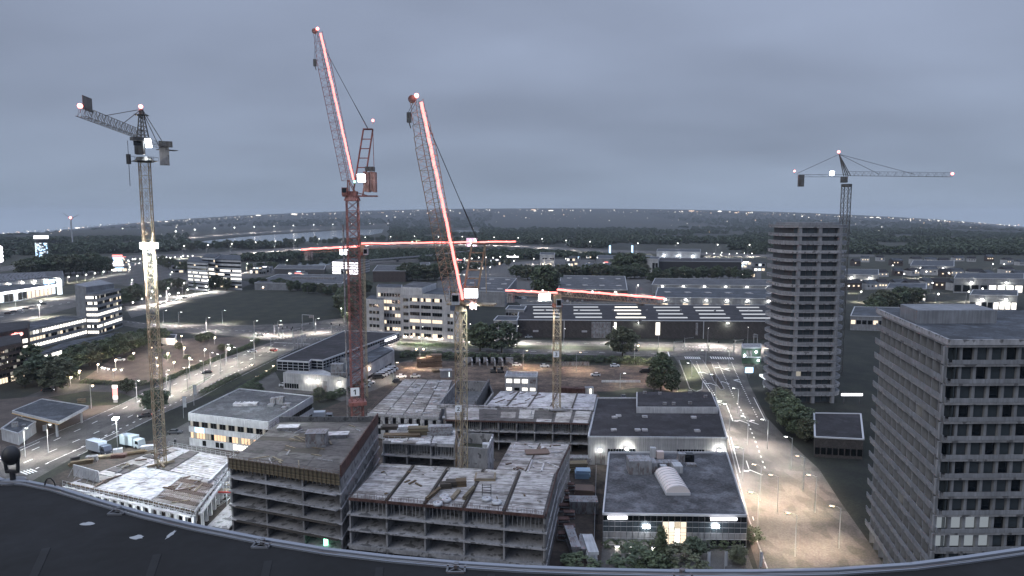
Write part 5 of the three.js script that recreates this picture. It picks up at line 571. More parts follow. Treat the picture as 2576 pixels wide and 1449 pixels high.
{ // office tower and wing at the left
  const h = 24.6, a = at(213, 741, h), c = at(243, 741, h), b = at(304, 727, h), dir = { x: b.x - c.x, z: b.z - c.z }, back = { x: a.x + dir.x, z: a.z + dir.z }, Q = [c, b, back, a]; const t = thing('office_tower', 'seven-storey grey office tower with lit ribbon windows', 'building'); mesh(t, 'core', G().prism(inset(Q, 0.4), 0, h - 0.4).build(), MT.core); const fh = h / 7;
  for (let k = 0; k <= 7; k++) { const y = k * fh; band(t, Q, Math.max(0, y - 0.95), Math.min(h + 0.3, y + 0.85), MT.greyWall, 0.1); } mesh(t, 'roof', G().prism(inset(Q, 0.3), h, h + 0.4).build(), MT.roofBlue); const q = inset(Q, 0.4), r = rng(31); for (let k = 0; k < 7; k++) { const y0 = k * fh + 0.87, y1 = (k + 1) * fh - 0.97; panes(t, q[0], q[1], y0, y1, 14, (i) => (k === 3 || k === 1 ? (r() < 0.9 ? MT.winBright : MT.winDim) : r() < (k === 6 ? 0 : k === 2 ? 0.4 : 0.12) ? MT.winWarm : r() < 0.25 ? MT.winDim : MT.glass)); panes(t, q[0], q[3], y0, y1, 7, () => (r() < 0.78 ? MT.winBright : MT.glass)); }
  const P = quadPx([[188, 716], [216, 722], [286, 713], [250, 703]], 27); mesh(t, 'lift_core', G().prism(P, 0, 27).build(), MT.greyBlue); const W = [at(72, 829, 11.5), at(218, 796, 11.5)], wm = { x: -(W[1].z - W[0].z), z: W[1].x - W[0].x }, wl = Math.hypot(wm.x, wm.z), away = { x: wm.x / wl, z: wm.z / wl }; if (away.z > 0) { away.x *= -1; away.z *= -1; } const WQ = [W[0], W[1], side(W[1], away, 15), side(W[0], away, 15)];
  const w = thing('office_wing', 'long three-storey office wing with brightly lit window rows', 'building'); mesh(w, 'core', G().prism(inset(WQ, 0.4), 0, 11.2).build(), MT.core); for (const [y0, y1] of [[0, 1.3], [3.2, 5.0], [6.8, 8.4], [10.3, 11.8]]) for (let i = 0; i < 4; i++) mesh(w, 'wall_band', G().wall(WQ[i], WQ[(i + 1) % 4], 0.3, y0, y1).build(), MT.greyWall); mesh(w, 'roof', G().prism(inset(WQ, 0.3), 11.2, 11.4).build(), MT.roofBlue); const s = inset(WQ, 0.3); panes(w, s[0], s[1], 8.45, 10.25, 20, (k) => (k === 0 || k === 3 ? MT.winDim : MT.winBright), { fill: 0.7 }); panes(w, s[0], s[1], 5.05, 6.75, 20, (k) => (k < 5 || k === 10 ? MT.winWarm : k % 3 ? MT.glass : MT.winDim)); panes(w, s[0], s[1], 1.35, 3.15, 20, () => MT.winBright, { fill: 0.7 });
  const pd = thing('podium', 'low grey podium in front of the office wing with lit end windows', 'building'), PQ = quadPx([[62, 905], [172, 872], [300, 836], [160, 862]], 4.2); mesh(pd, 'wall', G().prism(PQ, 0, 4.2).build(), MT.greyBlue); mesh(pd, 'roof', G().prism(inset(PQ, 0.2), 4.2, 4.5).build(), MT.roofBlue); panes(pd, PQ[0], PQ[1], 0.6, 3.4, 12, (k) => (k > 2 && k < 10 && k !== 6 ? MT.winBright : MT.glass));
  const d = thing('brick_office', 'dark brown office block carrying a glowing red name sign', 'building'), DQ = [at(-60, 848, 15), at(70, 826, 15), at(74, 806, 15), at(-60, 822, 15)]; mesh(d, 'wall', G().prism(DQ, 0, 15).build(), MT.brownBrick); mesh(d, 'roof', G().prism(inset(DQ, 0.3), 15, 15.2).build(), MT.roofDark); const m = outward(DQ[0], DQ[1]); panes(d, mix2(DQ[0], DQ[1], 0.86), mix2(DQ[0], DQ[1], 0.99), 1.2, 3.2, 1, () => MT.winBright); panes(d, mix2(DQ[0], DQ[1], 0.86), mix2(DQ[0], DQ[1], 0.99), 4.6, 6.6, 1, () => MT.winBright); panes(d, mix2(DQ[0], DQ[1], 0.86), mix2(DQ[0], DQ[1], 0.99), 8, 10, 1, () => MT.winBright); panes(d, mix2(DQ[0], DQ[1], 0.5), mix2(DQ[0], DQ[1], 0.82), 6, 8, 4, (k) => (k ? MT.glass : MT.winDim));
  // red script sign: an outlined cloud-shaped badge with paler lettering
  const sc = side(mix2(DQ[0], DQ[1], 0.76), m, 0.3), rot = turnOf(DQ[0], DQ[1]), sh = new THREE.Shape(); sh.moveTo(-3.2, -0.9); sh.bezierCurveTo(-4.1, -0.9, -4.1, 0.8, -3.1, 0.9); sh.bezierCurveTo(-2.6, 1, -2.2, 0.9, -1.8, 0.95); sh.bezierCurveTo(-1.4, 1.7, -0.3, 1.6, 0.3, 1); sh.lineTo(3, 1); sh.bezierCurveTo(4.1, 0.9, 4.1, -0.9, 3.1, -0.95); sh.lineTo(-3.2, -0.9); const sg = mesh(d, 'red_lit_sign', new THREE.ExtrudeGeometry(sh, { depth: 0.2, bevelEnabled: false }), MT.signRed); sg.position.set(sc.x, 12.9, sc.z); sg.rotation.y = rot; sg.scale.set(0.82, 0.82, 1);
  'ohrop'.split('').forEach((ch, i) => { const q = mesh(d, 'sign_lettering', new THREE.TorusGeometry(0.42, 0.13, 6, 14, ch === 'r' || ch === 'h' ? Math.PI : Math.PI * 2), glowLetter); const off = (i - 2) * 1.15, e = side(sc, m, 0.32); q.position.set(e.x + Math.cos(rot) * off, 12.85, e.z - Math.sin(rot) * off); q.rotation.y = rot; if (ch === 'h' || ch === 'p') { const st = mesh(d, 'sign_lettering', G().box(0, 0, 0, 0.2, 1.1, 0.16).build(), glowLetter); st.position.set(e.x + Math.cos(rot) * (off - 0.38), 12.85 + (ch === 'h' ? 0.3 : -0.3), e.z - Math.sin(rot) * (off - 0.38)); st.rotation.y = rot; } });
  { const l = new THREE.PointLight(new THREE.Color(1, 0.25, 0.22), 13); const e = side(sc, m, 1.5); l.position.set(e.x, 12.8, e.z); l.castShadow = true; l.name = 'sign_light'; d.add(l); }
  const e = thing('dark_office', 'near dark office block with narrow pale window strips at the left edge', 'building'), EQ = [at(-80, 890, 16), at(56, 862, 16), at(50, 840, 16), at(-80, 862, 16)]; mesh(e, 'wall', G().prism(EQ, 0, 16).build(), MT.brownBrick); mesh(e, 'roof', G().prism(inset(EQ, 0.3), 16, 16.2).build(), MT.roofDark); for (let k = 0; k < 5; k++) panes(e, EQ[0], EQ[1], 3.2 + k * 2.5, 4.4 + k * 2.5, 14, (i) => ((i * 7 + k * 3) % 5 === 0 ? MT.winDim : MT.glass)); panes(e, EQ[0], EQ[1], 0.4, 2.6, 18, (i) => (i % 4 ? MT.winWarm : MT.glass));
}
{ // petrol station
  const t = thing('petrol_canopy', 'petrol station canopy with flat blue-grey roof and white fascia', 'canopy'), Q = quadPx([[147, 1061], [222, 1021], [105, 1003], [31, 1033]], 5.8); mesh(t, 'roof', G().prism(Q, 5.3, 5.6).build(), MT.roofBlue); for (let i = 0; i < 4; i++) { mesh(t, 'fascia', G().wall(Q[i], Q[(i + 1) % 4], 0.25, 4.9, 5.85).build(), MT.white); mesh(t, 'fascia_stripe', G().wall(side(Q[i], { x: 0, z: 0.1 }, 1), side(Q[(i + 1) % 4], { x: 0, z: 0.1 }, 1), 0.27, 4.85, 5.02).build(), M(0.55, 0.33, 0.08, 0.6)); } for (const [s, d] of [[0.08, 0.1], [0.9, 0.1], [0.1, 0.85], [0.9, 0.85]]) { const p = quadAt(Q, s, d); mesh(t, 'column', G().box(p.x, 2.45, p.z, 0.5, 4.9, 0.5).build(), MT.white); } for (let k = 0; k < 4; k++) { const p = quadAt(Q, 0.2 + k * 0.2, 0.45); mesh(t, 'fuel_pump', G().box(p.x, 0.95, p.z, 0.9, 1.8, 0.6, 0.4).build(), MT.white); } { const p = quadAt(Q, 0.5, 0.5), l = new THREE.PointLight(new THREE.Color(1, 0.9, 0.78), 35); l.position.set(p.x, 4.6, p.z); l.castShadow = true; l.name = 'canopy_light'; t.add(l); mesh(t, 'canopy_lamp', G().box(p.x, 4.95, p.z, 1.2, 0.1, 1.2).build(), MT.lampWarm); }
  const k = building('petrol_kiosk', 'small white petrol kiosk with flat grey roof', quadPx([[3, 1080], [46, 1092], [90, 1062], [44, 1051]], 3.6), 3.6, MT.white, MT.roofBlue, { trim: MT.white }); roofUnit(k, at(38, 1074, 3.6), 3.6, 1.4, 1.6, 1.2); roofUnit(k, at(60, 1072, 3.6), 3.6, 0.8, 0.6, 0.8);
  const py = thing('price_totem', 'glowing red and white price totem by the round verge', 'sign'), p = at(291, 1013); mesh(py, 'panel_light', G().box(p.x, 4.2, p.z, 1.7, 3.0, 0.4).build(), MT.signRed); mesh(py, 'top_light', G().box(p.x, 6.3, p.z, 1.9, 1.1, 0.42).build(), MT.winBright); mesh(py, 'bottom_light', G().box(p.x, 2.0, p.z, 1.7, 1.2, 0.42).build(), MT.winBright); mesh(py, 'foot', G().box(p.x, 0.7, p.z, 1.4, 1.4, 0.4).build(), MT.white); const l = new THREE.PointLight(new THREE.Color(1, 0.5, 0.4), 13); l.position.set(p.x, 4, p.z + 1.2); l.castShadow = true; l.name = 'totem_light'; py.add(l);
}
{ // pale stepped office in the middle distance
  const t = thing('stepped_office', 'pale stepped office block with lit window rows and roof plant', 'building'); const blk = (px, h, mat = MT.whiteWall, name = 'wall') => { const Q = quadPx(px, h); mesh(t, name, G().prism(Q, 0, h).build(), mat); mesh(t, 'roof', G().prism(inset(Q, 0.4), h, h + 0.15).build(), MT.roofBlue); return Q; };
  const A = blk([[1009, 737], [1132, 742], [1130, 725], [1022, 722]], 27), B = blk([[947, 722], [1010, 724], [1012, 716], [952, 714]], 29), C = blk([[921, 752], [965, 754], [970, 744], [932, 742]], 22), D = blk([[1110, 780], [1160, 784], [1158, 770], [1116, 768]], 18); const E = quadPx([[1009, 722], [1062, 724], [1098, 712], [1040, 708]], 30.5); mesh(t, 'plant_room', G().prism(E, 26, 30.5).build(), MT.white); mesh(t, 'plant_roof', G().prism(inset(E, 0.5), 30.5, 30.6).build(), MT.roof); const r = rng(77);
  for (let k = 0; k < 6; k++) { const y0 = 2 + k * 4.1, lit = [0.35, 0.18, 0.85, 0.03, 0.08, 0.5][k]; for (const [s0, s1] of [[0.18, 0.38], [0.41, 0.61], [0.64, 0.84]]) panes(t, mix2(A[0], A[1], s0), mix2(A[0], A[1], s1), y0, y0 + 1.9, 4, () => (r() < lit ? MT.winWarm : MT.glass), { fill: 0.94 }); panes(t, mix2(A[0], A[1], 0.04), mix2(A[0], A[1], 0.15), y0 - 0.3, y0 + 1.4, 2, () => MT.glass, { fill: 0.94 }); if (k < 5) panes(t, mix2(C[0], C[1], 0.15), mix2(C[0], C[1], 0.75), y0 - 1, y0 + 0.8, 3, () => (r() < 0.2 ? MT.winWarm : MT.glass)); if (k < 4) panes(t, mix2(D[0], D[1], 0.15), mix2(D[0], D[1], 0.6), y0, y0 + 1.8, 3, () => (r() < 0.3 ? MT.winWarm : MT.glass)); panes(t, mix2(B[0], B[1], 0.05), mix2(B[0], B[1], 0.95), y0 + 1, y0 + 3, 8, () => (r() < 0.25 ? MT.winWarm : MT.glass)); }
  const m = outward(A[0], A[1]); for (let k = 0; k < 9; k++) { const p = side(mix2(k < 3 ? C[0] : A[0], k < 3 ? C[1] : A[1], k < 3 ? 0.2 + k * 0.45 : (k - 2.6) / 6.4), m, 0.8); mesh(t, 'wall_lamp', new THREE.SphereGeometry(0.42, 8, 6).translate(p.x, 1.7, p.z), MT.lampWarm); if (k % 2) { const l = new THREE.PointLight(new THREE.Color(1, 0.85, 0.65), 20); l.position.set(p.x, 1.7, p.z + 1); l.castShadow = true; l.name = 'wall_lamp_light'; t.add(l); } }
}
function shed(name, label, px, h, wall, roof, o = {}) { const Q = quadPx(px, h), t = building(name, label, Q, h, wall, roof, { edge: 0.3, edgeW: 0.5, trim: o.trim || MT.trim, group: o.group }); return { t, Q }; }
{ // the long brick warehouse across the middle
  const { t, Q } = shed('brick_warehouse', 'long dark brick warehouse with rows of white roof strips', [[1300, 805], [1990, 809], [1960, 768], [1310, 767]], 10.5, MT.darkBrick, MT.roofDark); const h = 10.5; for (let b = 0; b < 6; b++) for (let k = 0; k < 4; k++) { const s0 = 0.06 + b * 0.155 + k * -0.004, c = quadAt(Q, s0 + 0.05, 0.15 + k * 0.22), L = dist2(quadAt(Q, s0, 0.2), quadAt(Q, s0 + 0.105, 0.2)); mesh(t, 'rooflight_strip', G().box(c.x, h + 0.35, c.z, L * (hash2(b, k, 7) * 0.2 + 0.85), 0.5, 1.7).build(), b === 2 ? MT.winBright : MT.stripGlow); } const a = Q[0], b = Q[1], m = outward(a, b), d = side(mix2(a, b, 0.318), m, 0.1); mesh(t, 'loading_door', G().box(d.x, 4.9, d.z, 13.5, 9.6, 0.15).build(), MT.galv); for (const s of [0.363, 0.515, 0.522, 0.66]) { const p = side(mix2(a, b, s), m, 0.25); mesh(t, s < 0.6 ? 'lit_window_strip' : 'downpipe', G().box(p.x, 5.8, p.z, 1.3, 7.4, 0.2).build(), s < 0.6 ? MT.winBright : MT.galv); } for (const s of [0.16, 0.175, 0.685]) { const p = side(mix2(a, b, s), m, 0.2); mesh(t, 'downpipe', G().bar(V(p.x, 0, p.z), V(p.x, 10.3, p.z), 0.25).build(), MT.trim); } for (const s of [0.07, 0.25]) { const p = side(mix2(a, b, s), m, 0.15); mesh(t, 'sign_plate', G().box(p.x, 4, p.z, 3.2, 1.1, 0.12).build(), MT.white); }
  for (const s of [0.45, 0.77]) { const p = side(mix2(a, b, s), m, 1.2); mesh(t, 'wall_lamp', G().box(p.x, 9.6, p.z, 1.2, 0.4, 0.8).build(), MT.lampWhite); mesh(t, 'lamp_arm', G().bar(V(p.x, 9.8, p.z), V(p.x - m.x * 1.2, 9.8, p.z - m.z * 1.2), 0.08).build(), MT.steel); const l = new THREE.PointLight(new THREE.Color(0.9, 1, 0.86), 92); l.position.set(p.x, 9.2, p.z + 0.4); l.castShadow = true; l.name = 'wall_lamp_light'; t.add(l); } for (let k = 0; k < 7; k++) mesh(t, 'roof_vent', G().box(quadAt(Q, 0.1 + k * 0.13, 0.5).x, h + 0.6, quadAt(Q, 0.1, 0.55).z, 1.2, 1.2, 1.2).build(), MT.galv);
  const o2 = shed('annex_office', 'grey two-storey annex at the left end of the brick warehouse', [[1242, 806], [1300, 807], [1305, 796], [1252, 795]], 11.5, MT.greyWall, MT.roofBlue); panes(o2.t, o2.Q[0], o2.Q[1], 7.6, 9.4, 5, () => MT.glass); panes(o2.t, o2.Q[0], o2.Q[1], 2.6, 4.4, 5, (k) => (k === 1 ? MT.winWarm : MT.glass)); const o3 = shed('annex_office', 'small banded office behind the grey annex', [[1272, 778], [1318, 780], [1324, 770], [1280, 769]], 12, MT.greyWall, MT.roofBlue); panes(o3.t, o3.Q[0], o3.Q[1], 8, 10, 6, () => MT.glass);
}
const shedLights = (S, n, y, cd, mat = MT.lampWhite, col = new THREE.Color(1, 0.96, 0.82)) => { const [a, b] = S.Q, m = outward(a, b); for (let k = 0; k < n; k++) { const p = side(mix2(a, b, (k + 0.5) / n), m, 0.9); mesh(S.t, 'wall_lamp', G().box(p.x, y, p.z, 1.6, 0.7, 0.8).build(), mat); const l = new THREE.PointLight(col, cd * 0.14); l.position.set(p.x, y - 0.6, p.z + 0.8); l.castShadow = true; l.name = 'wall_lamp_light'; S.t.add(l); } };
{
  const roofPatch = (S, h, n, m2) => { for (let i = 0; i < n; i++) for (let j = 0; j < m2; j++) { const c = quadAt(S.Q, (i + 0.55) / n, (j + 0.5) / m2); mesh(S.t, 'rooflight', G().box(c.x, h + 0.3, c.z, 4.6, 0.4, 7).build(), MT.deckA); } };
  let S = shed('trade_shed', 'grey shed with paired rooflights and three bright wall lamps', [[1405, 727], [1578, 730], [1572, 695], [1412, 693]], 10, MT.brownBrick, MT.roof); roofPatch(S, 10, 4, 2); shedLights(S, 3, 8.4, 500); S = shed('trade_shed', 'dark shed with a row of wall lamps over lit loading doors', [[1648, 748], [1960, 752], [1960, 728], [1655, 724]], 9, MT.greyBlue, MT.roofBlue); roofPatch(S, 9, 6, 1); shedLights(S, 6, 7.6, 380); panes(S.t, S.Q[0], S.Q[1], 0.6, 4.4, 18, (k) => (k % 3 === 1 ? MT.winWarm : MT.steel)); S = shed('trade_shed', 'further dark shed with lamps under its eaves', [[1640, 716], [1960, 719], [1960, 704], [1648, 700]], 8, MT.greyBlue, MT.roof); shedLights(S, 6, 6.8, 380); S = shed('black_shed', 'broad windowless black shed behind the trees', [[1655, 657], [1866, 659], [1866, 651], [1660, 649]], 16, MT.black, MT.roofDark); S = shed('white_shed', 'low white shed with bright doorway lights', [[1652, 632], [1762, 634], [1762, 627], [1655, 626]], 11, MT.white, MT.roofBlue); shedLights(S, 3, 4, 1600, MT.lampCool, new THREE.Color(0.92, 0.97, 1)); S = shed('white_office', 'white office cube behind the black shed trees', [[1618, 650], [1656, 652], [1660, 646], [1622, 645]], 20, MT.whiteWall, MT.roofBlue); panes(S.t, S.Q[0], S.Q[1], 6, 15, 5, (k) => (k > 2 ? MT.glass : null)); S = shed('white_office', 'small white office beside the bright forecourt', [[1358, 640], [1395, 641], [1396, 636], [1360, 635]], 17, MT.whiteWall, MT.roofBlue); panes(S.t, S.Q[0], S.Q[1], 10, 12, 6, (k) => (k % 3 ? MT.glass : null)); shedLights(S, 2, 3, 900, MT.lampWarm, new THREE.Color(1, 0.9, 0.7));
  S = shed('trade_shed', 'long low shed behind the pale stepped office', [[1150, 730], [1270, 735], [1300, 700], [1180, 697]], 12, MT.greyWall, MT.roof); roofPatch(S, 12, 3, 3); S = shed('trade_shed', 'flat grey shed beside the field', [[640, 712], [860, 714], [880, 692], [700, 690]], 7, MT.greyBlue, MT.roof); for (let k = 0; k < 9; k++) roofUnit(S.t, quadAt(S.Q, 0.35 + k * 0.06, 0.5), 7, 5, 2, 4, MT.galv); S = shed('trade_shed', 'dark flat shed behind the field sheds', [[690, 676], [815, 678], [820, 668], [700, 667]], 7, MT.core, MT.roof); S = shed('trade_shed', 'brown shed beside the banded light building', [[938, 682], [1020, 682], [1032, 668], [950, 667]], 12, MT.brownBrick, MT.roof); S = shed('trade_shed', 'pale shed under the viaduct', [[1060, 668], [1082, 664], [1080, 660], [1056, 662]], 9, MT.white, MT.roof);
  S = shed('trade_shed', 'low shed row with pale gables in the trade estate', [[1470, 676], [1600, 678], [1600, 664], [1475, 662]], 8, MT.greyWall, MT.roofBlue); shedLights(S, 2, 5, 400); S = shed('trade_shed', 'grey workshop with yard full of cars', [[1500, 650], [1640, 652], [1640, 643], [1505, 642]], 8, MT.greyBlue, MT.roofBlue); for (const [u, l] of [[1534, 'left'], [1590, 'right']]) { const t = thing('light_column', 'tall blue lit column, ' + l + ' of the pair by the workshop', 'light column'), p = at(u, 648); mesh(t, 'column_light', G().box(p.x, 14, p.z, 3, 16, 1.2).build(), MT.signBlue); mesh(t, 'foot', G().box(p.x, 3, p.z, 2, 6, 1).build(), MT.steel); }
}
{ // striped light building and white striped offices
  const S = quadPx([[836, 657], [900, 659], [929, 653], [864, 651]], 16.5), t = thing('striped_light_building', 'low block with glowing white horizontal light bands', 'building'); mesh(t, 'core', G().prism(inset(S, 0.5), 0, 16.5).build(), MT.core); for (let k = 0; k < 5; k++) { for (const [a, b] of [[0, 1], [1, 2]]) mesh(t, 'light_band', G().wall(S[a], S[b], 0.5, 1 + k * 3.2, 2.9 + k * 3.2).build(), a ? MT.whiteWall : MT.signWhite); } mesh(t, 'roof', G().prism(S, 16.5, 17).build(), MT.roof);
  const o = thing('striped_office', 'white striped office with two angled wings and lit floors', 'building'), h = 27, r = rng(9); for (const [px, tall] of [[[[471, 660], [521, 663], [533, 651], [478, 648]], h], [[[508, 648], [540, 650], [552, 642], [520, 640]], h + 4], [[[541, 654], [606, 656], [604, 644], [545, 641]], h + 2]]) { const Q = quadPx(px, tall); mesh(o, 'core', G().prism(inset(Q, 0.6), 0, tall).build(), MT.core); for (let k = 0; k < 8; k++) { const y = k * tall / 7.4; band(o, Q, y, y + 2.1, MT.white, 0, 'wall_band'); const q = inset(Q, 0.6); panes(o, q[0], q[1], y + 2.15, Math.min(tall, y + tall / 7.4 - 0.05), 12, () => ((k === 3 || k === 4 || k === 2) && r() < 0.75 ? MT.winBright : r() < 0.08 ? MT.winWarm : MT.glass), { fill: 0.95 }); } mesh(o, 'roof', G().prism(Q, tall, tall + 0.8).build(), MT.roofBlue); } const c = at(545, 722); mesh(o, 'entrance_light', G().box(c.x, 3, c.z, 14, 5, 3).build(), MT.winFire); const l = new THREE.PointLight(new THREE.Color(1, 0.85, 0.6), 550); l.position.set(c.x, 4, c.z + 8); l.castShadow = true; l.name = 'entrance_lamp'; o.add(l);
}
{ // lit advertising tower, billboard, totems
  const p = at(107, 650), t = thing('light_tower', 'tall round tower with speckled glowing skin and bright white crown', 'tower'), cyl = (r, y0, y1, mat, name) => { const g = new THREE.CylinderGeometry(r, r, y1 - y0, 28); const m = mesh(t, name, g, mat); m.position.set(p.x, (y0 + y1) / 2, p.z); return m; }; const D = -p.z, px = D / FOCAL; cyl(13 * px, 0, 35 * px + 4, MT.greyBlue, 'shaft'); const rg = rng(4); for (let k = 0; k < 90; k++) { const a = rg() * 3.2 - 0.05, y = 3 + rg() * 34 * px, m = mesh(t, 'light_panel', G().box(0, 0, 0, 3.4 * px * (0.5 + rg()), 2.2 * px, 0.5).build(), rg() < 0.5 ? MT.winCool : MT.signBlue); m.position.set(p.x + Math.cos(a) * 13.1 * px, y, p.z + Math.sin(a) * 13.1 * px); m.rotation.y = Math.PI / 2 - a; } cyl(12 * px, 35 * px + 4, 46 * px, MT.core, 'upper_shaft'); cyl(15 * px, 46 * px, 48 * px, MT.greyWall, 'gallery'); cyl(15.5 * px, 50 * px, 57 * px, MT.signWhite, 'crown_light'); cyl(12 * px, 48 * px, 50 * px, MT.core, 'neck');
  const b = thing('billboard', 'bright white billboard with blue picture and red cap behind the mast', 'billboard'), q = at(297, 676), s = -q.z / FOCAL; mesh(b, 'panel_light', G().box(q.x, 13 * s, q.z, 24 * s, 12 * s, 2).build(), MT.signWhite); mesh(b, 'screen', G().box(q.x, 24 * s, q.z, 22 * s, 11 * s, 2).build(), MT.signBlue); mesh(b, 'cap_light', G().box(q.x, 33 * s, q.z, 24 * s, 4 * s, 2).build(), MT.signRed); for (const k of [-8, 8]) mesh(b, 'post', G().box(q.x + k * s, 3.5 * s, q.z, 2 * s, 7 * s, 1.5).build(), MT.steel);
  const c = thing('billboard', 'pink motorway billboard with white round mark', 'billboard'), d = at(1187, 632), e = -d.z / FOCAL; mesh(c, 'screen_light', G().box(d.x, 22 * e, d.z, 27 * e, 22 * e, 2).build(), glow(1, 0.62, 0.85, 1.0)); mesh(c, 'round_mark_light', new THREE.TorusGeometry(6.5 * e, 2.2 * e, 8, 20, Math.PI * 1.6).rotateZ(Math.PI * 0.75).translate(d.x + 3 * e, 25 * e, d.z + 1.6), MT.signWhite); mesh(c, 'caption_light', G().box(d.x, 14.5 * e, d.z + 1.2, 22 * e, 3 * e, 1).build(), MT.signWhite); mesh(c, 'post', G().box(d.x, 5.5 * e, d.z, 5 * e, 11 * e, 1.6).build(), MT.steel);
  const f = thing('roadside_shop', 'long lit shop front with white canopy light at the far left', 'shop'), A = at(-40, 772), B = at(140, 741), rot = turnOf(A, B), L = dist2(A, B), mid = mix2(A, B, 0.5); const fl = outward(A, B), bk = { x: -fl.x, z: -fl.z }; mesh(f, 'hall', G().prism([A, B, side(B, bk, 40), side(A, bk, 40)], 0, 9).build(), MT.greyBlue); mesh(f, 'roof', G().prism([A, B, side(B, bk, 40), side(A, bk, 40)], 9, 9.6).build(), MT.roofBlue); mesh(f, 'canopy_light', G().wall(side(A, fl, 4), side(B, fl, 4), 1.2, 8.2, 10).build(), MT.signWhite); panes(f, A, B, 1, 7, 16, (k) => (k > 8 && k < 15 ? MT.winWarm : k % 3 ? MT.glass : MT.winCool), { off: 0.3 }); mesh(f, 'pylon_light', G().box(side(B, fl, 4).x, 7, side(B, fl, 4).z, 5, 14, 1.6, rot).build(), MT.winCool); const s2 = side(mix2(A, B, 1.12), bk, 12); mesh(f, 'sign_light', G().box(s2.x, 11, s2.z, 14, 3.6, 1, rot).build(), MT.signBlue);
  for (const k of [0.15, 0.5, 0.85]) { const z = side(mix2(A, B, k), fl, 9), l = new THREE.PointLight(new THREE.Color(0.95, 0.97, 1), 572); l.position.set(z.x, 7, z.z); l.castShadow = true; l.name = 'canopy_glow'; f.add(l); }
  const g = thing('hall_roof', 'large flat-roofed retail hall above the hedge with white roof lines', 'building'), GQ = quadPx([[-30, 715], [160, 695], [158, 682], [-30, 690]], 10); mesh(g, 'wall', G().prism(GQ, 0, 10).build(), MT.whiteWall); mesh(g, 'roof', G().prism(inset(GQ, 0.5), 10, 10.4).build(), MT.roof); for (let k = 0; k < 6; k++) { const a = quadAt(GQ, 0.05, 0.15 + k * 0.13), b2 = quadAt(GQ, 0.75, 0.15 + k * 0.13); mesh(g, 'roof_line', G().wall(a, b2, 1.2, 10.4, 10.9).build(), MT.deckWhite); } shedLights({ t: g, Q: GQ }, 6, 8, 900); const tt = thing('light_totem', 'stacked white light discs at the left edge', 'sign'), tp = at(3, 668); for (let k = 0; k < 4; k++) { const m = mesh(tt, 'disc_light', new THREE.SphereGeometry(6 * (-tp.z / FOCAL), 12, 8), MT.signWhite); m.position.set(tp.x, (14 + k * 10) * (-tp.z / FOCAL), tp.z); } mesh(tt, 'post', G().bar(tp, V(tp.x, 42 * (-tp.z / FOCAL), tp.z), 1.2, 6).build(), MT.steel);
}
{ // viaduct
  const t = thing('viaduct', 'curving concrete motorway viaduct on single piers', 'bridge'), P = [[926, 654], [1000, 648], [1080, 642], [1186, 630], [1260, 626]].map(([u, v]) => at(u, v, 7)); for (let i = 0; i + 1 < P.length; i++) { mesh(t, 'deck', G().wall(P[i], P[i + 1], 12, 5.5, 7).build(), MT.concrete); mesh(t, 'parapet', G().wall(side(P[i], { x: 0, z: 1 }, 6.2), side(P[i + 1], { x: 0, z: 1 }, 6.2), 0.4, 7, 8.1).build(), MT.concretePale); } for (const p of P) mesh(t, 'pier', G().box(p.x, 2.75, p.z, 4, 5.5, 2.4).build(), MT.concrete);
}
{ // wind turbine
  const t = thing('wind_turbine', 'far wind turbine with red hub light', 'wind turbine'), p = at(183, 616), s = -p.z / FOCAL, hub = V(p.x, 66 * s, p.z); mesh(t, 'tower', G().bar(p, hub, 1.7 * s, 10, 1.0 * s).build(), MT.white); mesh(t, 'nacelle', G().box(hub.x, hub.y, hub.z, 9 * s, 3 * s, 3 * s).build(), MT.white); for (const a of [0.4, 2.5, 4.6]) mesh(t, 'blade', G().bar(hub, V(hub.x + Math.cos(a) * 24 * s, hub.y + Math.sin(a) * 24 * s, hub.z + 2), 0.9 * s, 4, 0.25 * s).build(), MT.greyWall); const m = mesh(t, 'hub_light', new THREE.SphereGeometry(3 * s, 10, 8), MT.red); m.position.copy(hub).add(V(0, 2 * s, 2 * s));
}

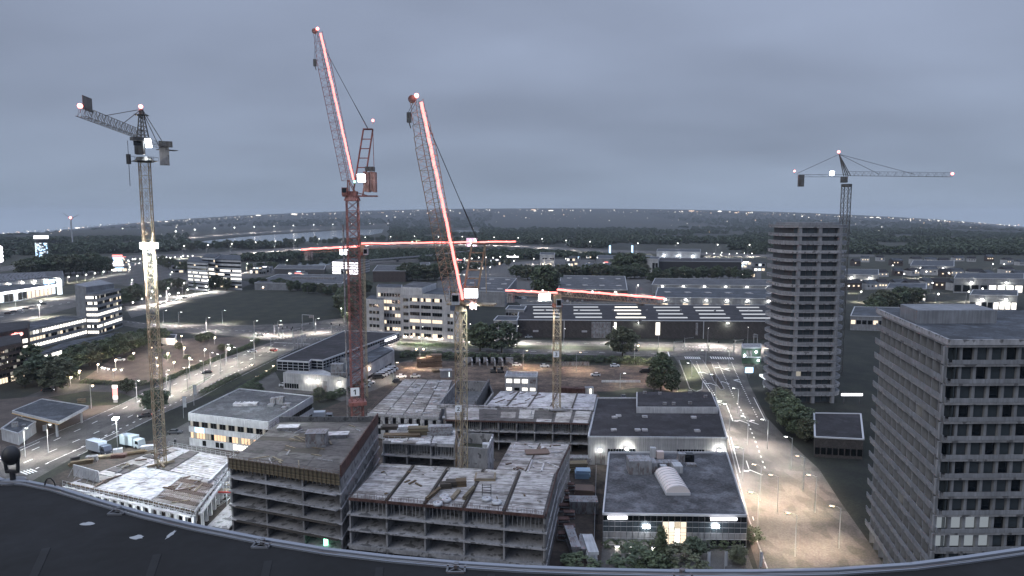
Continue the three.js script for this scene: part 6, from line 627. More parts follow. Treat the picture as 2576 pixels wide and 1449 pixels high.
// ================================================================ right-hand towers
{ // rounded residential tower
  const p = at(2042, 1015), t = thing('residential_tower', 'tall grey residential tower with stacked rounded balconies', 'building'), h = 67, fl = 21, fh = h / fl, W = 25, D = 22; const ring = (w, d, k = 0) => { const pts = [], r = 6; for (const [cx, cz, a0] of [[w / 2 - r, d / 2 - r, 0], [-w / 2 + r, d / 2 - r, 90], [-w / 2 + r, -d / 2 + r, 180], [w / 2 - r, -d / 2 + r, 270]]) for (let i = 0; i <= 4; i++) { const a = (a0 + i * 22.5) * Math.PI / 180; pts.push({ x: p.x + cx + Math.cos(a) * r, z: p.z - D / 2 + cz + Math.sin(a) * r }); } return pts; };
  mesh(t, 'core', G().prism(ring(W - 3, D - 3), 0, h).build(), MT.core); for (let k = 0; k < fl; k++) { const y = k * fh; mesh(t, 'floor_slab', G().prism(ring(W, D), y + fh - 0.35, y + fh).build(), MT.concretePale); mesh(t, 'balustrade', G().prism(ring(W + 0.1, D + 0.1), y + fh, y + fh + (k % 3 ? 0.75 : 1.15)).build(), k % 4 === 1 ? MT.concretePale : MT.greyWall); const r = rng(k + 3); for (let i = 0; i < 7; i++) { const x = p.x - W / 2 + 4.7 + i * 2.6, m = mesh(t, 'window', G().box(x, y + 1.5, p.z - 1.42, 2.2, 2.2, 0.12).build(), r() < 0.004 ? MT.winDim : MT.glassReflectGrey); } for (const x of [-7, 0.5, 8]) mesh(t, 'pier', G().box(p.x + x, y + fh / 2 - 0.2, p.z - 0.9, 1.3, fh - 0.4, 1.2).build(), MT.greyWall); }
  mesh(t, 'roof', G().prism(ring(W - 4, D - 4), h + 0.02, h + 1.6).build(), MT.greyWall); const b = at(2142, 1016), sg = thing('lit_sign', 'long white lit sign on two posts right of the residential tower', 'sign'); mesh(sg, 'sign_light', G().box(b.x, 3.6, b.z, 8, 0.9, 0.3).build(), MT.signWhite); for (const s of [-3, 3]) mesh(sg, 'post', G().bar(V(b.x + s, 0, b.z), V(b.x + s, 3.2, b.z), 0.12).build(), MT.steel);
}
{ // near slab tower with receding balconies
  const t = thing('slab_tower', 'near dark apartment slab with receding balcony rows at the right edge', 'building'), h = 50, A = at(2206, 786, h), B = at(2388, 868, h), L = Math.hypot(B.x - A.x, B.z - A.z), nx = { x: (B.z - A.z) / L * -1, z: (B.x - A.x) / L }; const dir = { x: 0.985, z: -0.02 }, C = { x: B.x + dir.x * 34, z: B.z + dir.z * 34 }, Dd = { x: A.x + dir.x * 34, z: A.z + dir.z * 34 }, Q = [B, C, Dd, A]; mesh(t, 'core', G().prism(inset(Q, 1.4), 0, h - 0.3).build(), MT.core); const fl = 16, fh = h / fl; const m = outward(A, B), m2 = outward(B, C), r = rng(61);
  for (let k = 0; k < fl; k++) { const y = k * fh; mesh(t, 'floor_slab', G().prism(Q, y + fh - 0.4, y + fh).build(), MT.concrete); mesh(t, 'balustrade', G().wall(A, B, 0.14, y + fh, y + fh + 0.85).build(), MT.greyBlue); mesh(t, 'balustrade', G().wall(mix2(B, C, 0.02), mix2(B, C, 0.98), 0.14, y + fh, y + fh + 0.7).build(), MT.greyWall); for (let i = 0; i < 12; i++) { const q = side(mix2(A, B, (i + 0.5) / 12), m, -1.15); const w = mesh(t, 'window', G().box(q.x, y + 1.5, q.z, L / 12 - 0.5, 2.3, 0.1, turnOf(A, B)).build(), r() < 0.012 ? MT.winDim : MT.glassReflectGrey); if (i) { const e = side(mix2(A, B, i / 12), m, -0.7); mesh(t, 'divider', G().box(e.x, y + fh / 2 - 0.2, e.z, 0.2, fh - 0.42, 1.2, turnOf(A, B)).build(), MT.greyWall); } } for (let i = 0; i < 14; i++) { const q = side(mix2(B, C, (i + 0.5) / 14), m2, -1.05); mesh(t, 'window', G().box(q.x, y + 1.5, q.z, 1.7, 2.1, 0.1, turnOf(B, C)).build(), (k === 6 || k === 5) && i < 4 ? MT.stripDim : r() < 0.012 ? MT.winDim : [MT.glassReflectGrey, MT.glassBlue, MT.glassReflectGrey][(i + k) % 3]); const e = side(mix2(B, C, i / 14), m2, -0.8); mesh(t, 'pier', G().box(e.x, y + fh / 2 - 0.2, e.z, 0.5, fh - 0.42, 0.5, turnOf(B, C)).build(), MT.greyWall); } }
  mesh(t, 'roof', G().prism(inset(Q, 1), h, h + 0.5).build(), MT.roofBlue); mesh(t, 'parapet', G().wall(A, B, 0.4, h, h + 0.9).build(), MT.concretePale); mesh(t, 'parapet', G().wall(B, C, 0.4, h, h + 0.9).build(), MT.concretePale); mesh(t, 'roof_plant', G().prism([quadAt(Q, 0.05, 0.5), quadAt(Q, 0.5, 0.5), quadAt(Q, 0.5, 0.75), quadAt(Q, 0.05, 0.75)], h + 0.5, h + 3).build(), MT.greyBlue);
}
{ const S = shed('dark_hall', 'dark flat hall at the foot of the residential tower', [[2050, 1100], [2172, 1106], [2165, 1042], [2048, 1040]], 6, MT.darkBrick, MT.roofDark); panes(S.t, S.Q[0], S.Q[1], 1, 3, 8, () => MT.glass);
  const S2 = shed('low_terrace', 'grey flat-roofed terrace behind the near slab tower', [[2140, 795], [2340, 800], [2340, 775], [2150, 772]], 9, MT.greyWall, MT.roofBlue); panes(S2.t, S2.Q[0], S2.Q[1], 4, 6.5, 14, (k) => (k % 4 ? MT.glass : MT.winWarm)); }
for (const [u0, u1, v, h, l] of [[2120, 2210, 690, 12, 'flat-roofed hall with bright front right of the residential tower'], [2290, 2400, 668, 10, 'long bright-fronted retail shed at the far right'], [2400, 2576, 700, 14, 'wide pale block at the far right edge'], [2440, 2560, 742, 12, 'grey hall with lit door at the far right edge'], [2230, 2330, 725, 11, 'dark shed with warm doors behind the slab tower']]) { const S = shed('trade_hall', l, [[u0, v], [u1, v + 2], [u1, v - 12], [u0 + 8, v - 13]], h, MT.greyWall, MT.roofBlue), r = rng(u0); panes(S.t, S.Q[0], S.Q[1], 1.5, h * 0.55, 8, () => (r() < 0.5 ? MT.winBright : MT.glass)); shedLights(S, 2, h * 0.75, 1300); }

// ================================================================ small site buildings and yard things
{ const Q = quadPx([[1271, 948], [1350, 950], [1352, 937], [1276, 935]], 6.4), t = building('site_office', 'two-storey white cabin office with brightly lit windows', Q, 6.4, MT.whiteWall, MT.galv, { trim: MT.white, cat: 'cabin' }), a = Q[0], b = Q[1]; panes(t, a, b, 4.0, 5.6, 4, (k) => (k < 3 ? MT.winBright : MT.galv), { fill: 0.72 }); panes(t, a, b, 0.9, 2.1, 4, (k) => (k === 1 ? MT.glass : MT.winBright), { fill: 0.66 }); for (let k = 0; k <= 4; k++) { const p = side(mix2(a, b, k / 4), outward(a, b), 0.06); mesh(t, 'joint_post', G().bar(V(p.x, 0, p.z), V(p.x, 6.4, p.z), 0.1).build(), MT.trim); } }
for (const [u, v, m, l] of [[1418, 990, MT.rust, 'left'], [1440, 991, MT.rust, 'middle'], [1460, 992, MT.rust, 'right']]) { const p = at(u, v), t = thing('container', l + ' red container of the row behind the white slabs', 'container', 'red containers'); mesh(t, 'body', G().box(p.x, 1.35, p.z, 4.4, 2.6, 2.4).build(), m); for (let k = 0; k < 9; k++) mesh(t, 'rib', G().box(p.x - 2 + k * 0.5, 1.35, p.z + 1.24, 0.16, 2.3, 0.08).build(), m); }
{ const p = at(1482, 992), t = thing('container', 'blue-grey site container with bright door light', 'container', 'site cabins'); mesh(t, 'body', G().box(p.x, 1.5, p.z, 3.4, 2.9, 3).build(), MT.greyBlue); mesh(t, 'door_light', G().box(p.x + 0.4, 1.6, p.z + 1.56, 0.7, 2.2, 0.1).build(), MT.winBright); const l = new THREE.PointLight(new THREE.Color(1, 0.95, 0.85), 6); l.position.set(p.x + 0.4, 2, p.z + 2.4); l.castShadow = true; l.name = 'door_glow'; t.add(l); }
{ const p = at(1122, 948), t = thing('site_cabin', 'small flat-roofed site cabin beside the back wing', 'cabin', 'site cabins'); mesh(t, 'body', G().box(p.x, 1.5, p.z, 5, 3, 4, 0.2).build(), MT.greyWall); mesh(t, 'roof', G().box(p.x, 3.1, p.z, 5.4, 0.25, 4.4, 0.2).build(), MT.galv); mesh(t, 'door_light', G().box(p.x + 1.6, 1.6, p.z + 2, 0.4, 2.2, 0.1, 0.2).build(), MT.winCool); }
for (const [u, v, w, h, l] of [[1062, 922, 5, 4.2, 'left'], [1082, 921, 4.2, 5, 'middle'], [1098, 920, 5, 5.6, 'right']]) stack(u, v, 0.06, w, h, 5, 0.15, M(0.34, 0.24, 0.19, 0.85, 'timber'), 'pallet_stack', l + ' tan pallet stack of the three under the yard lamp', 'pallet stack', 'tan pallet stacks', 6);
stack(1108, 935, 0.06, 7, 1, 3, 0.3, MT.timber, 'rubble_heap', 'broken timber heap in front of the tan stacks', 'heap', undefined, 4);
for (let k = 0; k < 6; k++) { const p = at(1182 + k * 19, 918), t = thing('block_bay', 'concrete block storage bay in the back row of the yard', 'storage bay', 'storage bays behind the site'); mesh(t, 'back_wall', G().box(p.x, 1.5, p.z - 3, 5.4, 3, 0.7).build(), MT.concretePale); mesh(t, 'side_wall', G().box(p.x - 2.6, 1.3, p.z, 0.6, 2.6, 6, 0.1).build(), MT.concretePale); mesh(t, 'heap', new THREE.ConeGeometry(2.2, 1.6, 9).translate(p.x + 0.3, 0.8, p.z - 0.6), MT.soil); }
for (let k = 0; k < 9; k++) { const p = at(1412 + k * 8, 921), t = thing('fence_panel', 'grey mesh panel leaning in the row behind the sandy yard', 'panel', 'panels behind the sandy yard'); mesh(t, 'panel', G().box(p.x, 1.1, p.z, 2.4, 2.1, 0.12, 0.1).build(), MT.galv); for (const s of [-1, 1]) mesh(t, 'post', G().bar(V(p.x + s * 1.15, 0, p.z + 0.1), V(p.x + s * 1.15, 2.3, p.z + 0.1), 0.06).build(), MT.steel); }
for (let k = 0; k < 12; k++) { const p = at(1518 + k * 8, 962), t = thing('barrier', 'low white concrete barrier of the lit row at the yard gate', 'barrier', 'barriers at the yard gate'); mesh(t, 'block', G().prism([{ x: p.x - 0.8, z: p.z - 0.3 }, { x: p.x + 0.8, z: p.z - 0.3 }, { x: p.x + 0.8, z: p.z + 0.3 }, { x: p.x - 0.8, z: p.z + 0.3 }], 0.05, 0.6).build(), MT.white); mesh(t, 'top', G().box(p.x, 0.8, p.z, 1.5, 0.4, 0.25).build(), MT.white); }
for (const [u, l] of [[1242, 'left'], [1260, 'right']]) { const p = at(u, 938), t = thing('excavator', l + ' small dark excavator in the sandy yard', 'excavator'); mesh(t, 'tracks', G().box(p.x, 0.4, p.z - 0.8, 3, 0.7, 0.5).box(p.x, 0.4, p.z + 0.8, 3, 0.7, 0.5).build(), MT.rubber); mesh(t, 'house', G().box(p.x - 0.3, 1.4, p.z, 2.2, 1.1, 1.8, 0.3).build(), MT.craneGrey); mesh(t, 'cab', G().box(p.x + 0.4, 2.3, p.z + 0.4, 1, 1.3, 0.9, 0.3).build(), MT.glass); mesh(t, 'boom', G().path([V(p.x + 0.8, 1.4, p.z), V(p.x + 2.2, 3.2, p.z), V(p.x + 3.6, 2.2, p.z), V(p.x + 3.7, 0.5, p.z)], 0.16).build(), MT.craneYellow); mesh(t, 'bucket', G().box(p.x + 3.6, 0.4, p.z, 0.7, 0.7, 0.8).build(), MT.steel); }
{ // billboard frame and green kiosk at the right junction
  const Q = quadPx([[1868, 895], [1912, 895], [1912, 873], [1866, 873]], 6), t = building('green_kiosk', 'green two-level kiosk with pale flat roof at the right junction', quadPx([[1868, 876], [1914, 876], [1914, 866], [1866, 866]], 7.5), 7.5, M(0.06, 0.12, 0.08, 0.7, 'panel'), MT.galv, { cat: 'kiosk', trim: MT.trim }), b = at(1890, 896, 4); const [a, c] = quadPx([[1868, 876], [1914, 876]], 7.5), m = outward(a, c); panes(t, mix2(a, c, 0.2), mix2(a, c, 0.55), 3.6, 6.4, 2, () => MT.galv); mesh(t, 'balcony', G().wall(side(a, m, 0.6), side(c, m, 0.6), 1.0, 3, 3.3).build(), MT.white); for (const [s, y] of [[0.72, 5.8], [0.1, 4.2], [0.85, 1.6]]) { const p = side(mix2(a, c, s), m, 0.8); mesh(t, 'wall_lamp', new THREE.SphereGeometry(0.5, 10, 8).translate(p.x, y, p.z), MT.lampCool); const l = new THREE.PointLight(new THREE.Color(0.9, 0.97, 1), 30); l.position.set(p.x, y, p.z + 1); l.castShadow = true; l.name = 'wall_lamp_light'; t.add(l); }
  const k = thing('fuel_sign', 'blue and white glowing pylon sign at the right junction', 'sign'), p = at(1884, 950); mesh(k, 'panel_light', G().box(p.x, 3.4, p.z, 3.4, 2.4, 0.4).build(), MT.signBlue); mesh(k, 'post', G().box(p.x, 1.1, p.z, 0.5, 2.2, 0.4).build(), MT.steel); const w = thing('lit_canopy', 'white glowing canopy beside the residential tower', 'canopy'), q = at(1940, 975), W = at(1925, 900); mesh(w, 'canopy_light', G().box(q.x, 4.6, q.z, 8, 0.9, 6).build(), MT.winCool); for (const s of [-3, 3]) mesh(w, 'column', G().bar(V(q.x + s, 0, q.z), V(q.x + s, 4.2, q.z), 0.2).build(), MT.white); const l = new THREE.PointLight(new THREE.Color(0.92, 0.97, 1), 175); l.position.set(q.x, 3.6, q.z + 2); l.castShadow = true; l.name = 'canopy_glow'; w.add(l); }
// road signs, gantries, flags
{ const gantry = (u0, v0, u1, v1, h, label, group) => { const t = thing('sign_gantry', label, 'gantry', group), a = at(u0, v0), b = at(u1, v1); mesh(t, 'post', G().bar(a, V(a.x, h, a.z), 0.18, 6).build(), MT.poleGrey); mesh(t, 'post', G().bar(b, V(b.x, h, b.z), 0.18, 6).build(), MT.poleGrey); mesh(t, 'beam', G().bar(V(a.x, h, a.z), V(b.x, h, b.z), 0.2).build(), MT.poleGrey); mesh(t, 'panel', G().box(b.x - 1.4, h - 0.7, b.z + 0.3, 2.6, 1.8, 0.12).build(), MT.steel); }; gantry(761, 820, 789, 822, 7.5, 'grey sign gantry over the far junction arm'); gantry(638, 688, 667, 684, 13, 'pale portal frame beside the slip road'); gantry(1896, 862, 1905, 864, 5, 'small sign frame beyond the right junction'); }
const sgnl = (u, v, h, label, group) => { const t = thing('traffic_signal', label, 'traffic light', group), p = at(u, v); mesh(t, 'pole', G().bar(p, V(p.x, h, p.z), 0.12, 6).build(), MT.poleGrey); mesh(t, 'head', G().box(p.x, h + 0.6, p.z, 0.5, 1.3, 0.4).build(), MT.black); mesh(t, 'outreach', G().bar(V(p.x, h * 0.9, p.z), V(p.x + 5, h * 1.02, p.z), 0.09).build(), MT.poleGrey); mesh(t, 'far_head', G().box(p.x + 5, h, p.z, 0.5, 1.3, 0.4).build(), MT.black); };
for (const [u, v] of [[702, 848], [712, 854], [737, 852], [760, 838], [690, 842], [834, 842]]) sgnl(u, v, 6, 'tall traffic signal mast at the junction left of the showroom', 'signals at the left junction'); for (const [u, v] of [[1695, 884], [1722, 874], [1783, 886], [1845, 888], [1848, 880]]) sgnl(u, v, 5.5, 'traffic signal mast at the right-hand junction', 'signals at the right junction');
for (const [u, v, c] of [[462, 1052, 'left'], [488, 1020, 'right']]) { const t = thing('flag_banner', 'tall white banner flag, ' + c + ' of the two beside the banded office', 'flag', 'banner flags by the office'), p = at(u, v); mesh(t, 'pole', G().bar(p, V(p.x, 8, p.z), 0.08, 6).build(), MT.poleGrey); mesh(t, 'banner', G().box(p.x + 0.6, 5.9, p.z, 1.1, 4, 0.05, 0.3).build(), MT.white); } for (const [u, v, c] of [[738, 882, 'first'], [748, 878, 'second'], [757, 874, 'third'], [764, 871, 'fourth']]) { const t = thing('flag_banner', c + ' white banner from the left in the row by the showroom', 'flag', 'banners by the showroom'), p = at(u, v); mesh(t, 'pole', G().bar(p, V(p.x, 7, p.z), 0.08, 6).build(), MT.poleGrey); mesh(t, 'banner', G().box(p.x + 0.6, 4.7, p.z, 1.3, 4, 0.05, 0.4).build(), MT.whiteWall); } for (const [u, v, c] of [[1779, 1436, 'left'], [1822, 1434, 'middle'], [1910, 1436, 'right']]) { const t = thing('flag_banner', c + ' tall white flag at the bottom by the office garden', 'flag', 'flags in the office garden'), p = at(u, v); mesh(t, 'pole', G().bar(p, V(p.x, 4, p.z), 0.05, 6).build(), MT.poleGrey); mesh(t, 'banner', G().box(p.x + 0.35, 2.4, p.z, 0.6, 3, 0.05, 0.5).build(), MT.white); }
for (const [u, v, c] of [[428, 1077, 'left'], [466, 1004, 'right']]) { } 

// ================================================================ trees and hedges
for (const [u, v, h, w, l] of [[1208, 884, 15, 15, 'left of the two big dark trees by the cross road'], [1262, 888, 16, 17, 'right of the two big dark trees by the cross road'], [1566, 896, 14.5, 15, 'lone round tree in front of the brick warehouse'], [978, 806, 20, 17, 'tall tree in front of the pale stepped office'], [388, 1040, 9, 9, 'small dark tree behind the yellow mast foot'], [803, 1012, 5.6, 5, 'bushy tree behind the banded office roof'], [835, 1006, 3.2, 5, 'low shrub tree behind the banded office'], [640, 1000, 6, 7, 'round shrub at the corner of the banded office roof'], [318, 990, 6, 6, 'small tree by the parking lot entrance']]) tree(u, v, h, w, 'round', l);
for (const [u, v, h, w, l] of [[1662, 985, 15, 12, 'dark conical tree beside the sandy yard'], [1690, 992, 11, 9, 'smaller tree right of the dark conical tree'], [1645, 986, 9, 8, 'low tree left of the dark conical tree']]) tree(u, v, h, w, 'oval', l);
for (const [u, v, h, w] of [[172, 940, 10, 12], [196, 928, 11, 12], [225, 920, 11, 13], [255, 912, 11, 13], [285, 902, 11, 13], [312, 892, 11, 13], [338, 882, 10, 12], [362, 872, 10, 12], [386, 866, 9, 11], [412, 862, 8, 9]]) tree(u, v, h, w, 'round', 'bushy tree in the row along the office podium', 'trees along the podium'); for (const [u, v, h, w] of [[110, 965, 12, 14], [140, 985, 13, 14], [80, 950, 14, 12], [165, 965, 11, 12], [60, 975, 9, 8]]) tree(u, v, h, w, 'round', 'dense dark tree beside the left-edge office', 'trees by the left-edge office'); for (const [u, v, h, w] of [[330, 910, 3.4, 3.5], [420, 905, 3, 3], [450, 880, 4, 4], [505, 862, 5, 6], [525, 858, 5, 6], [560, 884, 4, 5], [576, 880, 3, 5], [470, 905, 2.6, 3.4], [400, 890, 3, 4]]) tree(u, v, h, w, 'round', 'small planted tree in the brick parking lot', 'parking lot trees');
// hedges: rows of leaf clumps
function hedge(poly, h, w, label, name = 'hedge') { const t = thing(name, label, 'hedge'), pts = poly.map(([u, v]) => at(u, v)); for (let i = 0; i + 1 < pts.length; i++) { const L = dist2(pts[i], pts[i + 1]), n = Math.max(1, Math.round(L / (w * 1.0))); for (let k = 0; k < n; k++) { const p = mix2(pts[i], pts[i + 1], (k + 0.5) / n), m = mesh(t, 'foliage_clump', CROWN.bush[0], FOL[(k + i) % 2]); m.position.set(p.x, 0, p.z); m.scale.set(w * 0.95, h, w * 0.95); m.rotation.y = k * 2.1; } } return t; }
hedge([[208, 962], [330, 972], [420, 958], [520, 915], [628, 872], [648, 856]], 1.6, 3.2, 'clipped dark hedge round the brick parking lot'); hedge([[1010, 897], [1200, 903], [1400, 908], [1560, 912], [1690, 918]], 3, 6, 'dark hedge along the back of the yard'); hedge([[1520, 1374], [1660, 1376]], 1.6, 2.6, 'left hedge under the gridded office'); hedge([[1735, 1376], [1868, 1376]], 1.6, 2.6, 'right hedge under the gridded office'); hedge([[600, 985], [660, 948], [700, 925]], 1.4, 3, 'low hedge along the showroom drive'); hedge([[1140, 852], [1240, 850]], 2, 6, 'hedge in front of the pale stepped office'); hedge([[510, 990], [560, 965], [600, 945]], 1.5, 3.4, 'rounded hedge on the showroom verge'); hedge([[840, 1000], [880, 985], [920, 968]], 2.4, 4, 'rough hedge behind the showroom yard'); hedge([[1000, 868], [1120, 870]], 1.4, 3.5, 'clipped hedge blocks on the road median');
for (const [u, v, h, w, k, l] of [[1662, 1432, 8.5, 6, 'cone', 'tall conifer before the lit entrance'], [1602, 1442, 4.5, 8, 'bush', 'broad dark bush left of the conifer'], [1712, 1440, 5, 8, 'bush', 'broad dark bush right of the conifer'], [1640, 1445, 4.5, 7, 'bush', 'low bush at the foot of the conifer'], [1745, 1400, 4, 5, 'round', 'small tree beside the entrance path'], [1856, 1418, 3.6, 4.4, 'round', 'small shrub tree by the garden flags'], [1460, 1428, 2.4, 6, 'bush', 'scrubby bush at the alley end'], [1890, 1360, 3, 4, 'bush', 'shrub at the office corner by the footway']]) tree(u, v, h, w, k, l, undefined, k === 'bush' ? 'garden_bush' : 'garden_tree', k === 'bush' ? 'bush' : 'tree');
// planted belts in the middle distance, every tree its own
{ const r = rng(303), belt = (list, n, h0, h1, label, group) => { for (let k = 0; k < n; k++) { const f = k / n * (list.length - 1), i = Math.floor(f), q = f - i, u = lerp(list[i][0], list[i + 1][0], q) + (r() - 0.5) * 10, v = lerp(list[i][1], list[i + 1][1], q) + (r() - 0.5) * 5, h = lerp(h0, h1, r()); tree(u, v, h, h * (0.85 + 0.4 * r()), r() < 0.7 ? 'round' : 'oval', label, group); } };
  belt([[62, 700], [130, 694], [200, 690], [290, 686]], 16, 20, 26, 'tree in the high dark wood behind the retail hall', 'high dark wood at the left'); belt([[880, 812], [860, 780], [890, 752], [925, 735]], 12, 12, 17, 'tree at the dark edge of the open field', 'trees at the field edge'); belt([[640, 718], [720, 730], [800, 740], [880, 744]], 16, 7, 11, 'low tree in the belt behind the open field', 'belt behind the field'); belt([[1010, 705], [1060, 708], [1110, 702], [1130, 690]], 11, 16, 22, 'dense tree behind the pale stepped office', 'trees behind the stepped office'); belt([[1300, 700], [1380, 706], [1470, 700], [1560, 700], [1640, 698]], 24, 13, 18, 'tree in the dark belt between the sheds', 'belt between the sheds'); belt([[1368, 745], [1390, 748]], 3, 24, 27, 'tall tree beside the paired-rooflight shed', 'tall trees by the shed'); belt([[1640, 712], [1720, 702], [1800, 700], [1900, 704]], 18, 11, 16, 'tree in the row before the black shed', 'row before the black shed'); belt([[1560, 690], [1620, 690]], 6, 22, 28, 'big tree left of the black shed', 'big trees by the black shed'); belt([[300, 770], [330, 765], [360, 752]], 5, 11, 15, 'roadside tree right of the office tower', 'trees by the office tower'); belt([[400, 736], [440, 728], [560, 730], [600, 724]], 8, 10, 14, 'tree before the white striped office', 'trees by the striped office'); belt([[480, 690], [440, 676], [400, 672]], 6, 12, 16, 'tree on the slip road bank', 'trees on the slip road bank'); belt([[470, 632], [560, 628], [680, 622], [780, 614], [860, 612], [960, 606], [1060, 600]], 38, 13, 22, 'tree in the belt along the lake shore', 'lake shore belt'); belt([[630, 680], [720, 672], [800, 668], [880, 655]], 12, 9, 13, 'tree on the canal bank', 'canal bank trees'); belt([[2190, 800], [2260, 770], [2330, 760]], 8, 12, 16, 'dark tree behind the near slab tower', 'trees behind the slab tower'); belt([[1962, 1040], [1985, 1070], [2005, 1098], [2030, 1120]], 10, 7, 10, 'dark tree below the residential tower', 'trees below the tower'); belt([[1150, 690], [1220, 672], [1290, 668]], 9, 9, 13, 'tree in the trade estate behind the crane', 'trade estate trees'); }
// far woods and hedgerows: one mass
{ const way = [[0, 676], [120, 660], [240, 652], [360, 646], [500, 642], [604, 636], [709, 628], [860, 621], [1100, 616], [1300, 619], [1500, 630], [1700, 637], [1900, 643], [2700, 645]], lane = (u) => { for (let i = 0; i + 1 < way.length; i++) if (u <= way[i + 1][0]) return lerp(way[i][1], way[i + 1][1], (u - way[i][0]) / (way[i + 1][0] - way[i][0])); return 645; };
  const r = rng(77), skip = [...paved, ...footprints], geo = crownGeo(90, 26, 14, roundish, 0.11), mats = [], cols = []; const put = (p, h, w) => { mats.push(new THREE.Matrix4().compose(p, new THREE.Quaternion().setFromAxisAngle(V(0, 1, 0), r() * 6), V(w, h, w))); const c = 0.8 + 0.45 * r(); cols.push(new THREE.Color(c, c, c)); };
  for (let k = 0; k < 26000; k++) { const v = 530 + Math.pow(r(), 0.8) * 128, u = r() * 2700 - 60, p = land(u, v - 8 * 0); if (!p) continue; const R0 = Math.hypot(p.x, p.z); if (R0 < 700 || (R0 < 2400 && skip.some((q) => inside(p, q)))) continue; const k2 = R0 < 3000 ? 0.4 : 1, n = fbm(p.x / (520 * k2) + 30, p.z / ((260 + R0 * 0.12) * k2) + 30, 4096, 401, 4); if (n < (R0 > 5200 ? 0.52 : R0 < 1600 ? 0.53 : 0.47)) continue; const low = horizonRise(Math.atan2(p.x, -p.z)) < -0.002 && R0 > 2400; if (u > 470 && u < 980 && v > 570 && v < 622) continue; if (u > 1130 && u < 1215 && v > 574 && v < 590) continue; const mv = lane(u); if (R0 < 3000 && v > mv - 3 && v < mv + 17) continue; const h = low ? 5 + 5 * r() : R0 > 7500 ? 5 + 5 * r() : (R0 < 1500 ? 5 + 6 * r() : (7 + 8 * r()) * (1 + R0 / 14000)); put(p, h, (low || R0 > 7500 ? 14 : h) * (1 + 1.2 * r())); }
  const im = new THREE.InstancedMesh(geo, FOL[1], mats.length); mats.forEach((m, i) => { im.setMatrixAt(i, m); im.setColorAt(i, cols[i]); }); im.name = 'far_woods'; im.userData = { kind: 'stuff', label: 'dark far woods and hedgerows reaching to the horizon', category: 'woods' }; im.castShadow = true; scene.add(im); console.log('far trees', mats.length); }

// ================================================================ lamps
const LAMP = (list, o) => { for (const [u, v, h, extra] of list) streetLamp(u, v, h ?? o.h, { ...o, ...(extra || {}) }); };
LAMP([[870, 812], [990, 868, 9], [700, 845], [640, 845], [795, 838], [520, 836], [450, 820], [412, 815], [560, 815]], { h: 9, cd: 468, boost: 2.2, label: 'tall lamp with pale head along the left junction', group: 'lamps at the left junction', turn: 0.4 }); LAMP([[866, 812, 10, { double: true, flare: 0.4 }]], { h: 10, cd: 468, boost: 0.35, label: 'double-headed lamp behind the red mast at the junction', group: undefined });
LAMP([[345, 1015], [478, 955, 9], [570, 912, 9], [230, 1028, 9, { warm: true, flare: 0.35, cd: 180 }], [64, 1150, 9, { cd: 150 }], [122, 1140, 9, { cd: 150 }], [420, 985], [640, 880], [530, 935]], { h: 9, cd: 360, boost: 1.4, label: 'lamp mast beside the diagonal road', group: 'lamps along the diagonal road', turn: -0.5 });
LAMP([[568, 918, 8], [480, 955, 8], [348, 1012, 8]].slice(0, 1), { h: 8, cd: 288, flare: 0.7, boost: 0.4, label: 'glaring white lamp on the traffic island', turn: 0.2 });
LAMP([[200, 955], [178, 972], [246, 938], [291, 925], [336, 908], [285, 952], [380, 893], [420, 870], [395, 940], [422, 908], [463, 893], [476, 920], [437, 932], [515, 898], [456, 862], [540, 866], [393, 920]], { h: 4, arm: 0.05, warm: true, cd: 80, flare: 0.32, label: 'low warm lamp in the brick parking lot', group: 'warm parking lot lamps', name: 'post_lamp' });
LAMP([[1418, 874], [1656, 876, 12], [1880, 880, 12], [1540, 868], [1300, 866], [1180, 860], [1780, 872], [1060, 868], [1120, 858], [1960, 885]], { h: 10, cd: 540, boost: 3, label: 'tall pale lamp mast along the cross road', group: 'lamps along the cross road', turn: 1.2 });
LAMP([[1704, 985, 9, { warm: true, cd: 252 }], [1856, 1040], [1833, 925], [1740, 948, 6], [1930, 1130], [1990, 1180], [2050, 1290, 9, { warm: true, cd: 260 }], [2000, 1400, 9, { warm: true, cd: 260 }], [2110, 1380, 9, { warm: true, cd: 260 }], [1800, 1000], [1835, 1085, 9], [1775, 930], [1868, 1210], [1880, 1120], [1955, 1290, 9, { warm: true, cd: 220 }], [1905, 1340, 9, { warm: true, cd: 160 }], [1912, 1260, 9, { warm: true, cd: 360 }], [2020, 1235, 9, { warm: true, cd: 360 }]], { h: 9, cd: 324, boost: 1.5, label: 'lamp mast in the partly added row along the right-hand road', group: 'lamps along the right-hand road', turn: 2.6 });  // some of these masts are added to brighten and even out the road
LAMP([[1057, 925, 9, { double: true, warm: true, flare: 0.4, cd: 210 }]], { h: 9, label: 'twin-headed warm yard lamp above the tan pallet stacks', group: undefined }); LAMP([[990, 958, 8, { warm: true, cd: 420 }]], { h: 8, label: 'single yard lamp beside the parked vans' }); LAMP([[1596, 915, 9, { warm: true, cd: 320, flare: 0.3 }]], { h: 9, label: 'warm lamp above the sandy yard behind the lone tree' }); LAMP([[1560, 975, 6, { cd: 144 }]], { h: 6, label: 'bright gate lamp over the white barriers' }); LAMP([[1640, 960, 7, { warm: true, cd: 420 }]], { h: 7, label: 'warm lamp beside the dark conical tree' }); LAMP([[1316, 930, 9, { warm: true, cd: 500 }]], { h: 9, label: 'thin warm lamp mast behind the white cabin office' }); LAMP([[1450, 935, 9, { warm: true, cd: 400 }]], { h: 9, label: 'added warm lamp mast in the middle of the sandy yard' });  // the mid-yard mast is an added lamp that brightens the sand
LAMP([[632, 922], [644, 952], [668, 938], [686, 925]].map(([u, v]) => [u, v, 0.9]), { h: 0.9, arm: 0.02, warm: true, cd: 4.2, flare: 0.16, label: 'knee-high path light along the showroom drive', group: 'path lights', name: 'bollard_light' });
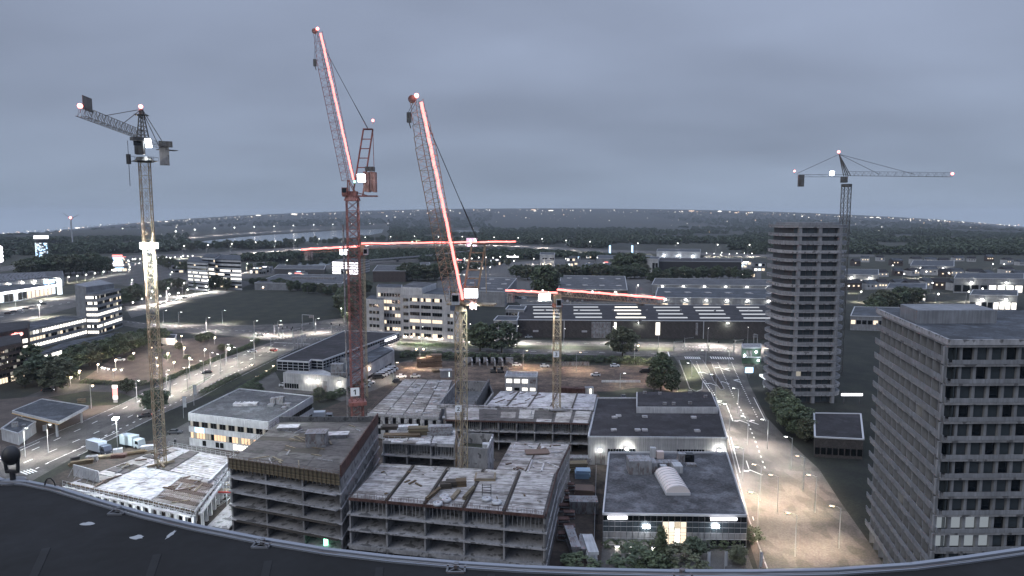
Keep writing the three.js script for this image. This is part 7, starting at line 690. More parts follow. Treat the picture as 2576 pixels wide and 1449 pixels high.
LAMP([[255, 929], [262, 931], [271, 933], [288, 934], [304, 935]].map(([u, v]) => [u, v, 0.9]), { h: 0.9, arm: 0.02, cd: 3.5, flare: 0.15, label: 'small bollard light across the parking lot lane', group: 'parking lot bollards', name: 'bollard_light' }); LAMP([[1548, 1384], [1580, 1385], [1608, 1386], [1640, 1387]].map(([u, v]) => [u, v, 0.8]), { h: 0.8, arm: 0.02, cd: 2.45, flare: 0.12, label: 'little white garden light before the gridded office', group: 'garden lights', name: 'garden_light' });
{ // motorway masts, tall and repeated
  const a = [[640, 636], [690, 632], [740, 628], [800, 624], [860, 622], [916, 618], [980, 616], [1040, 614], [1100, 616], [1160, 616], [1240, 618], [1300, 620], [1360, 624], [1420, 630], [1480, 634], [1600, 640], [1700, 640], [1800, 645], [1880, 646], [580, 642], [520, 646], [460, 650]]; LAMP(a.map(([u, v]) => [u, v, 22]), { h: 22, arm: 3, cd: 2600, flare: 0.8, boost: 4, label: 'tall mast lamp along the motorway', group: 'motorway lamps' }); const b = [[440, 606], [488, 598], [538, 592], [588, 589], [638, 586], [688, 583], [736, 580], [788, 577], [836, 575], [884, 572], [930, 571], [975, 570]]; LAMP(b.map(([u, v]) => [u, v, 30]), { h: 30, arm: 4, cd: 4500, flare: 1.7, boost: 6, label: 'tall mast lamp on the far lake bank road', group: 'lake bank lamps' });
  LAMP([[40, 775], [120, 752], [100, 800], [230, 742], [330, 735], [430, 712], [520, 696], [620, 686], [720, 676], [420, 760], [460, 745], [380, 770], [520, 735]], { h: 12, cd: 900, flare: 0.5, boost: 4.5, label: 'lamp mast along the wide slip road', group: 'slip road lamps' }); LAMP([[1160, 690], [1230, 690], [1290, 672], [1340, 665], [1420, 665], [1500, 662], [1570, 662], [1700, 672], [1780, 672], [1850, 672], [1600, 742], [1480, 752], [1360, 756]], { h: 9, cd: 648, flare: 0.5, boost: 1.3, label: 'yard lamp among the trade sheds', group: 'trade estate lamps' }); LAMP([[2160, 760], [2240, 745], [2340, 735], [2430, 760], [2500, 725], [2300, 700], [2200, 715], [2540, 770]], { h: 9, cd: 648, flare: 0.5, boost: 1.3, label: 'street lamp in the district at the far right', group: 'far right lamps' }); LAMP([[683, 728], [670, 729], [661, 730], [691, 729]], { h: 3, arm: 0.1, cd: 45, flare: 0.7, warm: true, label: 'warm pitch light behind the open field', group: 'lights behind the field', name: 'post_lamp' }); }
{ // temporary light tower by the floodlit deck
  const t = thing('light_mast', 'site light mast with glaring lamp bank at the left road', 'light mast'), p = at(297, 1140), h = deep(290, 1054, -p.z).y; mesh(t, 'mast', G().bar(p, V(p.x, h, p.z), 0.12, 6).build(), MT.galv); mesh(t, 'trailer', G().box(p.x, 0.8, p.z, 2.4, 1.3, 1.4, 0.4).build(), MT.white); for (let k = 0; k < 4; k++) mesh(t, 'lamp_head', G().box(p.x - 0.75 + k * 0.5, h + (k % 2) * 0.45, p.z + 0.2, 0.5, 0.5, 0.3).build(), MT.lampCool); const l = new THREE.PointLight(new THREE.Color(0.9, 0.97, 1), 700); l.position.set(p.x, h - 0.4, p.z + 0.9); l.castShadow = true; l.name = 'mast_light'; t.add(l); }
// distant lights: too many and small to tell apart
{ const r = rng(515), M4 = [], C = []; for (let k = 0; k < 520; k++) { const f = r(), v = f < 0.5 ? 526 + 9 * r() : 535 + 90 * r() * r(), u = r() * 2640 - 30, vv = Math.max(v, 527 + (u < 1350 ? 3.3e-5 : 2.66e-5) * (u - 1350) ** 2 + 1 + r() * 4); const p = land(u, vv); if (!p || Math.hypot(p.x, p.z) < 1300) continue; if (u > 470 && u < 970 && vv > 574 && vv < 616) continue; const d = p.length(), s = d * (0.0002 + 0.0006 * Math.pow(r(), 4)); p.y += 6 + s; M4.push(new THREE.Matrix4().compose(p, new THREE.Quaternion(), V(s * (1 + (f < 0.5 && r() < 0.3 ? 6 * r() : 0.4 * r())), s, s))); const w = r(); C.push(w); } const g = new THREE.IcosahedronGeometry(1, 1); for (const [name, mat, lo, hi] of [['distant_lights', glow(1, 0.93, 0.82, 2.4), 0, 0.7], ['distant_lights', glow(1, 0.7, 0.5, 1.6), 0.7, 1]]) { const pick = M4.filter((_, i) => C[i] >= lo && C[i] < hi), im = new THREE.InstancedMesh(g, mat, pick.length); pick.forEach((m, i) => im.setMatrixAt(i, m)); im.name = numbered(name); im.userData = { kind: 'stuff', label: lo ? 'warm distant town lights scattered over the plain' : 'white distant town lights scattered to the horizon', category: 'lights' }; scene.add(im); } }

// ================================================================ vehicles
for (const [u, v] of [[960, 948], [967, 944], [974, 940], [981, 937], [988, 932], [952, 953]]) vehicle('van', u, v, 0.35, u === 952 ? 0x23262a : 0xb9bcc0, u === 952 ? 'dark van nearest in the row beside the showroom' : 'white van parked in the row beside the showroom', { group: 'vans beside the showroom' });
for (const [k, u, v, t, c, l, o] of [['car', 716, 972, 0.1, 0xc4c7ca, 'white hatchback parked before the pale lower hall'], ['car', 688, 884, 2.5, 0x7a1d1a, 'red car heading for the left junction', { lit: true }], ['car', 635, 887, -2.6, 0xb0b4b8, 'silver car with headlights on the diagonal road', { lit: true }], ['car', 520, 940, -2.6, 0x16181b, 'dark car with bright headlights on the diagonal road', { lit: true }], ['car', 364, 1050, -2.6, 0x1a1c20, 'black car with headlights behind the yellow mast', { lit: true }], ['car', 302, 908, 0.2, 0xc9ccd0, 'white car parked under the podium trees'], ['car', 402, 870, 0.2, 0x2a2d31, 'dark car parked by the small white hut'], ['car', 122, 985, 0.3, 0x1c1e22, 'car with red tail lights under the dark trees', { lit: true }], ['car', 655, 845, 0.1, 0x9aa0a5, 'pale car waiting at the left junction', { lit: true }], ['car', 440, 1092, 0.1, 0x2c2e34, 'dark car parked beside the banded office'], ['car', 930, 966, 0.5, 0xc4c7ca, 'white car at the near end of the van row'], ['car', 918, 975, 0.5, 0xaab0b6, 'silver car beside the back wing corner'], ['car', 1010, 950, 0.05, 0xc6c8ca, 'white car behind the back wing deck'], ['car', 1000, 962, 0.1, 0x22252a, 'dark car at the back wing edge'], ['car', 1045, 950, 0.05, 0xb0b2b4, 'pale pickup behind the back wing deck'], ['car', 1547, 923, 0.1, 0xd0d3d6, 'white car against the dark yard hedge'], ['car', 1498, 946, 3.05, 0xa9adb2, 'silver estate car in the middle of the sandy yard'], ['van', 1622, 938, 3.1, 0x16171a, 'black van in the sandy yard'], ['car', 1300, 921, 0.05, 0xb7babd, 'pale car at the back of the sandy yard'], ['car', 1370, 924, 0.05, 0xc3c5c8, 'white car behind the number 3 mast'], ['car', 1568, 1002, 1.5, 0x1d1f23, 'dark car with tail lights driving out of the gate', { lit: true }], ['car', 1786, 1004, 2.2, 0xb8bbbe, 'pale car turning at the right junction'], ['car', 1594, 884, 3.1, 0x2a2c30, 'car with headlights on the lower carriageway', { lit: true }], ['car', 1330, 850, 0.1, 0x9da2a8, 'pale car by the grey annex']]) vehicle(k, u, v, t, c, l, o);
{ const r = rng(99), cols = [0xb9bcc0, 0x24272b, 0x8a8f95, 0x3a1d1c, 0x1c2733, 0xd0d2d4], row = (n, f, label, group) => { for (let k = 0; k < n; k++) { const [u, v, a] = f(k); vehicle('car', u, v, a, cols[Math.floor(r() * 6)], label, { group }); } };
  row(16, (k) => [400 + k * 13, 768 - k * 3.6, 0.4 + 0.05 * (k % 3)], 'car on display in the floodlit car park', 'cars in the floodlit car park'); row(38, (k) => [1415 + (k % 19) * 12.5, 752 + Math.floor(k / 19) * 7 - (k % 19) * 0.25, 1.5], 'car parked in the pale yard behind the warehouse', 'cars behind the warehouse'); row(36, (k) => [1500 + (k % 12) * 9, 655 + Math.floor(k / 12) * 4.5, 0.2], 'car in the packed workshop yard', 'cars in the workshop yard'); row(26, (k) => [1690 + k * 8.4, 645 + (k % 3) * 3, 0.1], 'car on the lit dealer forecourt before the white shed', 'cars before the white shed'); row(9, (k) => [1270 + k * 7, 748 + (k % 2) * 4, 0.3], 'car beside the sheds left of the warehouse', 'cars beside the sheds'); row(7, (k) => [20 + k * 15, 790 - k * 4, 0.35], 'car driving on the wide slip road', 'cars on the slip road'); row(8, (k) => [660 + k * 30, 633 - k * 2.4, 0.15], 'car on the far motorway', 'cars on the motorway'); row(10, (k) => [350 + k * 12, 662 - (k % 3) * 2, 0.1], 'car parked on the retail park', 'cars on the retail park'); }
truck(250, 1140, -0.5, 0x3a4150, 0x8a939c, 9, 'blue-grey box truck at the left edge of the floodlit deck'); truck(334, 1125, -0.4, 0x98a3a8, 0xa3b0b4, 8, 'pale cyan box truck behind the site light mast'); truck(800, 1062, 0.15, 0x5b6068, 0xb9bec4, 10, 'white box truck behind the dark high frame'); truck(1660, 752, 1.6, 0xb5b8bb, 0xc3c6c9, 8, 'white truck at the end of the warehouse yard'); truck(1655, 742, 1.6, 0xb5b8bb, 0xb9bcc0, 8, 'second white truck behind the first in the warehouse yard');
{ const S = shed('parking_hut', 'small white hut beside the brick parking lot', [[405, 851], [440, 853], [444, 842], [410, 841]], 3.4, MT.white, MT.roofBlue); const l = new THREE.PointLight(new THREE.Color(1, 0.7, 0.5), 25); const p = side(S.Q[1], { x: 0.7, z: 0.7 }, 2); l.position.set(p.x, 2.4, p.z); l.castShadow = true; l.name = 'hut_lamp_light'; S.t.add(l); mesh(S.t, 'wall_lamp', new THREE.SphereGeometry(0.3, 8, 6).translate(p.x, 2.4, p.z), MT.lampWarm); }
for (const [u, v, l] of [[201, 1013, 'left'], [210, 1013, 'right']]) { const p = at(u, v), t = thing('hay_bale', l + ' tan round planter behind the petrol canopy', 'planter'); const g = new THREE.CylinderGeometry(0.9, 0.8, 1.3, 14); const m = mesh(t, 'drum', g, MT.timberPale); m.position.set(p.x, 0.75, p.z); const r2 = mesh(t, 'rim', new THREE.TorusGeometry(0.9, 0.08, 6, 18).rotateX(Math.PI / 2), MT.timber); r2.position.set(p.x, 1.4, p.z); }

// ================================================================ more light and clutter
{ const r = rng(808), spot = (n, f, h, o) => LAMP(Array.from({ length: n }, (_, k) => [...f(k), h]), { h, ...o });
  spot(16, (k) => [316 + k * 11 + r() * 6, 664 - k * 0.7 + r() * 5], 8, { cd: 600, flare: 0.7, label: 'glaring forecourt lamp on the retail park', group: 'retail park lamps' });
  spot(12, (k) => [330 + k * 23, 775 - k * 5.2 + r() * 5], 6, { cd: 300, flare: 0.5, label: 'display lamp in the floodlit car park', group: 'display lamps' });
  spot(8, (k) => [170 + k * 22, 712 - k * 4 + r() * 3], 7, { cd: 450, flare: 0.6, label: 'bright yard lamp beside the retail hall', group: 'retail hall lamps' });
  spot(10, (k) => [1130 + k * 18, 664 - k * 1.2 + r() * 4], 8, { cd: 500, flare: 0.7, label: 'yard lamp behind the yellow luffing crane', group: 'yard lamps behind the crane' });
  spot(12, (k) => [1680 + k * 19, 644 + r() * 5], 7, { cd: 450, flare: 0.6, label: 'forecourt lamp before the white shed', group: 'white shed lamps' });
  spot(16, (k) => [2130 + k * 28, 668 + r() * 95], 7, { cd: 600, flare: 0.6, label: 'street lamp among the far right houses', group: 'far right house lamps' });
  spot(7, (k) => [430 + k * 42, 1000 - k * 19.5], 9, { cd: 330, label: 'added lamp mast on the near kerb of the diagonal road', group: 'added near kerb lamps', turn: 2.6 }); }  // this kerb row is added to brighten the middle of the diagonal road
for (const [u, v, w, l] of [[1240, 662, 12, 'left'], [1290, 654, 9, 'middle'], [1128, 677, 12, 'long thin']]) { const t = thing('lit_fascia', l + ' white lit fascia among the trade sheds', 'sign'), p = at(u, v), s = -p.z / FOCAL; mesh(t, 'fascia_light', G().box(p.x, 8 * s, p.z, w * 3.2 * s, 3 * s, 1).build(), MT.signWhite); mesh(t, 'post', G().box(p.x, 3.2 * s, p.z, 2 * s, 6.4 * s, 0.8).build(), MT.steel); }
{ const r = rng(909); for (let k = 0; k < 34; k++) { const u = 2135 + (k % 12) * 38 + r() * 18, v = 655 + Math.floor(k / 12) * 34 + r() * 14, p = at(u, v), w = 9 + r() * 8, d = 8 + r() * 4, h = 5 + r() * 3, t = thing('terraced_house', 'small house with pitched roof in the district at the far right', 'house', 'houses at the far right'), a = r() * 0.8 - 0.4; t.position.copy(p); t.rotation.y = a; mesh(t, 'wall', G().box(0, h / 2, 0, w, h, d).build(), k % 3 ? MT.whiteWall : MT.brownBrick); const g = G(), y = h, R2 = h + 3.4; g.quad(V(-w / 2, y, d / 2 + 0.4), V(w / 2, y, d / 2 + 0.4), V(w / 2, R2, 0), V(-w / 2, R2, 0)).quad(V(w / 2, y, -d / 2 - 0.4), V(-w / 2, y, -d / 2 - 0.4), V(-w / 2, R2, 0), V(w / 2, R2, 0)).tri(V(w / 2, y, d / 2 + 0.4), V(w / 2, y, -d / 2 - 0.4), V(w / 2, R2, 0)).tri(V(-w / 2, y, -d / 2 - 0.4), V(-w / 2, y, d / 2 + 0.4), V(-w / 2, R2, 0)); mesh(t, 'roof', g.build(), k % 2 ? MT.roofBlue : MT.roofDark); for (const x of [-0.3, 0, 0.3]) mesh(t, 'window', G().box(x * w, h * 0.6, d / 2 + 0.05, 1.6, 1.5, 0.1).build(), r() < 0.6 ? MT.winWarm : MT.glass); } }
// things lying on the front deck
for (const [u, v, l] of [[1117, 1253, 'left'], [1123, 1262, 'middle'], [1101, 1271, 'front'], [1224, 1259, 'rear'], [1250, 1268, 'right']]) { const p = at(u, v, 13.2), t = thing('sling_coil', l + ' white coil of lifting slings on the nearest deck', 'coil'); mesh(t, 'coil', new THREE.TorusGeometry(0.75, 0.3, 7, 16).rotateX(Math.PI / 2).translate(p.x, 13.55, p.z), MT.white); mesh(t, 'inner_coil', new THREE.TorusGeometry(0.42, 0.16, 6, 12).rotateX(Math.PI / 2).translate(p.x + 0.1, 13.75, p.z), MT.deckWhite); }
stack(1146, 1248, 13.2, 0.9, 0.5, 4.6, -0.25, MT.timberPale, 'timber_stack', 'pale timber bundle beside the sling coils', 'timber stack'); stack(1120, 1226, 13.2, 2.4, 1.1, 2, 0.2, MT.deckWood, 'timber_stack', 'dark crate of props behind the sling coils', 'timber stack'); stack(1136, 1222, 13.2, 2.4, 1.2, 2, 0, MT.deckWood, 'timber_stack', 'second dark crate of props on the nearest deck', 'timber stack'); stack(1160, 1221, 13.2, 2.4, 1.3, 2, 0.1, MT.timber, 'timber_stack', 'third dark crate of props on the nearest deck', 'timber stack'); stack(1180, 1243, 13.2, 0.7, 0.6, 6, -0.3, MT.ply, 'timber_stack', 'long timber bundle beside the fourth deck beam', 'timber stack'); stack(1090, 1245, 13.2, 0.7, 0.6, 6, -0.35, MT.timber, 'timber_stack', 'long timber bundle beside the third deck beam', 'timber stack');
{ const p = at(1224, 1246, 13.2), t = thing('trestle', 'dark steel trestle on the nearest deck', 'trestle'), g = G(); for (const x of [-0.9, 0.9]) { g.bar(V(p.x + x, 13.2, p.z), V(p.x + x, 15.4, p.z - 0.4), 0.09); g.bar(V(p.x + x, 13.2, p.z - 1.2), V(p.x + x, 15.4, p.z - 0.6), 0.09); } mesh(t, 'legs', g.build(), MT.black); for (let k = 0; k < 4; k++) mesh(t, 'shelf_bar', G().bar(V(p.x - 0.9, 13.6 + k * 0.55, p.z - 0.4), V(p.x + 0.9, 13.6 + k * 0.55, p.z - 0.4), 0.08).build(), MT.black); }
{ const p = at(1221, 1202, 13.2), t = thing('roof_hatch', 'square pale hatch set in the nearest deck', 'hatch'); mesh(t, 'frame', G().box(p.x, 13.45, p.z, 4.6, 0.5, 4).build(), MT.timberPale); mesh(t, 'cover', G().box(p.x, 13.75, p.z, 3.8, 0.1, 3.2).build(), MT.deckC); }
for (let k = 0; k < 38; k++) { const q = k % 2 ? Q3 : Q3b, y = k % 2 ? 13.2 : 11.2, p = quadAt(q, rr(0.04, 0.96), rr(0.05, 0.95)), t = thing('timber_offcut', 'small loose offcut lying on the grey plank decks', 'offcut', 'offcuts on the grey plank decks'); mesh(t, 'piece', G().box(p.x, y + 0.15, p.z, rr(0.5, 2.4), 0.2, rr(0.15, 0.6), rr(0, 3)).build(), [MT.deckWhite, MT.timber, MT.rebar, MT.deckC][k % 4]); }
// work lights under the edge of the floodlit deck
for (const [s, l] of [[0.3, 'left'], [0.62, 'middle'], [0.95, 'right']]) { const a = mix2(Q1[0], Q1[1], s), m = outward(Q1[0], Q1[1]), p = side(a, m, 5), t = thing('work_light', l + ' tripod work light in front of the white columns', 'work light'); const g = G(); for (let k = 0; k < 3; k++) g.bar(V(p.x + Math.cos(k * 2.1) * 0.7, 0, p.z + Math.sin(k * 2.1) * 0.7), V(p.x, 2, p.z), 0.05); mesh(t, 'tripod', g.build(), MT.steel); const h = mesh(t, 'lamp_head', G().box(0, 0, 0, 0.6, 0.4, 0.2).build(), MT.lampCool); h.position.set(p.x, 2.2, p.z); h.rotation.y = turnOf(Q1[0], Q1[1]); const L = new THREE.PointLight(new THREE.Color(0.93, 0.98, 1), 110); L.position.set(p.x - m.x * 0.5, 2.2, p.z - m.z * 0.5); L.castShadow = true; L.name = 'work_light_beam'; t.add(L); }
{ const m = outward(Q1[1], Q1[2]), p = side(mix2(Q1[1], Q1[2], 0.4), m, 7), t = thing('work_light', 'tripod work light on the slab beside the white columns', 'work light'); mesh(t, 'tripod', G().bar(V(p.x, 0.5, p.z), V(p.x, 3, p.z), 0.07).build(), MT.steel); const h = mesh(t, 'lamp_head', G().box(p.x, 3.2, p.z, 0.6, 0.4, 0.3).build(), MT.lampCool); const L = new THREE.PointLight(new THREE.Color(0.93, 0.98, 1), 170); L.position.set(p.x, 3.3, p.z + 0.5); L.castShadow = true; L.name = 'work_light_beam'; t.add(L); }

{ // lit shop fronts and yard goods of the retail and trade estates
  const r = rng(1212), free = (p) => !footprints.some((q) => inside(p, q)), zone = (n, u0, u1, v0, v1, name, label, cat, group, make) => { for (let k = 0, tries = 0; k < n && tries < n * 12; tries++) { const p = at(lerp(u0, u1, r()), lerp(v0, v1, r())); if (!free(p)) continue; k++; const t = thing(name, label, cat, group); t.position.copy(p); t.rotation.y = r() * 0.6 - 0.3; make(t, k); } };
  const booth = (t, k) => { const w = 8 + r() * 12, h = 4 + r() * 3; mesh(t, 'wall', G().box(0, h / 2, 0, w, h, 8).build(), [MT.whiteWall, MT.greyWall, MT.greyBlue][k % 3]); mesh(t, 'roof', G().box(0, h + 0.15, 0, w + 0.6, 0.3, 8.6).build(), MT.roofBlue); for (let i = 0; i < 3; i++) mesh(t, 'window', G().box((i - 1) * w * 0.3, h * 0.5, 4.05, w * 0.24, h * 0.5, 0.12).build(), r() < 0.6 ? [MT.winBright, MT.winCool, MT.winWarm][i] : MT.glass); if (k % 3 === 0) mesh(t, 'sign_light', G().box(0, h * 0.88, 4.2, w * 0.5, 0.9, 0.2).build(), [MT.signWhite, MT.signBlue, MT.signRed][k % 9 === 0 ? 2 : k % 2]); };
  zone(16, 300, 480, 652, 690, 'shop_unit', 'small lit shop unit on the retail park', 'shop', 'retail park shop units', booth); zone(14, 1110, 1300, 655, 690, 'workshop', 'small lit workshop behind the yellow luffing crane', 'workshop', 'workshops behind the crane', booth); zone(14, 1400, 1640, 648, 690, 'workshop', 'small lit workshop in the right trade estate', 'workshop', 'workshops on the right estate', booth); zone(10, 640, 900, 672, 700, 'workshop', 'low workshop beside the canal', 'workshop', 'canal workshops', booth); zone(9, 1700, 1910, 662, 700, 'workshop', 'low unit behind the black shed', 'workshop', 'units behind the black shed', booth);
}

{ const p = at(820, 1372, 1), t = thing('exit_light', 'small green lit panel low in the dark high frame', 'light'); mesh(t, 'lamp_panel', G().box(p.x, 1.8, p.z, 0.9, 1.6, 0.15, 0.3).build(), MT.green); mesh(t, 'stand', G().bar(V(p.x, 0, p.z - 0.2), V(p.x, 1.1, p.z - 0.2), 0.06).build(), MT.steel); const l = new THREE.PointLight(new THREE.Color(0.4, 1, 0.65), 4); l.position.set(p.x, 1.8, p.z + 0.5); l.castShadow = true; l.name = 'panel_glow'; t.add(l); }

for (const [u, v, w, h, d, a, m, name, l] of [[205, 1168, 6, 1.2, 1.6, 0.5, MT.timber, 'timber_stack', 'long timber stack between road and floodlit deck'], [232, 1160, 3, 1.6, 2, 0.3, MT.galv, 'panel_stack', 'grey panel stack between road and floodlit deck'], [262, 1152, 5, 0.8, 2, 0.4, MT.timberPale, 'timber_stack', 'pale board stack beside the blue-grey truck'], [300, 1150, 4, 1.0, 2, 0.2, MT.rust, 'rebar_bundle', 'rusty rebar stack under the site light mast'], [340, 1142, 6, 0.9, 1.5, 0.5, MT.timber, 'timber_stack', 'brown timber stack beside the pale cyan truck'], [372, 1130, 4, 1.2, 2, 0.4, MT.white, 'panel_stack', 'white panel stack left of the yellow mast'], [190, 1162, 2.2, 1.5, 1.5, 0.8, MT.black, 'pipe_bundle', 'dark pipe bundle nearest the road crossing']]) stack(u, v, 0.06, w, h, d, a, m, name, l, 'stack');

// ================================================================ a worker on the paved strip
{ const res = 44, size = 1.05, mc = new MarchingCubes(res, new THREE.MeshStandardMaterial(), false, false, 60000); const bones = [[0, 0.92, 0, 0.15, 0, 1.42, 0, 0.17], [0, 1.45, 0, 0.07, 0, 1.62, 0, 0.1], [0, 1.6, 0, 0.105, 0, 1.7, 0.01, 0.1], [-0.1, 0.92, 0, 0.1, -0.13, 0.5, 0.05, 0.075], [-0.13, 0.5, 0.05, 0.075, -0.15, 0.1, -0.02, 0.055], [0.1, 0.92, 0, 0.1, 0.12, 0.5, -0.06, 0.075], [0.12, 0.5, -0.06, 0.075, 0.14, 0.1, -0.14, 0.055], [-0.15, 0.07, -0.02, 0.05, -0.16, 0.06, 0.13, 0.045], [0.14, 0.07, -0.14, 0.05, 0.15, 0.06, 0.02, 0.045], [-0.2, 1.4, 0, 0.075, -0.28, 1.12, -0.03, 0.055], [-0.28, 1.12, -0.03, 0.055, -0.26, 0.86, 0.06, 0.045], [0.2, 1.4, 0, 0.075, 0.28, 1.12, 0.03, 0.055], [0.28, 1.12, 0.03, 0.055, 0.25, 0.86, 0.1, 0.045], [-0.2, 1.4, 0, 0.09, 0.2, 1.4, 0, 0.09]];
  const cap = (p, b) => { const ax = b[4] - b[0], ay = b[5] - b[1], az = b[6] - b[2], t = clamp(((p[0] - b[0]) * ax + (p[1] - b[1]) * ay + (p[2] - b[2]) * az) / (ax * ax + ay * ay + az * az)); return Math.hypot(p[0] - b[0] - ax * t, p[1] - b[1] - ay * t, p[2] - b[2] - az * t) - lerp(b[3], b[7], t); }; mc.isolation = 0;
  for (let z = 0; z < res; z++) for (let y = 0; y < res; y++) for (let x = 0; x < res; x++) { const p = [((x - res / 2) / (res / 2)) * size, ((y - res / 2) / (res / 2)) * size + 0.92, ((z - res / 2) / (res / 2)) * size]; let d = 1e3; for (const b of bones) { const e = cap(p, b), k = 0.05, h = clamp(0.5 + 0.5 * (d - e) / k); d = lerp(d, e, h) - k * h * (1 - h); } mc.field[x + y * res + z * res * res] = -d; }
  mc.update(); const n = mc.count, g = new THREE.BufferGeometry(); g.setAttribute('position', new THREE.Float32BufferAttribute(mc.positionArray.slice(0, n * 3), 3)); g.setAttribute('normal', new THREE.Float32BufferAttribute(mc.normalArray.slice(0, n * 3), 3)); g.scale(size, size, size); g.translate(0, 0.92, 0);
  const mk = (u, v, y, turn, jacket, label) => { const t = thing('person', label, 'person'), p = at(u, v, y); t.position.copy(p); t.rotation.y = turn; mesh(t, 'body', g, M(...jacket, 0.85)); const hm = mesh(t, 'helmet', new THREE.SphereGeometry(0.135, 14, 8, 0, Math.PI * 2, 0, Math.PI / 2), MT.white); hm.position.y = 1.7; };
  mk(441, 1118, 0.1, 0.6, [0.03, 0.032, 0.04], 'worker in dark clothes standing beside the bright deck'); mk(1337, 1046, 9.2, 2, [0.35, 0.36, 0.38], 'worker in pale jacket on the long back frame strip'); }

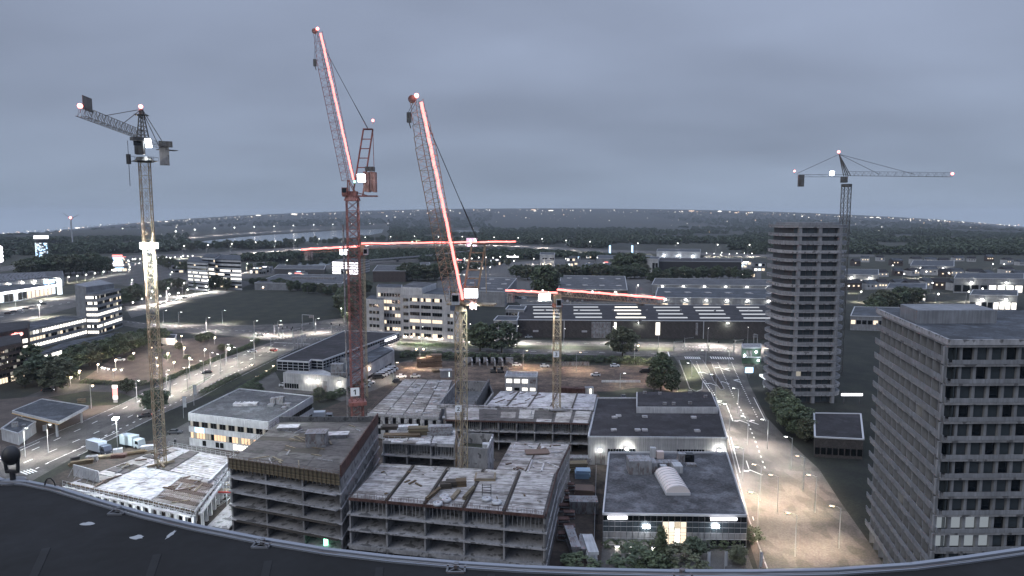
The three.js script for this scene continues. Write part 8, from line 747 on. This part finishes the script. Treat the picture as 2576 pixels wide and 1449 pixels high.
// ================================================================ the camera's own roof: dark membrane, metal rim, conductor clips
{ const y = EYE - 2.2, rim = [[-260, 1129], [-80, 1185], [0, 1216], [60, 1219], [130, 1233], [240, 1267], [360, 1302], [500, 1335], [650, 1365], [820, 1393], [980, 1412], [1150, 1427], [1320, 1438], [1500, 1445], [1700, 1449], [1900, 1449], [2100, 1445], [2300, 1431], [2440, 1413], [2576, 1393], [2800, 1354]], P = rim.map(([u, v]) => at(u, v, y)); const outline = [...P, { x: P[P.length - 1].x + 3, z: 3 }, { x: P[0].x - 3, z: 3 }];
  const t = thing('camera_roof', 'dark roof membrane with metal rim in the foreground', 'roof'); mesh(t, 'membrane', G().prism(outline, y - 0.5, y).build(), MT.bitumen); const strip = (off, w, h, mat, name) => { for (let i = 0; i + 1 < P.length; i++) { const a = P[i], b = P[i + 1], n = outward(a, b); mesh(t, name, G().wall(side(a, n, off), side(b, n, off), w, y, y + h).build(), mat); } };
  for (let k = 0; k < 7; k++) { const a = at(200 + k * 260, 1320 + k * 14, y), b = { x: a.x * 0.35, z: a.z * 0.1 + 0.5 }; mesh(t, 'membrane_seam', G().wall(side(a, { x: 0, z: 0.35 }, 1), b, 0.05, y, y + 0.003).build(), M(0.022, 0.024, 0.028, 0.85, 'roof')); }
  const rimM = M(0.3, 0.32, 0.36, 0.4, undefined, { metalness: 0.6 }); strip(0.012, 0.016, 0.012, rimM, 'rim_strip'); strip(-0.03, 0.03, 0.02, rimM, 'rim_strip'); const rod = G(); for (let i = 0; i + 1 < P.length; i++) { const a = P[i], b = P[i + 1], n = outward(a, b), p = side(a, n, 0.035), q = side(b, n, 0.035); rod.bar(V(p.x, y + 0.03, p.z), V(q.x, y + 0.03, q.z), 0.004, 6); } mesh(t, 'conductor_rod', rod.build(), MT.galv);
  for (const [u, v] of [[300, 1288], [661, 1370], [1148, 1431], [1716, 1447]]) { const p = at(u, v, y), c = thing('conductor_clip', { 300: 'leftmost', 661: 'second', 1148: 'third', 1716: 'rightmost' }[u] + ' of the four square conductor clips along the roof rim', 'clip', 'conductor clips'), g = G(); const w = 0.055; for (const s of [-1, 1]) { g.box(p.x + s * w, y + 0.006, p.z, 0.012, 0.012, w * 2); g.box(p.x, y + 0.006, p.z + s * w, w * 2, 0.012, 0.012); } g.bar(V(p.x - w, y + 0.006, p.z - w), V(p.x + w, y + 0.006, p.z + w), 0.006); g.bar(V(p.x + w, y + 0.006, p.z - w), V(p.x - w, y + 0.006, p.z + w), 0.006); mesh(c, 'base_grid', g.build(), MT.steel); mesh(c, 'holder', G().bar(V(p.x, y + 0.006, p.z), V(p.x, y + 0.04, p.z), 0.018, 10).build(), MT.steel); }
  for (const [u, v, w, d, l] of [[220, 1318, 0.05, 0.018, 'leftmost'], [345, 1352, 0.05, 0.02, 'middle'], [430, 1345, 0.016, 0.04, 'rightmost']]) { const p = at(u, v, y), c = thing('dropping', l + ' pale splash on the dark roof membrane', 'stain', 'pale splashes on the roof'), pts = []; for (let k = 0; k < 14; k++) { const a = k / 14 * 6.283, q = 0.7 + 0.5 * hash2(k, u, 3); pts.push({ x: p.x + Math.cos(a) * w * q, z: p.z + Math.sin(a) * d * q * 1.6 }); } mesh(c, 'splash', G().prism(pts, y + 0.001, y + 0.003).build(), M(0.3, 0.31, 0.32, 0.9)); }
  { const p = at(33, 1212, y), s = p.distanceTo(camera.position) / FOCAL, c = thing('roof_camera', 'black round-headed fixture on a stalk at the left rim', 'fixture'); mesh(c, 'stalk', G().bar(V(p.x, y, p.z), V(p.x, y + 22 * s, p.z), 5 * s, 10).build(), MT.black); for (const k of [-1, 1]) mesh(c, 'bracket_arm', G().bar(V(p.x + k * 11 * s, y + 20 * s, p.z), V(p.x + k * 13 * s, y + 46 * s, p.z), 3.2 * s, 6).build(), MT.black); mesh(c, 'bracket', G().bar(V(p.x - 12 * s, y + 21 * s, p.z), V(p.x + 12 * s, y + 21 * s, p.z), 4 * s, 6).build(), MT.black); const h = mesh(c, 'head', new THREE.SphereGeometry(17 * s, 20, 14), MT.black); h.scale.set(0.95, 1.15, 0.9); h.position.set(p.x, y + 54 * s, p.z); mesh(c, 'base_plate', G().bar(V(p.x, y, p.z), V(p.x, y + 3 * s, p.z), 22 * s, 14).build(), MT.steel); }
  { const p = at(128, 1226, y), s = p.distanceTo(camera.position) / FOCAL, c = thing('cable_loop', 'bent black cable rising over the left rim', 'cable'), pts = []; for (let k = 0; k <= 12; k++) { const a = Math.PI * k / 12; pts.push(V(p.x - Math.cos(a) * 12 * s, y + Math.sin(a) * 20 * s, p.z + k * 0.3 * s)); } const g = G(); g.path(pts, 1.6 * s, 6); mesh(c, 'cable', g.build(), MT.black); mesh(c, 'cable_clip', G().box(p.x + 12 * s, y + 1.5 * s, p.z, 6 * s, 3 * s, 5 * s).build(), MT.steel); }
}
// members of a group that share a wording are told apart by their order across the picture
{ const words = ['first', 'second', 'third', 'fourth', 'fifth', 'sixth', 'seventh', 'eighth', 'ninth', 'tenth', 'eleventh', 'twelfth', 'thirteenth', 'fourteenth', 'fifteenth', 'sixteenth', 'seventeenth', 'eighteenth', 'nineteenth', 'twentieth'], ord = (n) => (n < 20 ? words[n] : n < 29 ? 'twenty-' + words[n - 20] : n === 29 ? 'thirtieth' : n < 39 ? 'thirty-' + words[n - 30] : null), sets = new Map();
  for (const g of things) { const k = g.userData.group + '|' + g.userData.label; if (!sets.has(k)) sets.set(k, []); const b = new THREE.Box3().setFromObject(g).getCenter(new THREE.Vector3()); sets.get(k).push([b.x / -b.z, g]); }
  for (const list of sets.values()) if (list.length > 1 && list.length < 39) { list.sort((a, b) => a[0] - b[0]); list.forEach(([, g], i) => { g.userData.label += ', ' + (i === list.length - 1 ? 'rightmost' : ord(i) + ' from left'); }); } }
for (const g of things) settle(g);
renderer.render(scene, camera);
